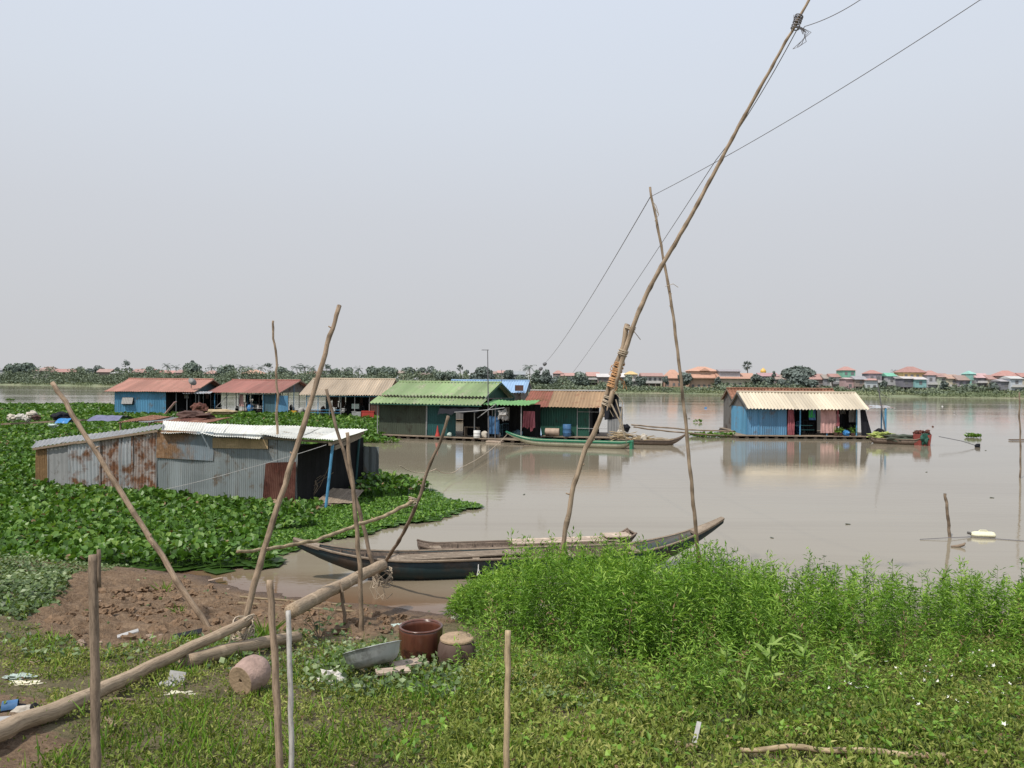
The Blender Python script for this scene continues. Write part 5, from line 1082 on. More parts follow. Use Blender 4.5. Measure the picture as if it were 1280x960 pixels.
mb = MB(); mb.cloth(frD.P(6.2, -1.2, 2.1), frD.P(9.8, -1.2, 2.45), frD.P(9.8, -.6, 2.85), frD.P(6.2, -.5, 2.9), 14, 4, .06, 6, rag=.3); solo(mb, 'dark_awning', M['black_cloth'], 'torn black awning strung under the eave of the green houseboat', 'awning')
wire([frD.P(7.8, -1.25, 2.35), frD.P(12.2, -1.3, 2.8)], .03, 'pale cord edge of the black awning on the green houseboat', 'grey_post', .05)
mb = MB(); roof_plane(mb, frD, 10.0, 14.1, -.6, 3.0, 2.2, 3.3, 14, .05, rows=6, dent=.10); cn = solo(mb, 'green_canopy', M['green_canopy'], 'bright green sagging canopy right of the green houseboat', 'canopy')
post(cn, frD, 11.0, -.3, .2, 3.0, .05, 'steel'); post(cn, frD, 13.2, -.2, .2, 3.0, .04, 'grey_post')
mb = MB(); mb.bar(frD.P(9.6, -.7, 1.9), frD.P(11.2, -.6, 3.1), .06, .05); mb.build('brace', M['grey_post'], cn)
wallp(cn, frD, 10.2, 2.2, 14, 2.2, .3, 3.0, 'dark', 8)
# mast
mq = W(611, 552, 0); mt = thing('tall_mast', 'tall thin steel mast with a crossbar beside the green houseboat', 'mast', mq); mb = MB(); mb.tube([mq - Vector((0, 0, .5)), PD(609.5, 437, mq.y)], [.07, .035], 7); mb.build('pole', M['steel'], mt); mb = MB(); mb.bar(PD(602, 437.5, mq.y), PD(611, 437.5, mq.y), .05, .05); mb.build('crossbar', M['steel'], mt)
mb = MB(); mb.bar(PD(604, 502, mq.y - .1), PD(612, 490, mq.y - .1), .05, .05); mb.build('bracket', M['grey_post'], mt)
# things on the deck of D
barrel('white_bucket', frD.P(8.6 + .9, -.55, .27), .28, .62, 'white', 'white bucket on the deck of the green houseboat', cat='bucket')
mb = MB(); mb.lathe(frD.P(5.9, -.5, .27), [(0, 0), (.22, 0), (.2, .1), (.12, .35), (.06, .7), (.03, .9), (0, .92)], 10); solo(mb, 'red_cone', M['red'], 'narrow red cone standing by the wall of the green houseboat', 'cone')
mb = MB(); mb.blob(frD.P(7.0, -.5, .45), (.22, .2, .2), .2, 2, 2); solo(mb, 'basin_stack', M['mint'], 'pale basin right of the red cone', 'basin')
mb = MB(); mb.blob(frD.P(10.1, -.4, .55), (.25, .2, .33), .25, 2, 2); solo(mb, 'sack', M['sack'], 'tan sack right of the white bucket', 'sack')
mb = MB(); mb.box(frD, 8.0, 9.2, .2, .7, 1.05, 1.1); mb.box(frD, 8.0, 8.06, .2, .7, .3, 1.05); mb.box(frD, 9.14, 9.2, .2, .7, .3, 1.05); solo(mb, 'table', M['plank'], 'plain table in the open bay of the green houseboat', 'table')
mb = MB(); mb.blob(frD.P(11.6, -.1, 2.2), (.35, .2, .4), .5, 2.5, 3); solo(mb, 'hanging_bag', M['slab'], 'pale bag hanging under the green canopy', 'bag')
mb = MB(); mb.cloth(frD.P(13.1, .5, 1.1), frD.P(14.1, .5, 1.0), frD.P(14.1, .5, 2.5), frD.P(13.1, .5, 2.5), 16, 6, .10, 9, rag=.4); solo(mb, 'laundry', M['magenta_cloth'], 'dark pink laundry hanging between the green and rust-roofed houseboats', 'laundry')
dark_clutter(frD, 10.2, 12.8, .2, 1.8, 10, 1.4, 'under the bright green canopy', ['dark', 'blue_dull', 'wall_brown', 'black_cloth', 'blue', 'grey'], 8)
mb = MB(); mb.cloth(frD.P(10.2, 0, .6), frD.P(11.2, 0, .6), frD.P(11.2, 0, 2.0), frD.P(10.2, 0, 2.1), 6, 5, .06, 4); solo(mb, 'tarp_sheet', M['blue'], 'dark blue sheet under the left of the green canopy', 'sheet')
mb = MB(); mb.box(frD, 10.6, 11.9, -1.3, -.7, .02, .14); mb.build('floating_plank', M['plank_pale']); o_ = COL.objects['floating_plank']; tag(o_, 'pale plank afloat beside the white bucket', 'plank')
# --- far blue-roof house behind D
frH = Fr(-7.4, 92, -8); H_h = thing('blue_roofed_houseboat', 'houseboat with a pale blue roof behind the green one', 'houseboat', frH.o)
gable_house(H_h, frH, 8.6, 6.5, 3.5, 5.0 - .1, 'blue_roof', 30, .6, .5, 'wall_grey', .04); wallp(H_h, frH, 0, 0, 8.6, 0, .25, 3.5, 'wall_grey', 20); wallp(H_h, frH, 8.6, 0, 8.6, 6.4, .25, 3.5, 'wall_grey', 10); deck(H_h, frH, -.3, 10, -.3, 6.5)
mb = MB(); mb.box(frH, 7.9, 8.9, -.55, -.5, 3.72, 4.4); mb.build('roof_hatch', M['wall_brown'], H_h)
mb = MB(); q = frH.P(6.4, -1.2, 0); mb.tube([q, q + Vector((0, 0, 6.2))], [.05, .03], 6); solo(mb, 'thin_mast', M['steel'], 'short dark mast before the blue roof', 'mast')
# --- E: rust roof, dark green wall
frE = Fr(1.35, 66.0, -11); E_h = thing('rust_roofed_houseboat', 'houseboat with a tan and rust roof over dark green walls', 'houseboat', frE.o)
mb = MB(); roof_plane(mb, frE, -.4, 1.9, -.9, 2.75, 2.6, 4.05, 9, .035, .25, 0); rf = mb.build('roof', M['rust_roof'], E_h); rf['label'] = 'rust red end of the roof'
mb = MB(); roof_plane(mb, frE, 1.92, 6.9, -.9, 2.77, 2.6, 4.07, 18, .035, 0, 0, .03); r2 = mb.build('roof', M['brown_roof'], E_h); r2['label'] = 'tan brown part of the roof'
mb = MB(); roof_plane(mb, frE, 6.9, -.2, 5.8, 2.9, 2.6, 4.04, 24, .035); mb.build('rear_roof', M['brown_roof'], rf); mb = MB(); mb.tube([frE.P(-.2, 2.6, 4.1), frE.P(6.9, 2.6, 4.12)], .07, 6); mb.build('ridge_cap', M['slab'], rf)
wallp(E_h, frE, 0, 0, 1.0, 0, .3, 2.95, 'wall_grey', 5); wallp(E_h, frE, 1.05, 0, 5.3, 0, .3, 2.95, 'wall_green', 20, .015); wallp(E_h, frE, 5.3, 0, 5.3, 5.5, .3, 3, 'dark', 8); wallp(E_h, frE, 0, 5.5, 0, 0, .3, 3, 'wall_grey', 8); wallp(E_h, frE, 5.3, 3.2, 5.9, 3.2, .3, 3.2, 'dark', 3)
for u in (1.0, 4.3, 7.0): post(E_h, frE, u, -.06, .1, 2.9, .04)
mb = MB(); mb.bar(frE.P(4.3, -.05, .95), frE.P(7.3, -.1, .95), .05, .04); mb.bar(frE.P(4.3, -.05, 2.35), frE.P(7.3, -.1, 2.35), .04, .04); mb.build('railing', M['grey_post'], E_h); deck(E_h, frE, -1.4, 8.2, -.9, 5.6, .28)
# grey closet at its right
fo = frE.P(6.9, -.3); frO = Fr(fo.x, fo.y, -8); O_h = thing('sheet_metal_closet', 'narrow grey sheet-metal closet behind the foot of the long bamboo', 'closet', (fo.x, fo.y, 0))
wallp(O_h, frO, 0, 0, 1.15, -.1, .3, 2.85, 'galv_flat', 5, .03); wallp(O_h, frO, 0, 1.1, 0, 0, .3, 2.85, 'galv_flat', 5, .03); wallp(O_h, frO, 1.15, -.1, 1.2, 1.0, .3, 2.7, 'galv_flat', 5, .03); mb = MB(); mb.corr(frO.P(-.1, -.2, 2.88), frO.P(1.3, -.3, 2.85), frO.P(1.3, 1.2, 3.0), frO.P(-.1, 1.2, 3.0), 5, .03); mb.build('roof', M['galv_flat'], O_h)
barrel('blue_barrel', frE.P(3.5, -.62, .28), .36, 1.02, 'blue', 'upright blue barrel before the dark green wall'); barrel('beige_drum', frE.P(1.65, -.60, .62), .33, 1.2, 'beige', 'beige drum lying on its side left of the blue barrel', Vector((math.cos(R(-11)), math.sin(R(-11)), 0)))
mb = MB(); mb.corr(frE.P(.2, -.85, .35), frE.P(1.4, -.8, .3), frE.P(1.2, -.3, .95), frE.P(-.2, -.3, 1.15), 3, .01); mb.bar(frE.P(0, -.8, .3), frE.P(-.2, -.3, 1.15), .05, .05); solo(mb, 'leaning_sheet', M['blue_roof'], 'tilted light blue panel left of the beige drum', 'panel')
mb = MB()
for k in range(26): c_ = frE.P(random.uniform(-1.6, 0), random.uniform(-.7, .2), random.uniform(.35, .95)); a_ = random.uniform(-.4, .4); d_ = Vector((math.cos(a_), math.sin(a_), random.uniform(-.3, .4))) * .6; mb.tube([c_ - d_, c_ + d_], .03, 5, random.uniform(.6, 1.1))
solo(mb, 'firewood_heap', M['branch'], 'heap of firewood left of the tilted blue panel', 'firewood')
mb = MB(); mb.blob(frE.P(8.0, -.2, .8), (.3, .3, .5), .4, 2, 3); solo(mb, 'sack', M['sack'], 'sack leaning right of the grey sheet-metal closet', 'sack')
# --- F: right blue houseboat
frF = Fr(20.85, 68.6, 0); F_h = thing('blue_houseboat', 'houseboat standing alone at the right with blue walls and a cream roof', 'houseboat', frF.o)
LF = 10.2; mb = MB(); roof_plane(mb, frF, -.05, LF + .55, -.75, 2.65, 2.3, 4.06, 36, .06, 0, .1, .04); rf = mb.build('roof', M['cream_roof2'], F_h)
mb = MB(); roof_plane(mb, frF, LF + .5, -.1, 4.8, 2.7, 2.3, 4.04, 36, .045); mb.build('rear_roof', M['cream_roof2'], rf); mb = MB(); mb.tube([frF.P(-.1, 2.3, 4.09), frF.P(LF + .65, 2.3, 4.09)], .08, 6); mb.build('ridge_cap', M['cream_roof2'], rf); mb = MB(); mb.bar(frF.P(-.07, -.75, 2.58), frF.P(-.07, 2.3, 3.98), .06, .14); mb.bar(frF.P(-.07, 4.8, 2.62), frF.P(-.07, 2.3, 3.98), .06, .14); mb.build('barge_board', M['wall_grey'], rf)
wallp(F_h, frF, 0.1, 0, 3.7, 0, .28, 2.75, 'blue_sheet', 18, .03); wallp(F_h, frF, .1, 4.6, .1, 0, .28, 2.75, 'blue_sheet2', 22, .03); mb = MB(); mb.add([frF.P(.1, 0, 2.74), frF.P(.1, 4.6, 2.74), frF.P(.1, 2.3, 3.92)], [(0, 1, 2)]); mb.build('gable_panel', M['wall_grey'], F_h)
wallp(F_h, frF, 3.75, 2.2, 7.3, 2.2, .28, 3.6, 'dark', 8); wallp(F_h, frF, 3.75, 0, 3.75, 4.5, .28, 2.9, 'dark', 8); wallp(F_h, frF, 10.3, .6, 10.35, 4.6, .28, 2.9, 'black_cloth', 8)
for u in (.12, 1.2): 
    mb = MB(); mb.box(frF, u - .03, u + .03, -.06, -.03, .3, 2.7); mb.build('wall_batten', M['blue_post'], F_h)
for u in (4.9, 7.3, 9.95): post(F_h, frF, u, -.05, .2, 2.7, .06, 'blue_post')
mb = MB(); mb.bar(frF.P(3.8, -.05, 1.15), frF.P(6, -.05, 1.15), .05, .05); mb.bar(frF.P(4.9, 0, .75), frF.P(6.2, .0, .75), .04, .04); mb.build('railing', M['wall_teal'], F_h)
deck(F_h, frF, -1.0, 13.0, -.8, 4.8, .27)
def curt(u0, u1, mat, lab, amp=.06, f_=6, z0=.45, v=-.2): mb = MB(); mb.cloth(frF.P(u0, v, z0), frF.P(u1, v, z0), frF.P(u1 - .05, v + .1, 2.62), frF.P(u0 + .05, v + .1, 2.62), 14, 8, amp, f_); solo(mb, 'curtain', M[mat], lab, 'curtain')
curt(3.75, 4.35, 'magenta_cloth', 'gathered dark pink curtain at the corner of the blue houseboat wall', .09, 7, .3); curt(6.65, 8.1, 'pink_cloth', 'wide faded pink curtain in the middle of the blue houseboat', .055, 9, .5); curt(8.1, 8.35, 'magenta_cloth', 'narrow dark pink curtain edge beside the wide faded one', .05, 3, 1.1)
curt(5.75, 6.3, 'green_cloth', 'small bright green cloth hanging in the doorway of the blue houseboat', .04, 4, 1.85, .2)
mb = MB(); mb.cloth(frF.P(10.2, -.4, .3), frF.P(11.2, -.3, .3), frF.P(10.7, -.1, 2.6), frF.P(10.2, -.2, 2.6), 8, 8, .05, 4); solo(mb, 'black_tarp', M['black_cloth'], 'black tarp hanging at the right end of the blue houseboat', 'tarp')
mb = MB(); roof_plane(mb, frF, 10.75, 13.2, -.5, 2.75, 1.8, 2.95, 8, .03); aw = solo(mb, 'small_awning', M['galv'], 'small grey awning on blue posts right of the blue houseboat', 'awning'); post(aw, frF, 12.35, -.4, -.3, 2.75, .09, 'blue_post'); post(aw, frF, 12.9, 1.5, .1, 2.85, .06, 'blue_post')
dark_clutter(frF, 4.0, 6.3, .2, 2.2, 9, 1.3, 'in the dark doorway of the blue houseboat', ['dark', 'blue_dull', 'blue', 'wall_teal'], 9)
dark_clutter(frF, 8.4, 10.0, .4, 4, 12, 1.6, 'on the open porch of the blue houseboat', ['dark', 'wall_brown', 'grey', 'wall_olive', 'blue_dull', 'slab'], 10)
for k, (u, mt_, lb) in enumerate([(7.9, 'wall_olive', 'potted plant at the left of the porch edge'), (8.3, 'wall_olive', 'potted plant second along the porch edge'), (9.4, 'wall_olive', 'potted plant at the right of the porch edge')]):
    q = frF.P(u, -.55, .27); rt = thing('potted_plant', lb + ' of the blue houseboat', 'plant', q); MB().lathe(q, [(0, 0), (.14, 0), (.2, .3), (0, .28)], 12).build('pot', M['wall_brown'], rt); n = 60; leaves('foliage', np.array([list(q)]) + np.array([[0, 0, .45]]) + rng.normal(0, .14, (n, 3)), rdir(n, 0, 60), jup(n), .16, .08, rng.uniform(.1, .7, n), M['weed'], rt, .1, 'round')
mb = MB(); mb.blob(frF.P(8.8, -.5, .5), (.32, .25, .28), .25, 2, 3); solo(mb, 'blue_bag', M['blue_bright'], 'light blue bag on the porch edge between the potted plants', 'bag')
mb = MB(); mb.blob(frF.P(11.9, -.3, .5), (.5, .4, .42), .2, 2, 3); solo(mb, 'dark_basket', M['black_cloth'], 'round dark basket at the foot of the awning post', 'basket')
# mast on right
mq = frF.P(12.45, -.55); mb = MB(); mb.tube([Vector((mq.x, mq.y, -.4)), PD(1095.5, 468, mq.y)], [.07, .035], 7); solo(mb, 'tall_mast', M['steel'], 'thin mast standing at the right end of the blue houseboat', 'mast')
wire([PD(1096, 487, mq.y), PD(1112, 500, mq.y + 4)], .02, 'short stay wire from the mast of the blue houseboat', 'grey_post')
# --- G behind F: grey-brown
frG = Fr(21.8, 75.3, 0); G_h = thing('brown_roofed_houseboat', 'grey wooden houseboat with an old brown roof behind the blue one', 'houseboat', frG.o)
gable_house(G_h, frG, 10.2, 3.8, 3.15, 4.3, 'old_roof', 32, .25, .3, 'wall_grey', .05); wallp(G_h, frG, 0, 3.7, 0, 0, .25, 3.2, 'wall_grey', 16, .02); wallp(G_h, frG, 0, 0, 10.2, 0, .25, 3.2, 'wall_grey', 20, .02); deck(G_h, frG, -.4, 10.8, -1.2, 3.8)
# --- moored boat right with red stern
i0 = Vector(((1084 - 640) / 960 * 64, 64, 0)); i1 = Vector(((1160 - 640) / 960 * 61.8, 61.8, 0))
rb_, frI, LI, HWI, GUI = boat('motor_boat', 'dark wooden motor boat with a red stern moored at the blue houseboat', i0, i1, .62, .42, .12, 'hull_wood', 'boat', 7, [(.3, .3)], 'plank', .75, .95, .12, .4, .2, .25)
mb = MB(); mb.hexa([frI.P(LI - .9, -.5, -.1), frI.P(LI + .2, -.42, -.1), frI.P(LI + .2, .42, -.1), frI.P(LI - 1.1, .5, -.1), frI.P(LI - 1.0, -.62, .9), frI.P(LI + .3, -.5, .85), frI.P(LI + .3, .5, .85), frI.P(LI - 1.0, .62, .9)]); mb.build('stern_block', M['stern_red'], rb_)
mb = MB(); 
for k in range(14): mb.blob(frI.P(LI + random.uniform(-1.0, .4), random.uniform(-.4, .4), .88 + random.uniform(0, .3)), (.16, .14, .12), .4, 2, 2, random.uniform(.5, 1.2))
solo(mb, 'stern_clutter', M['rust_red'], 'reddish heap of gear on the red stern of the motor boat', 'gear')
mb = MB(); mb.tube([frI.P(LI + .8, 0, .75), frI.P(LI + 2.4, .1, .45), frI.P(LI + 3.4, .2, .12)], .03, 6); mb.build('propeller_shaft', M['steel'], rb_)
mb = MB(); mb.blob(frI.P(LI + 3.45, .2, .12), (.22, .1, .2), .3, 2, 2); mb.build('propeller', M['black_cloth'], rb_)
mb = MB(); mb.blob(frI.P(LI * .25, .1, .60), (.85, .4, .3), .45, 3.5, 4); solo(mb, 'net_heap', M['yellow_net'], 'heap of lime green net in the motor boat', 'net')
mb = MB(); mb.blob(frI.P(LI * .6, .0, .5), (1.3, .45, .3), .35, 3, 3); solo(mb, 'gear_heap', M['wall_olive'], 'brown heap of gear amidships in the motor boat', 'gear')
mb = MB(); mb.blob(frI.P(LI * .97, -.45, .55), (.35, .2, .45), .3, 2, 3); solo(mb, 'dark_net', M['wall_green'], 'dark net bundle before the red stern', 'net')
# buoys
for (a, b, s_, m_, l_) in [(882, 510, .28, 'blue_bright', 'small blue float on the far water left of the blue houseboat'), (1178, 508, .2, 'white', 'tiny white float on the far water at the right'), (1193, 516, .25, 'grey', 'tiny dark float below the white one on the far water'), (861, 523, .2, 'grey', 'dark float on the water right of the thin upright bamboo'), (1166, 533, .13, 'rust_red', 'reddish rags afloat behind the red stern')]:
    q = W(a, b, .05); mb = MB(); mb.blob(q, (s_, s_ * .6, s_ * .6), .15, 2, 2); solo(mb, 'float', M[m_], l_, 'float', smooth=True)

# scraps adrift on the river
mb = MB(); mb.blob(Vector((0, 0, 0)), (.12, .05, .02), .5, 3, 2); src = mb.build('drifting_scrap', M['wall_olive'], None, False, origin=(0, 0, 0))
for i, (a, b) in enumerate([(1158, 590), (965, 672), (1240, 622), (1232, 563), (1225, 560), (414, 694), (655, 618), (1060, 655)]):
    o_ = src if i == 0 else src.copy()
    if i: COL.objects.link(o_)
    o_.location = W(a, b, .015); k = random.uniform(.35, .9); o_.scale = (k, k, k); o_.rotation_euler = (0, 0, random.random() * 3)
    tag(o_, 'tiny dark scrap of plant drifting on the river', 'drifting scrap', 'dark scraps drifting on the river')
# ================================================================ NEAR SHED
FL = Vector((-20.9, 33.9, 0)); FRp = Vector((-7.15, 29.2, 0)); dS = FRp - FL; LS = dS.length; frS = Fr(FL.x, FL.y, math.degrees(math.atan2(dS.y, dS.x)))
Sh = thing('rusty_shed', 'long floating shed of patched grey and rusty corrugated sheets', 'shed', FL)
def uS(px):                                      # distance along the front wall seen at this column
    d = ray(px, 580); # intersect vertical plane
    n_ = Vector((-frS.s, frS.c, 0)); t_ = (FL - Vector((0, 0, CAMH))).dot(n_) / d.dot(n_); p_ = Vector((0, 0, CAMH)) + d * t_; return (p_ - FL).dot(Vector((frS.c, frS.s, 0)))
tops = [(45, 561), (60, 558), (88, 554), (125, 549.5), (150, 546), (165, 543.5), (195, 538), (203, 537.5), (268, 540), (345, 544), (370, 547), (410, 550)]
def zS(px):
    py = np.interp(px, [t_[0] for t_ in tops], [t_[1] for t_ in tops]); d = ray(px, py); n_ = Vector((-frS.s, frS.c, 0)); t_ = (FL - Vector((0, 0, CAMH))).dot(n_) / d.dot(n_); return CAMH + d.z * t_
def swall(x0, x1, mat, n, amp, v=0.0, z0=-.05, z1=None, label=None, name='wall_panel'):
    u0, u1 = uS(x0), uS(x1); za = zS(x0) if z1 is None else z1; zb = zS(x1) if z1 is None else z1; mb = MB()
    mb.corr(frS.P(u0, v, z0), frS.P(u1, v, z0), frS.P(u1, v, zb), frS.P(u0, v, za), n, amp, 5, 0, 1, 6, .05); o = mb.build(name, M[mat], Sh)
    if label: o['label'] = label
swall(45, 61, 'thatch', 8, .02, .02, label='brown reed panel at the left end'); swall(59, 90, 'galv_flat', 4, .012, 0, label='flat weathered grey panel'); swall(87, 127, 'galv', 9, .035, -.03, label='wide-ribbed grey panel'); swall(125, 153, 'rusted', 7, .035, -.005, label='rust-streaked panel'); swall(150, 168, 'galv', 4, .035, -.035, label='narrow grey panel between two rusty ones'); swall(165, 197, 'rusted', 8, .035, -.01, z0=-.2, label='rust-streaked panel beside the fine-ribbed wall')
swall(195, 347, 'galv_fine', 62, .016, 0, label='long fine-ribbed blue-grey panel'); swall(343, 372, 'galv_fine', 12, .016, .02, label='blue-grey panel at the doorway')
def zpx(px, py): d = ray(px, py); n_ = Vector((-frS.s, frS.c, 0)); t_ = (FL - Vector((0, 0, CAMH))).dot(n_) / d.dot(n_); return CAMH + d.z * t_
mb = MB(); mb.corr(frS.P(uS(197), -.07, zpx(197, 572)), frS.P(uS(268), -.07, zpx(268, 576)), frS.P(uS(268), -.05, zS(268)), frS.P(uS(197), -.05, zS(203)), 28, .014, 4, 0, 1, 4, .05); o = mb.build('wall_patch', M['half_rust'], Sh); o['label'] = 'overlapping patch rusty at its left half'
mb = MB(); mb.corr(frS.P(uS(267), -.06, zpx(267, 560)), frS.P(uS(336), -.06, zpx(336, 561)), frS.P(uS(336), -.06, zpx(336, 549)), frS.P(uS(267), -.06, zpx(267, 547)), 30, .008, 4); o = mb.build('reed_strip', M['mat_strip'], Sh)
mb = MB(); mb.corr(frS.P(uS(330), -.09, zpx(330, 628)), frS.P(uS(370), -.09, zpx(370, 638)), frS.P(uS(372), -.08, zpx(372, 577)), frS.P(uS(334), -.08, zpx(334, 578)), 17, .016, 4, 0, 1, 4, .04); o = mb.build('wall_patch', M['rust_red'], Sh); o['label'] = 'dark red-brown rusted patch by the doorway'
# side strip and roofs
DS = 4.9; zr = zpx(405, 556)
wallp(Sh, frS, uS(372), 0, uS(372) + .05, DS, .1, 2.4, 'dark', 8); wallp(Sh, frS, 0, DS, LS - .3, DS, -.1, 2.0, 'galv_fine', 40); wallp(Sh, frS, .02, DS, .02, 0, -.1, 1.7, 'thatch', 10); wallp(Sh, frS, uS(372), DS - .3, LS - 1.5, DS - .3, .1, 2.3, 'dark', 6)
wallp(Sh, frS, LS - 1.35, 2.2, LS - 1.3, DS, .1, 2.3, 'wall_brown', 6)
def zt(px): return zS(px) + .03
# curved left roof strip
mb = MB(); xs_ = [42, 70, 100, 130, 160, 200]; k = len(xs_); vs = []; gs = []; nn = 60
for i in range(nn + 1):
    px = lerp(42, 202, i / nn); u = uS(px); z_ = zS(px) + .07 + .022 * math.cos(i * math.pi); fp_ = frS.P(u, -.12, z_ - .02); xb_ = lambda dd: (px - 637) / 960 * (fp_.y + dd); vs += [fp_, Vector((xb_(2.4), fp_.y + 2.4, z_ + .0)), Vector((xb_(4.7), fp_.y + 4.7, z_ - .1))]; gs += [(u, 0, 0), (u, 0, 2), (u, 0, 4)]
mb.add(vs, [(3 * i + a, 3 * i + 3 + a, 3 * i + 4 + a, 3 * i + 1 + a) for i in range(nn) for a in (0, 1)], 1, gs); o = mb.build('roof', M['galv'], Sh); o['label'] = 'sloping grey roof over the left half'; o.data.materials[0] = M['galv_flat']
mb = MB(); mb.bar(frS.P(uS(45), -.14, zS(45)), frS.P(uS(100), -.14, zS(100)), .05, .1); mb.bar(frS.P(uS(100), -.14, zS(100) - .02), frS.P(uS(200), -.14, zS(200) - .02), .05, .1); mb.build('edge_beam', M['darkpole'], Sh)
# white roof: bent sheets side by side with ragged lower edge
TLp = PD(204, 527, 37.2); TRp = PD(462, 537, 34.0); BLp = PD(203, 541, 31.6); BRp = PD(417, 556, 28.85)
BLp = frS.P(uS(203), -.32, zS(203) + .06); BRp = frS.P(LS + .12, -.30, 2.56); 
def fpx(px, py, v=-.3):                          # point on the plane just before the front wall
    n_ = Vector((-frS.s, frS.c, 0)); d = ray(px, py); t_ = (frS.P(0, v) - Vector((0, 0, CAMH))).dot(n_) / d.dot(n_); return Vector((0, 0, CAMH)) + d * t_
for i, (xa, ya, xb, yb_, v_) in enumerate([(201, 541, 250, 543.5, -.34), (250, 541, 275, 546.5, -.42), (272, 546.5, 325, 548.5, -.5), (324, 543.5, 373, 548, -.34), (371, 547.5, 418, 552, -.36)]):
    A = fpx(xa, ya, v_); B2 = fpx(xb, yb_, v_); ka, kb = (xa - 201) / 217, (xb - 201) / 217; m0 = fpx(xa, ya - 2.2, -.05) + Vector((0, 0, .04)); m1 = fpx(xb, yb_ - 2.2, -.05) + Vector((0, 0, .04)); off = Vector((0, 0, .014 * (i % 2)))
    mb = MB(); mb.corr(A + off, B2 + off, TLp.lerp(TRp, kb) + off, TLp.lerp(TRp, ka) + off, int((xb - xa) * .35), .018, 4, 0, 1, 6, .07); mb.build('roof_sheet', M['white_sheet'], Sh)
BRp = fpx(416, 552, -.25); mb = MB(); mb.bar(fpx(330, 547, -.08), fpx(414, 553, -.08), .07, .08); mb.bar(BRp - Vector((.1, 0, .09)), TRp - Vector((.3, 0, .14)), .12, .12); mb.bar(TLp - Vector((0, 0, .12)), TRp - Vector((.3, 0, .14)), .07, .09); mb.build('roof_beam', M['plank'], Sh)
def spost(pxb, pyb, pxt, pyt, D, r, mat, lab): mb = MB(); mb.tube([PD(pxb, pyb, D), PD(pxt, pyt, D)], r, 8); o = mb.build('post', M[mat], Sh); o['label'] = lab
spost(407, 637, 416, 555, 29.1, .055, 'blue_post', 'light blue corner post'); spost(444, 612, 449, 548, 33.6, .055, 'teal_post', 'dark teal rear post')
mb = MB(); mb.bar(PD(449, 545, 33.6), PD(416, 560, 29.2), .2, .16); mb.build('end_beam', M['plank'], Sh)
mb = MB(); mb.box(frS, uS(368), LS + .1, -.3, 2.6, .02, .12); mb.build('porch_floor', M['plank'], Sh)
q = PD(415, 628, 30.2); mb = MB(); mb.corr(Vector((q.x - .6, q.y - .5, .16)), Vector((q.x + .9, q.y - .3, .16)), Vector((q.x + 1.1, q.y + .9, .5)), Vector((q.x - .2, q.y + 1.0, .55)), 4, .01); solo(mb, 'wooden_tray', M['plank'], 'tilted brown board on the porch floor of the rusty shed', 'board')
mb = MB(); 
for k in range(5): a = PD(383 + 6 * k, 630, 30 + .3 * k); a.z = .16; mb.tube([a + Vector((-.3, 0, 0)), a + Vector((.7, .3 * k, .02))], .035, 6)
solo(mb, 'porch_sticks', M['plank'], 'loose sticks lying on the porch floor of the rusty shed', 'sticks')
mb = MB(); q = PD(388, 618, 30.6); 
for k in range(8): mb.tube([Vector((q.x, q.y, .15)), Vector((q.x + random.uniform(-.3, .4), q.y, .7)), Vector((q.x + random.uniform(-.2, .9), q.y + .2, random.uniform(1.0, 1.7)))], .012, 4)
solo(mb, 'brushwood', M['darkpole'], 'thin dark twigs standing in the shed doorway', 'twigs')
wire([PD(205, 612, 28.5), PD(300, 588, 28.0), PD(408, 556, 28.6)], .011, 'pale cord stretched across the shed wall to its corner post', 'slab', .03, name='cord')
# rusty lean-to sheets behind the shed
frP = Fr(*(PD(147, 524, 41)).xy, -12); P_h = thing('sheet_pile', 'low raft roof of rusty brown sheets behind the rusty shed', 'raft roof', (frP.o.x, frP.o.y, 0)); zb = PD(147, 526, 41).z
for k in range(5):
    mb = MB(); mb.corr(frP.P(.95 * k, 0, zb - .08), frP.P(.95 * k + 1.25, 0, zb - .02 + .05 * (k % 2)), frP.P(.95 * k + 1.5, 2.6, zb + .12), frP.P(.95 * k + .2, 2.6, zb + .12), 8, .02, 4, 0, 1, 4, .15); mb.build('roof_sheet', M[['old_roof', 'galv_flat', 'old_roof', 'rust_red', 'old_roof'][k]], P_h)
for u, v in ((.1, .1), (5, .1), (.1, 2.4), (5, 2.4)): post(P_h, frP, u, v, -.1, zb - .03, .05, 'darkpole')
mb = MB(); mb.blob(PD(244, 521, 42.5), (.9, .5, .32), .4, 2, 3); solo(mb, 'brush_heap', M['wall_brown'], 'dark heap of matting at the right end of the rusty raft roof', 'heap')
mb = MB(); mb.blob(PD(249, 511, 60), (.6, .4, .45), .35, 2, 3); solo(mb, 'brown_bundle', M['rust_red'], 'reddish brown bundle on the plants before the blue houseboat', 'bundle')
mb = MB(); q = PD(213, 511, 60); mb.bar(q + Vector((-.4, 0, -.4)), q + Vector((.4, 0, .55)), .4, .05); solo(mb, 'leaning_board', M['pink_cloth'], 'pale pink board leaning before the opening of the leftmost blue houseboat', 'board')
mb = MB(); mb.blob(PD(275, 515, 66), (1.4, .6, .22), .3, 2, 3); solo(mb, 'earth_heap', M['branch'], 'low tan heap on the plants before the red-roofed houseboat', 'heap')
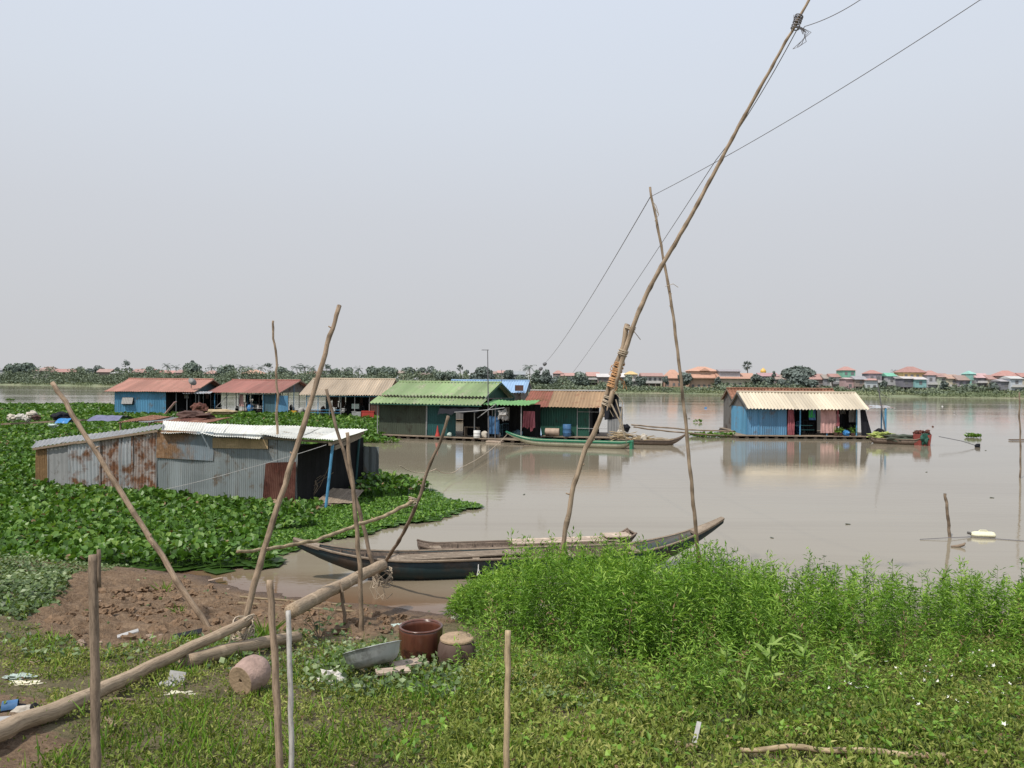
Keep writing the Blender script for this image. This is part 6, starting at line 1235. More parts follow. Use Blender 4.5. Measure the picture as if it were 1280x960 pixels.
# purple tarp, blue tarp box, sacks on the raft at left
def tarp(px, py, D, w, d, mat, lab):
    q = PD(px, py, D); mb = MB(); n_ = 10; vs = []; gs = []
    for j_ in range(n_ + 1):
        for i_ in range(n_ + 1): u = i_ / n_; v_ = j_ / n_; vs.append(q + Vector(((u - .5) * w, v_ * d, .28 * math.sin(math.pi * v_) + .10 * mnoise.noise(Vector((u * 5, v_ * 5, px)))))); gs.append((u, v_, 0))
    mb.add(vs, [(j_ * 11 + i_, j_ * 11 + i_ + 1, (j_ + 1) * 11 + i_ + 1, (j_ + 1) * 11 + i_) for j_ in range(n_) for i_ in range(n_)], 1, gs); solo(mb, 'tarp', M[mat], lab, 'tarp')
tarp(127, 526, 48, 1.9, 2.4, 'purple_tarp', 'purple-grey tarp spread over the plants left of the rusty raft roof')
tarp(76, 529, 49, .8, 1.2, 'blue_bright', 'bright blue tarp on the raft at the left'); 
mb = MB(); mb.blob(PD(76, 521, 50), (.55, .4, .32), .3, 2, 3); solo(mb, 'black_bundle', M['black_cloth'], 'black bundle above the bright blue tarp at the left', 'bundle')
mb = MB(); mb.blob(PD(66, 532, 49), (.3, .2, .12), .3, 2, 3); solo(mb, 'mint_tub', M['mint'], 'pale green tub beside the bright blue tarp', 'tub')
mb = MB(); a = PD(5, 530, 51); b = PD(105, 525, 50); mb.bar(a, b, .5, .1); solo(mb, 'raft_beam', M['darkpole'], 'dark beam of the raft among the plants at the left', 'beam')
for k, (a, b, s_, m_) in enumerate([(15, 522, .33, 'sack'), (25, 521, .28, 'bag'), (33, 523, .3, 'bag'), (40, 518, .32, 'sack'), (45, 522, .28, 'wall_brown')]):
    mb = MB(); mb.blob(PD(a, b, 50.5), (s_, s_ * .8, s_ * .7), .25, 2, 3); solo(mb, 'sack', M[m_], ['leftmost tan sack on the raft at the left', 'white sack second from the left on the raft', 'white sack in the middle of the raft heap', 'upper tan sack on the right of the raft heap', 'dark brown sack at the right end of the raft heap'][k], 'sack')

# ================================================================ FAR BANK
def fd(px):                                      # distance of the far waterline in this column
    D = 350.0
    for _ in range(6): D = float(far_D((px - 640) / 960 * D))
    return D
def add_haze(c, k=.45, h=(.42, .42, .43)): return tuple(a * (1 - k) + b * k for a, b in zip(c, h))  # blends grey distance haze into a house colour
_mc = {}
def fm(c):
    if c not in _mc: _mc[c] = m_basic('hazed_paint', add_haze(c, .28), .85, .15, .8, 0, .2, 4)
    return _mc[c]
RED = (.40, .185, .145); ORG = (.50, .27, .17); BRN = (.27, .19, .15); GRY = (.27, .27, .29); WHT = (.66, .64, .62); CRM = (.62, .54, .38); PNK = (.50, .30, .30); YEL = (.68, .46, .14); TEAL = (.20, .48, .42); GRN = (.10, .42, .27); PUR = (.33, .28, .33); DRK = (.10, .095, .10); PALE = (.46, .46, .48)
fh = [  # x0, x1, ytop, yeave, ybase, wall, roof, hip, storeys, stilts, label
 (-4, 9, 459, 463, 471, PALE, GRY, 1, 1, 0, 'grey house at the far left edge of the opposite bank'), (42, 69, 458, 464, 473, WHT, RED, 1, 1, 0, 'wide house with the highest red roof at the left of the opposite bank'), (66, 95, 461, 465, 474, BRN, RED, 0, 1, 0, 'low brown house whose long red roof joins the highest one'),
 (70, 79, 466, 468, 472, WHT, WHT, 0, 1, 0, 'tiny white hut low on the left bank'), (122, 138, 461, 465, 474, BRN, RED, 0, 1, 0, 'small brown house behind the dark trees left of the tufted tree'), (140, 168, 464.5, 466.5, 473, CRM, PALE, 0, 1, 0, 'long low house with a pale roof under the tufted tree'), (166, 190, 461, 465.5, 474, BRN, RED, 0, 1, 0, 'red-roofed house right of the tufted tree'), (199, 216, 463, 466.5, 473, WHT, RED, 0, 1, 0, 'red-roofed white house left of the first coconut palms'), (217, 229, 462, 466, 474, BRN, RED, 1, 1, 0, 'small red-roofed house beside the big round tree'),
 (255, 271, 463, 467, 473, WHT, RED, 1, 1, 0, 'small white house with a red hipped roof between two round trees'), (301, 327, 462, 467, 474, CRM, ORG, 1, 2, 0, 'cream house with an orange hipped roof behind the red-roofed houseboat'), (380, 401, 464, 468, 475, PALE, RED, 1, 1, 0, 'house with a faded red roof left of the lollipop tree'), (402, 412, 461, 463, 474, WHT, GRY, 0, 2, 0, 'narrow white house right of the faded red roof'), (498, 505, 463, 466, 474, CRM, BRN, 0, 1, 0, 'tiny cream house right of the two big round trees'), (524, 539, 466, 468, 476, CRM, BRN, 0, 1, 0, 'cream hut among the brownish trees'),
 (584, 592, 467, 469, 480, PALE, WHT, 0, 2, 0, 'narrow pale house left of the dark round tree by the mast'), (613, 623, 464, 467, 480, PNK, BRN, 0, 2, 0, 'dusty pink house just right of the mast'), (622, 634, 463, 466, 481, WHT, RED, 0, 2, 0, 'white two-storey house behind the blue roof'), (643, 656, 464, 468, 480, PALE, GRY, 0, 1, 0, 'house with a grey roof at the left of the palms'), (692, 704, 463, 467, 478, BRN, RED, 1, 2, 0, 'brown house with a small red roof right of the palms'), (702, 721, 466, 469.5, 480, CRM, RED, 0, 1, 0, 'cream house with a wide red roof left of the leafy tree'),
 (734, 749, 465, 470, 482, (.42, .48, .30), RED, 0, 2, 1, 'greenish house left of the long bamboo'), (747, 766, 467, 471, 484, BRN, WHT, 0, 1, 1, 'dark stilt house with a white roof behind the long bamboo'), (766, 781, 466, 471, 484, GRY, WHT, 0, 1, 1, 'grey stilt house with a white roof right of the long bamboo'), (782, 797, 464, 468, 482, CRM, YEL, 1, 2, 0, 'cream house with a yellowish hipped roof'), (788, 798, 472, 474, 484, PALE, PALE, 0, 1, 0, 'pale blue-grey hut before the yellowish roof'), (803, 828, 466, 470, 483, WHT, RED, 0, 1, 1, 'white house with a long low red roof left of the thin bamboo'), (831, 853, 462, 473, 485, ORG, ORG, 1, 1, 0, 'house with a steep orange roof behind the thin bamboo'),
 (863, 897, 458, 464, 486, (.64, .40, .26), ORG, 1, 2, 0, 'large orange two-storey building with a stepped hipped roof'), (900, 925, 461.5, 464, 478, PALE, GRY, 0, 1, 0, 'grey-roofed building behind the long orange roof'), (900, 943, 466, 473, 485, CRM, ORG, 0, 1, 0, 'long low cream building with an orange roof'), (950, 972, 466, 470, 486, WHT, (.38, .16, .17), 0, 2, 0, 'house with a dull red roof below the golden dome'), (970, 984, 468, 474, 486, BRN, BRN, 0, 1, 0, 'brown house left of the giant rain tree'), (1013, 1030, 467, 474, 486, BRN, RED, 0, 1, 0, 'red-roofed house right of the giant rain tree'), (1030, 1041, 468, 473, 486, GRY, BRN, 0, 1, 1, 'dark grey stilt house second right of the rain tree'), (1039, 1055, 467, 471, 486, WHT, RED, 0, 2, 0, 'whitish house left of the green one'),
 (1053, 1069, 458, 463, 486, GRN, RED, 1, 3, 0, 'tall green house with a red hipped roof'), (1057, 1069, 472, 473.5, 487, PNK, PNK, 0, 1, 0, 'pink house in front of the tall green one'), (1069, 1083, 470, 474, 487, BRN, GRY, 0, 1, 1, 'grey-brown stilt house right of the pink one'), (1086, 1102, 462.5, 467, 486, PUR, RED, 1, 2, 0, 'purplish two-storey house with a red hipped roof'), (1082, 1097, 473, 475, 488, (.55, .60, .62), RED, 0, 1, 0, 'pale blue house in front of the purplish one'),
 (1109, 1120, 466, 470, 487, PALE, GRN, 0, 1, 1, 'grey house with a greenish roof left of the yellow one'), (1118, 1131, 468, 472, 488, PALE, GRY, 0, 2, 0, 'grey house adjoining the yellow one at its left'), (1129, 1158, 458, 465.5, 482, YEL, RED, 1, 2, 0, 'large yellow house with a high red hipped roof'), (1129, 1144, 470.5, 473, 489, (.12, .11, .15), WHT, 0, 1, 1, 'dark stilt house with a white awning before the yellow one'), (1144, 1158, 471, 474, 489, (.20, .48, .48), WHT, 0, 1, 1, 'turquoise stilt house with a white roof before the yellow one'),
 (1159, 1175, 463, 469, 489, (.50, .50, .55), RED, 1, 2, 0, 'grey-white two-storey house right of the yellow one'), (1173, 1186, 466.5, 471, 488, (.50, .55, .42), RED, 0, 2, 0, 'pale green house with a red roof beside the dark gap'), (1185, 1199, 468, 473, 490, CRM, ORG, 0, 2, 0, 'cream gabled house with a salmon roof'), (1198, 1221, 469, 475, 490, PUR, BRN, 0, 2, 0, 'wide grey-brown house right of the cream gabled one'), (1213, 1220, 463.5, 467.5, 480, TEAL, TEAL, 1, 1, 0, 'small turquoise turret behind the grey-brown house'), (1220, 1236, 466.5, 472, 491, GRY, PNK, 0, 2, 1, 'grey stilt house with a pinkish roof'), (1236, 1252, 468.5, 474, 491, CRM, RED, 0, 2, 0, 'cream house with a red roof near the right edge'), (1250, 1276, 463, 470, 488, BRN, RED, 1, 2, 0, 'large brown house with a broad red roof at the right edge'), (1251, 1265, 474, 476.5, 492, (.14, .14, .17), PALE, 0, 1, 1, 'dark blue-grey stilt house before the broad red roof'), (1263, 1278, 470, 473, 491, (.55, .60, .66), WHT, 0, 2, 0, 'pale blue house at the right edge'), (1277, 1296, 466, 471, 492, CRM, RED, 0, 2, 0, 'last house cut off by the right edge'),
]
for (x0, x1, yt, ye, yb, wc, rc_, hip, st_, stil, lb) in fh:
    xm = (x0 + x1) / 2; off = 22 if xm > 640 else 30
    front = yb >= 487 and (yt >= 470)
    D = fd(xm) + (15 if front else off) + (0 if xm > 640 else 4); s_ = D / 960
    pa = PD(x0, yb, D); pb = PD(x1, yb, D); Lh = (x1 - x0) * s_; fr = Fr(pa.x, D, 0); zb_ = 3.0 if xm > 640 else 3.6; zg = min(pa.z, 3.6) - .9
    ze = PD(xm, ye, D).z; zt_ = PD(xm, yt, D).z; Dp = min(max(6, Lh * .8), 12); H_ = ze - zg
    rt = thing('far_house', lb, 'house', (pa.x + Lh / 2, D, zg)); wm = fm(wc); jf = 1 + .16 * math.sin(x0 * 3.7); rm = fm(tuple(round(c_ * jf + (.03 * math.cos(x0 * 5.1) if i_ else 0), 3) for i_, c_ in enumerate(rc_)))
    z0_ = zg + (min(3.2, H_ * .42) if stil else 0); ov = Lh * .05 + .15
    mb = MB(); mb.box(fr, 0, Lh, 0, Dp, z0_, ze); mb.build('wall', wm, rt)
    mb = MB(); rp_ = .38 if hip else 0.0
    if hip:
        r0, r1 = Lh * .36, Lh * .64; v_ = [fr.P(-ov, -ov, ze + .02), fr.P(Lh + ov, -ov, ze + .02), fr.P(Lh + ov, Dp + ov, ze + .02), fr.P(-ov, Dp + ov, ze + .02), fr.P(r0, Dp / 2, zt_), fr.P(r1, Dp / 2, zt_)]
        mb.add(v_, [(0, 1, 5, 4), (1, 2, 5), (2, 3, 4, 5), (3, 0, 4), (3, 2, 1, 0)])
    else:
        v_ = [fr.P(-ov, -ov - .3, ze - .1), fr.P(Lh + ov, -ov - .3, ze - .1), fr.P(Lh + ov, Dp + ov, ze - .1), fr.P(-ov, Dp + ov, ze - .1), fr.P(-ov, Dp / 2, zt_), fr.P(Lh + ov, Dp / 2, zt_)]
        mb.add(v_, [(0, 1, 5, 4), (2, 3, 4, 5), (1, 2, 5), (3, 0, 4), (3, 2, 1, 0)])
    mb.build('roof', rm, rt)
    if 'stepped' in lb:
        mb = MB(); mb.add([fr.P(-1.2, -1.6, PD(xm, 472, D).z), fr.P(Lh + 1.2, -1.6, PD(xm, 472, D).z), fr.P(Lh + 1.2, -.02, PD(xm, 467.5, D).z), fr.P(-1.2, -.02, PD(xm, 467.5, D).z), fr.P(-1.2, -1.6, PD(xm, 473, D).z), fr.P(Lh + 1.2, -1.6, PD(xm, 473, D).z)], [(0, 1, 2, 3), (0, 4, 5, 1)]); mb.build('lower_roof', rm, rt)
        mb = MB(); mb.add([fr.P(Lh * .3, -1.2, ze + .2), fr.P(Lh * .7, -1.2, ze + .2), fr.P(Lh * .5, -.9, zt_ - .6), fr.P(Lh * .5, Dp * .4, zt_ - .3)], [(0, 1, 2), (1, 3, 2), (0, 2, 3)]); mb.build('dormer', rm, rt)
    nw = max(1, min(6, int(Lh / 2.2))); fl_ = max(1, st_)
    for f_ in range(fl_):
        hz0 = z0_ + (ze - z0_) * (f_ + .35) / fl_; hh = min(1.3, (ze - z0_) / fl_ * .42)
        for k in range(nw):
            cx = Lh * (k + .5) / nw + .15 * random.uniform(-1, 1); ww = min(.55, Lh / nw * .28); mb = MB(); mb.box(fr, cx - ww, cx + ww, -.06, -.01, hz0, hz0 + hh); mb.build('window', fm(DRK), rt)
    if st_ > 1 and not 'stepped' in lb and x1 - x0 > 9:
        zc_ = z0_ + (ze - z0_) / fl_; mb = MB(); mb.box(fr, .1, Lh - .1, -1.0, -.03, zc_ - .1, zc_ + .02); mb.box(fr, .1, Lh - .1, -1.0, -.93, zc_ + .02, zc_ + .75); mb.build('balcony', fm(WHT if wc != WHT else GRY), rt)
    if stil:
        for k in range(4):
            for v in (.1, Dp - .2): mb = MB(); u = lerp(.15, Lh - .15, k / 3); mb.box(fr, u - .12, u + .12, v, v + .2, zg - 2.0, z0_ - .01); mb.build('stilt', fm(BRN), rt)
        mb = MB(); mb.box(fr, .3, Lh - .3, Dp * .35, Dp * .9, zg - .5, z0_ - .02); mb.build('undercroft', fm(DRK), rt)
# golden dome building
D = fd(955) + 60; q = PD(954, 466, D); dm = thing('domed_building', 'small golden dome on a cream drum rising above the roofs', 'dome', (q.x, q.y, 3.5)); r_ = 3.5 / 960 * D
MB().lathe(Vector((q.x, q.y, 3.5)), [(r_ * 1.3, 0), (r_ * 1.3, q.z - 4.6), (r_ * .95, q.z - 4.4), (r_ * .95, q.z - 3.4), (0, q.z - 3.4)], 16).build('drum', fm(CRM), dm); mb = MB(); mb.lathe(Vector((q.x, q.y, q.z)), [(r_ * .9, 0), (r_ * 1.02, r_ * .4), (r_ * .9, r_ * .95), (r_ * .55, r_ * 1.35), (r_ * .15, r_ * 1.6), (.05, r_ * 1.9), (0, r_ * 2.3)], 20); mb.build('cupola', m_basic('gold_paint', (.75, .45, .10), .35, .1, 1, 0, .6), dm, True)
# trees
def crown_mesh(mb_lobes, n, size, seed, mat, flat=1.0):
    r_ = np.random.default_rng(seed); pts = []; w = np.array([a[3] for a in mb_lobes]) ** 2; w = w / w.sum()
    idx = r_.choice(len(mb_lobes), n, p=w); c = np.array([a[:3] for a in mb_lobes])[idx]; rr = np.array([a[3] for a in mb_lobes])[idx]
    d = unit(r_.normal(0, 1, (n, 3))); rad = rr * (1 - .45 * r_.random(n) ** 2.2); p = c + d * rad[:, None] * np.array([[1, 1, flat]])
    up = unit(d + r_.normal(0, .5, (n, 3))); t_ = np.clip(.45 + .22 * d[:, 2] + r_.normal(0, .10, n), .02, 1); dd_ = unit(np.cross(up, r_.normal(0, 1, (n, 3))))  # painted light: leaves paler on the upward side of each lobe
    return p, dd_, up, t_, size * r_.uniform(.6, 1.3, n)
def round_tree(x, y, zb, h, w, seed, mat='far_leaf', name='far_tree', label='', trunk_h=.3, n=420, flat=.85, lobes=9, group=None):
    r_ = random.Random(seed); root = thing(name, label, 'tree', (x, y, zb), group)
    lb_ = []
    for k in range(lobes):
        a = r_.uniform(0, 6.28); q = r_.uniform(.1, 1) ** .6; lr = w * r_.uniform(.18, .30); lb_.append((x + math.cos(a) * q * (w / 2 - lr), y + math.sin(a) * q * (w / 2 - lr), zb + h * (trunk_h + (1 - trunk_h) * (.28 + .62 * r_.random() * (1.15 - .5 * q))) - lr * .25, lr))
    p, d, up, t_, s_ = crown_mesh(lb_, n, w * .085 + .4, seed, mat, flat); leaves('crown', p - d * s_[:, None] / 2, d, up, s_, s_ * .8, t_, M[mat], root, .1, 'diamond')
    mb = MB(); tr = w * .035 + .1; mb.tube([Vector((x, y, zb - .5)), Vector((x + .1, y, zb + h * .35)), Vector((x, y, zb + h * .6))], [tr, tr * .8, tr * .4], 6)
    for k in range(3): a = r_.uniform(0, 6.28); mb.tube([Vector((x, y, zb + h * (.25 + .1 * k))), Vector((x + math.cos(a) * w * .25, y + math.sin(a) * w * .25, zb + h * .6))], [tr * .5, tr * .25], 5)
    mb.build('trunk', M['far_trunk'], root); return root
def palm(x, y, zb, h, cr, seed, label, fan=False, group=None):
    r_ = random.Random(seed); root = thing('sugar_palm' if fan else 'coconut_palm', label, 'palm', (x, y, zb), group); top = Vector((x + r_.uniform(-.5, .5), y, zb + h)); mb = MB(); mb.tube([Vector((x, y, zb - .5)), Vector((x, y, zb)).lerp(top, .5) + Vector((.15, 0, 0)), top], [.28, .22, .18], 6); mb.build('trunk', M['far_trunk'], root)
    B0 = []; Dd = []; Up = []; Ls = []; Ws = []; Ts = []
    nf = 34 if fan else 17
    for k in range(nf):
        a = r_.uniform(0, 6.28); e = r_.uniform(-.9, 1.4) if fan else r_.uniform(-.2, 1.2); d0 = Vector((math.cos(a) * math.cos(e), math.sin(a) * math.cos(e), math.sin(e)))
        if fan:
            for j_ in range(7): dd2 = (d0 + Vector((r_.uniform(-.4, .4), r_.uniform(-.4, .4), r_.uniform(-.4, .4)))).normalized(); B0.append(top + d0 * cr * .35); Dd.append(dd2); Ls.append(cr * r_.uniform(.5, .7)); Ws.append(cr * .12); Ts.append(r_.uniform(.1, .7))
        else:
            p_ = top.copy(); d1 = d0.copy()
            for j_ in range(6):
                d1 = (d1 + Vector((0, 0, -.22))).normalized(); nx_ = p_ + d1 * cr / 5.0
                for s3 in (-1, 1): sd_ = d1.cross(Vector((0, 0, 1))).normalized() * s3; B0.append(p_); Dd.append((d1 * .7 + sd_ * .5 + Vector((0, 0, -.35))).normalized()); Ls.append(cr * .32); Ws.append(cr * .085); Ts.append(r_.uniform(.1, .75))
                p_ = nx_
    n = len(B0); leaves('crown', np.array([list(b) for b in B0]), np.array([list(b) for b in Dd]), jup(n, .3), np.array(Ls), np.array(Ws), np.array(Ts), M['far_leaf2'], root, .1); return root
def land(px):
    for (x0, x1, *_, lb) in sorted(fh, key=lambda r_: abs((r_[0] + r_[1]) / 2 - px)): return lb
ft = [  # px, ytop, width px, ybase, kind, label
 (27, 454.5, 30, 474, 'r', 'broadest round tree near the left edge of the opposite bank'), (5, 462, 14, 474, 'r', 'small tree at the very left edge'), (68, 457, 9, 470, 'd', 'small dark tree behind the highest red roof at the left'), (99, 458.5, 14, 474, 'd', 'dark tree right of the long red roof'), (113, 457.5, 13, 474, 'd', 'left of two dark trees close together at the left'), (124, 458, 13, 474, 'd', 'right of two dark trees close together at the left'),
 (147, 458, 8, 470, 'd', 'small dark tree just left of the tufted tree'), (158, 450, 9, 470, 't', 'tall thin tree with a tufted top near the left'), (164, 459, 7, 470, 'd', 'small dark tree just right of the tufted tree'), (190, 460, 20, 476, 'r', 'rounded tree behind the leftmost blue houseboat'), (178, 461, 9, 474, 'd', 'small tree left of the rounded one behind the blue houseboat'), (208, 457, 8, 470, 'p', 'coconut palm alone left of the big round tree'), (220, 459, 8, 470, 'p', 'coconut palm just left of the big round tree'),
 (241, 455, 24, 478, 'r', 'big round tree above the roof end of the leftmost houseboat'), (241, 449, 6, 462, 'd', 'pointed tree top rising behind the big round tree'), (264, 459, 8, 470, 'p', 'coconut palm behind the small white house'), (285, 456, 26, 478, 'r', 'wide round tree between the two red roofs of the houseboats'), (303, 458, 9, 472, 'p', 'coconut palm at the left of the orange-roofed house'), (312, 460, 9, 472, 'p', 'coconut palm behind the orange-roofed house'), (325, 459, 9, 472, 'p', 'coconut palm at the right of the orange-roofed house'),
 (336, 453, 9, 472, 't', 'lollipop-shaped thin tree beside the crooked pole'), (350, 459, 18, 477, 'r', 'round tree right of the crooked pole'), (362, 462, 12, 477, 'd', 'low dark tree right of the round tree by the crooked pole'), (372, 459, 10, 473, 'p', 'left one of three coconut palms before the tall leaning pole'), (380, 458, 10, 473, 'p', 'middle one of three coconut palms before the tall leaning pole'), (389, 460, 10, 473, 'p', 'right one of three coconut palms before the tall leaning pole'), (411, 454, 9, 472, 't', 'lollipop-shaped thin tree right of the tall leaning pole'), (419, 460, 14, 477, 'r', 'round tree behind the cream roof, left one'), (434, 458.5, 15, 477, 'r', 'round tree behind the cream roof, middle one'), (448, 461, 9, 474, 'p', 'coconut palm behind the cream roof'),
 (468, 457, 19, 478, 'r', 'left of the two biggest round trees above the cream roof'), (486, 457, 22, 478, 'r', 'right of the two biggest round trees above the cream roof'), (511, 460, 20, 478, 'd', 'dark round tree above the green roof'), (528, 458, 13, 474, 'b', 'brownish tree top above the green roof'), (541, 458, 14, 476, 'd', 'dark tree right of the brownish one'), (552, 464, 13, 479, 'r', 'lower pale tree left of the sugar palm'), (565, 463, 16, 479, 'r', 'pale tree just left of the sugar palm'), (576, 457, 7, 478, 's', 'sugar palm standing above the green roof'), (584, 461, 9, 478, 'd', 'small dark tree right of that sugar palm'), (602, 460, 26, 482, 'd', 'widest dark tree beside the tall mast'),
 (636, 460, 14, 482, 'b', 'brownish conical tree behind the blue roof'), (662, 458, 12, 478, 'p', 'tallest coconut palm left of the insulators'), (671, 462, 14, 482, 'r', 'bushy tree beneath the tallest coconut palm'), (682, 459, 15, 482, 'd', 'dark leafy tree below the insulators'), (652, 468, 14, 484, 'r', 'low tree before the grey-roofed house'), (693, 470, 16, 486, 'd', 'low dark tree right of the palms'), (726, 465, 18, 486, 'r', 'leafy tree left of the greenish house'), (716, 470, 14, 486, 'd', 'low tree at the wide red roof'), (748, 464, 5, 474, 'd', 'tiny pointed tree by the greenish house'), (785, 468, 14, 485, 'r', 'round tree just right of the long bamboo'), (801, 469.5, 13, 486, 'd', 'dark round tree before the low red roof'), (832, 468, 8, 480, 'd', 'small tree just left of the thin bamboo'), (856, 466, 17, 487, 'd', 'dark tree left of the large orange building'),
 (897, 470, 7, 484, 'd', 'narrow tree between the orange buildings'), (935, 453, 10, 482, 's', 'tall sugar palm above the long orange roof'), (947, 467, 13, 487, 'd', 'dark round tree below the golden dome'), (961, 470, 13, 487, 'r', 'low leafy tree right of the golden dome'), (967, 461, 5, 484, 'd', 'slim dark cypress right of the golden dome'), (998, 457, 36, 489, 'R', 'giant umbrella-shaped rain tree'), (980, 472, 14, 488, 'd', 'low tree under the left of the rain tree'), (1015, 474, 14, 488, 'd', 'low tree under the right of the rain tree'), (1040, 468, 7, 482, 'd', 'small dark tree left of the tall green house'), (1076, 476, 9, 489, 'd', 'small dark bush tree right of the pink house'), (1104, 474, 9, 489, 'd', 'small tree right of the purplish house'), (1119, 464, 7, 476, 'p', 'coconut palm left of the yellow house'), (1180, 476, 9, 490, 'd', 'dark tree before the pale green house'), (1243, 479, 14, 493, 'd', 'dark bushy tree before the cream house at the right'), (1208, 482, 12, 492, 'r', 'low tree before the grey-brown house'),
]
for i, (px, yt, wp, yb, kd, lb) in enumerate(ft):
    D = fd(px) + (50 if kd in 'pts' else 40 if yb < 479 else 17) + (0 if kd != 'R' else 8); s_ = D / 960; tp = PD(px, yt - .8, D); zb_ = 3.2 if px < 600 else 1.9; h = tp.z - zb_; w = wp * s_ * 1.3; lab = lb + (' on the opposite bank' if 'bank' not in lb and len(lb.split()) < 11 else '')
    if kd in 'rdb': round_tree(tp.x, D, zb_, h, w, 100 + i, {'r': 'far_leaf', 'd': 'far_leaf2', 'b': 'far_leaf2'}[kd], 'far_tree', lab, .12, int(260 + 46 * wp))
    elif kd == 'R': round_tree(tp.x, D, zb_, h, w, 100 + i, 'far_leaf2', 'rain_tree', lab, .1, 3600, .8, 26)
    elif kd == 't': round_tree(tp.x, D, zb_, h, w, 100 + i, 'far_leaf2', 'thin_tree', lab, .62, 150, .8, 6)
    elif kd == 'p': palm(tp.x, D, zb_, h - .5, w * .55, 100 + i, lab)
    else: palm(tp.x, D, zb_, h - w * .4, w * .55, 100 + i, lab, True)
# shrub belt on the slope
n = 60000; X = rng.uniform(-330, 225, n); o_ = rng.uniform(2, 30, n); bump_ = fbm(X, o_, .10, 201, 4); b2_ = fbm(X, o_, .35, 210, 3)
lim = np.where(X < 30, 1.0, .75); hh = np.clip((1.2 + 2.6 * bump_ + 1.3 * b2_) * np.interp(o_, [2, 7, 18, 30], [.35, 1, 1.5, 1.7]) * np.interp(X, [-330, 0, 60, 225], [2.0, 1.25, .72, .68]), .0, 7)
k = (hh > .5) & (rng.random(n) < np.interp(X, [-330, 20, 60, 225], [1, 1, .8, .85])) & ~((X > 48) & (X < 86) & (o_ > 10))
X, o_, hh, bump_ = X[k], o_[k], hh[k], bump_[k]; Y = np.interp(X, [-900, -291, 72, 178, 700], [640, 430, 313, 265, 120]) + o_; zb_ = np.interp(o_, [p_[0] for p_ in fb_prof], [p_[1] for p_ in fb_prof]) * np.interp(X, [-20, 60], [1, .62]); n = len(X)
s_ = rng.uniform(.5, 1.3, n); tt_ = np.clip(.30 + .4 * (rng.random(n) ** .7) * 1 + .5 * fbm(X, o_, .12, 220, 3) + rng.normal(0, .1, n), 0, 1)
hr = rng.random(n) ** .5
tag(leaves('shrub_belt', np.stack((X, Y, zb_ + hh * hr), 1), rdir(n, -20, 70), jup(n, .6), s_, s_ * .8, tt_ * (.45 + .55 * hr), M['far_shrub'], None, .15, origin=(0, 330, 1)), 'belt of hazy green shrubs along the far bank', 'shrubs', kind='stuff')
n = 52000; X = rng.uniform(-330, 230, n); o_ = rng.uniform(.3, 22, n); Y = np.interp(X, [-900, -291, 72, 178, 700], [640, 430, 313, 265, 120]) + o_; zb_ = np.interp(o_, [p_[0] for p_ in fb_prof], [p_[1] for p_ in fb_prof]) * np.interp(X, [-20, 60], [1, .62]) + .1
k = (fbm(X, o_, .09, 230, 3) > -.35); X, Y, zb_, o_ = X[k], Y[k], zb_[k], o_[k]; n = len(X)
tag(leaves('bank_grass', np.stack((X, Y, zb_), 1), rdir(n, 20, 80), jup(n, .5), rng.uniform(.5, 1.1, n), .5 * np.ones(n), np.clip(.45 + .7 * fbm(X, o_, .07, 240, 3) + rng.normal(0, .15, n), 0, 1), M['far_grass'], None, .1, origin=(0, 330, 1)), 'pale grass growing on the far bank down to the water', 'grass', kind='stuff')
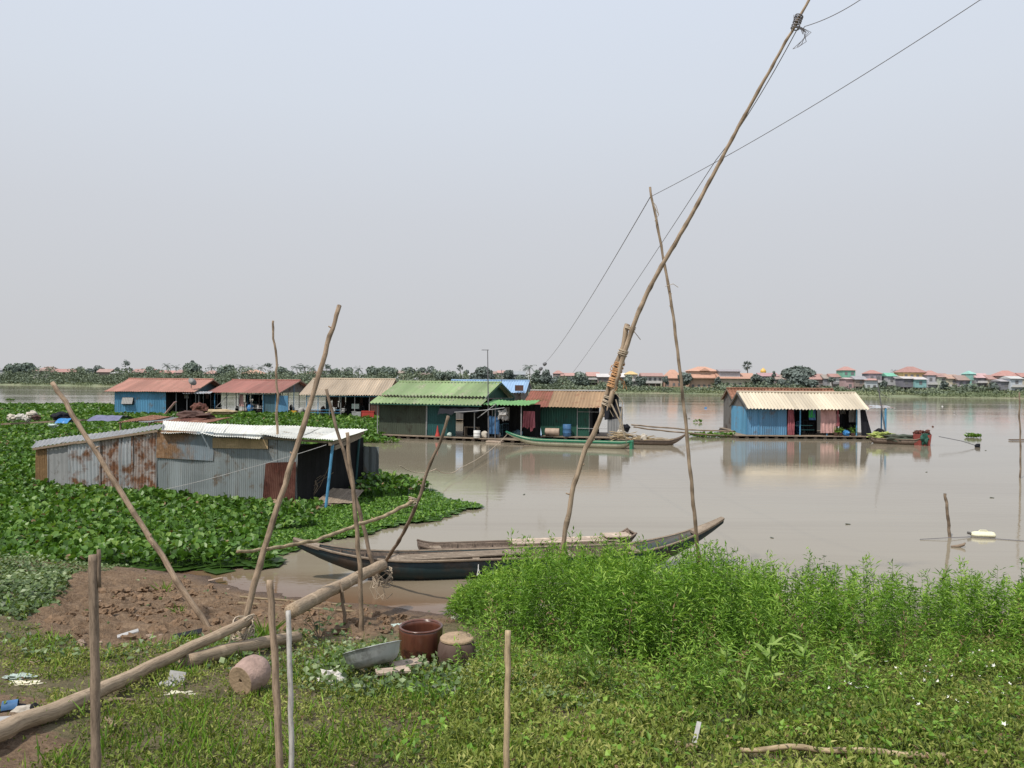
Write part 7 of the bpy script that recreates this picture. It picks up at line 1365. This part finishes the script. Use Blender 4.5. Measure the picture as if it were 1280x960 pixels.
# ================================================================ camera, light, sky
cd = bpy.data.cameras.new('camera'); cam = bpy.data.objects.new('camera', cd); COL.objects.link(cam)
cd.sensor_fit = 'HORIZONTAL'; cd.sensor_width = 36; cd.lens = 36 * F / 1280; cd.clip_end = 9000; cd.clip_start = .1
cam.matrix_world = Matrix.Translation((0, 0, CAMH)) @ ROT.to_4x4(); S.camera = cam
SUN_EL, SUN_AZ = 58, -138                         # azimuth: clockwise from +Y (straight ahead); left and a little behind
sd = bpy.data.lights.new('sun', 'SUN'); sd.energy = 3.8; sd.angle = R(1.5); sd.color = (1, .94, .84)
so = bpy.data.objects.new('sun', sd); COL.objects.link(so)
az = R(SUN_AZ); el = R(SUN_EL); dirv = Vector((math.sin(az) * math.cos(el), math.cos(az) * math.cos(el), math.sin(el)))
so.rotation_euler = dirv.to_track_quat('Z', 'Y').to_euler(); so.location = (0, 0, 40)
w = bpy.data.worlds.new('World'); S.world = w; w.use_nodes = True; nt = w.node_tree; nt.nodes.clear()
sky = nt.nodes.new('ShaderNodeTexSky'); sky.sky_type = 'NISHITA'; sky.sun_disc = False; sky.sun_elevation = el; sky.sun_rotation = az; sky.dust_density = 4; sky.air_density = 1.5
bg = nt.nodes.new('ShaderNodeBackground'); bg.inputs[1].default_value = .1
tc = nt.nodes.new('ShaderNodeTexCoord'); sx = nt.nodes.new('ShaderNodeSeparateXYZ'); nt.links.new(tc.outputs['Generated'], sx.inputs[0])
rp = nt.nodes.new('ShaderNodeValToRGB'); cr = rp.color_ramp
for p_, c_ in [(0, (5.85, 5.85, 6.0, 1)), (.06, (5.9, 6.0, 6.25, 1)), (.2, (6.25, 6.5, 7.0, 1)), (.33, (6.7, 7.2, 8.0, 1)), (.5, (7.0, 7.7, 8.9, 1)), (1, (6.0, 6.8, 8.2, 1))]:
    e = cr.elements[0] if p_ == 0 else (cr.elements[len(cr.elements) - 1] if p_ == 1 else cr.elements.new(p_)); e.color = c_
nt.links.new(sx.outputs['Z'], rp.inputs[0])
mx = nt.nodes.new('ShaderNodeMix'); mx.data_type = 'RGBA'; mx.inputs[0].default_value = .988
nt.links.new(sky.outputs[0], mx.inputs[6]); nt.links.new(rp.outputs[0], mx.inputs[7]); nt.links.new(mx.outputs[2], bg.inputs[0])
ow = nt.nodes.new('ShaderNodeOutputWorld'); nt.links.new(bg.outputs[0], ow.inputs[0])
S.view_settings.view_transform = 'Standard'; S.view_settings.look = 'None'; S.view_settings.exposure = 0
S.render.engine = 'CYCLES'
S.cycles.max_bounces = 6; S.cycles.diffuse_bounces = 2; S.cycles.glossy_bounces = 3; S.cycles.transparent_max_bounces = 4
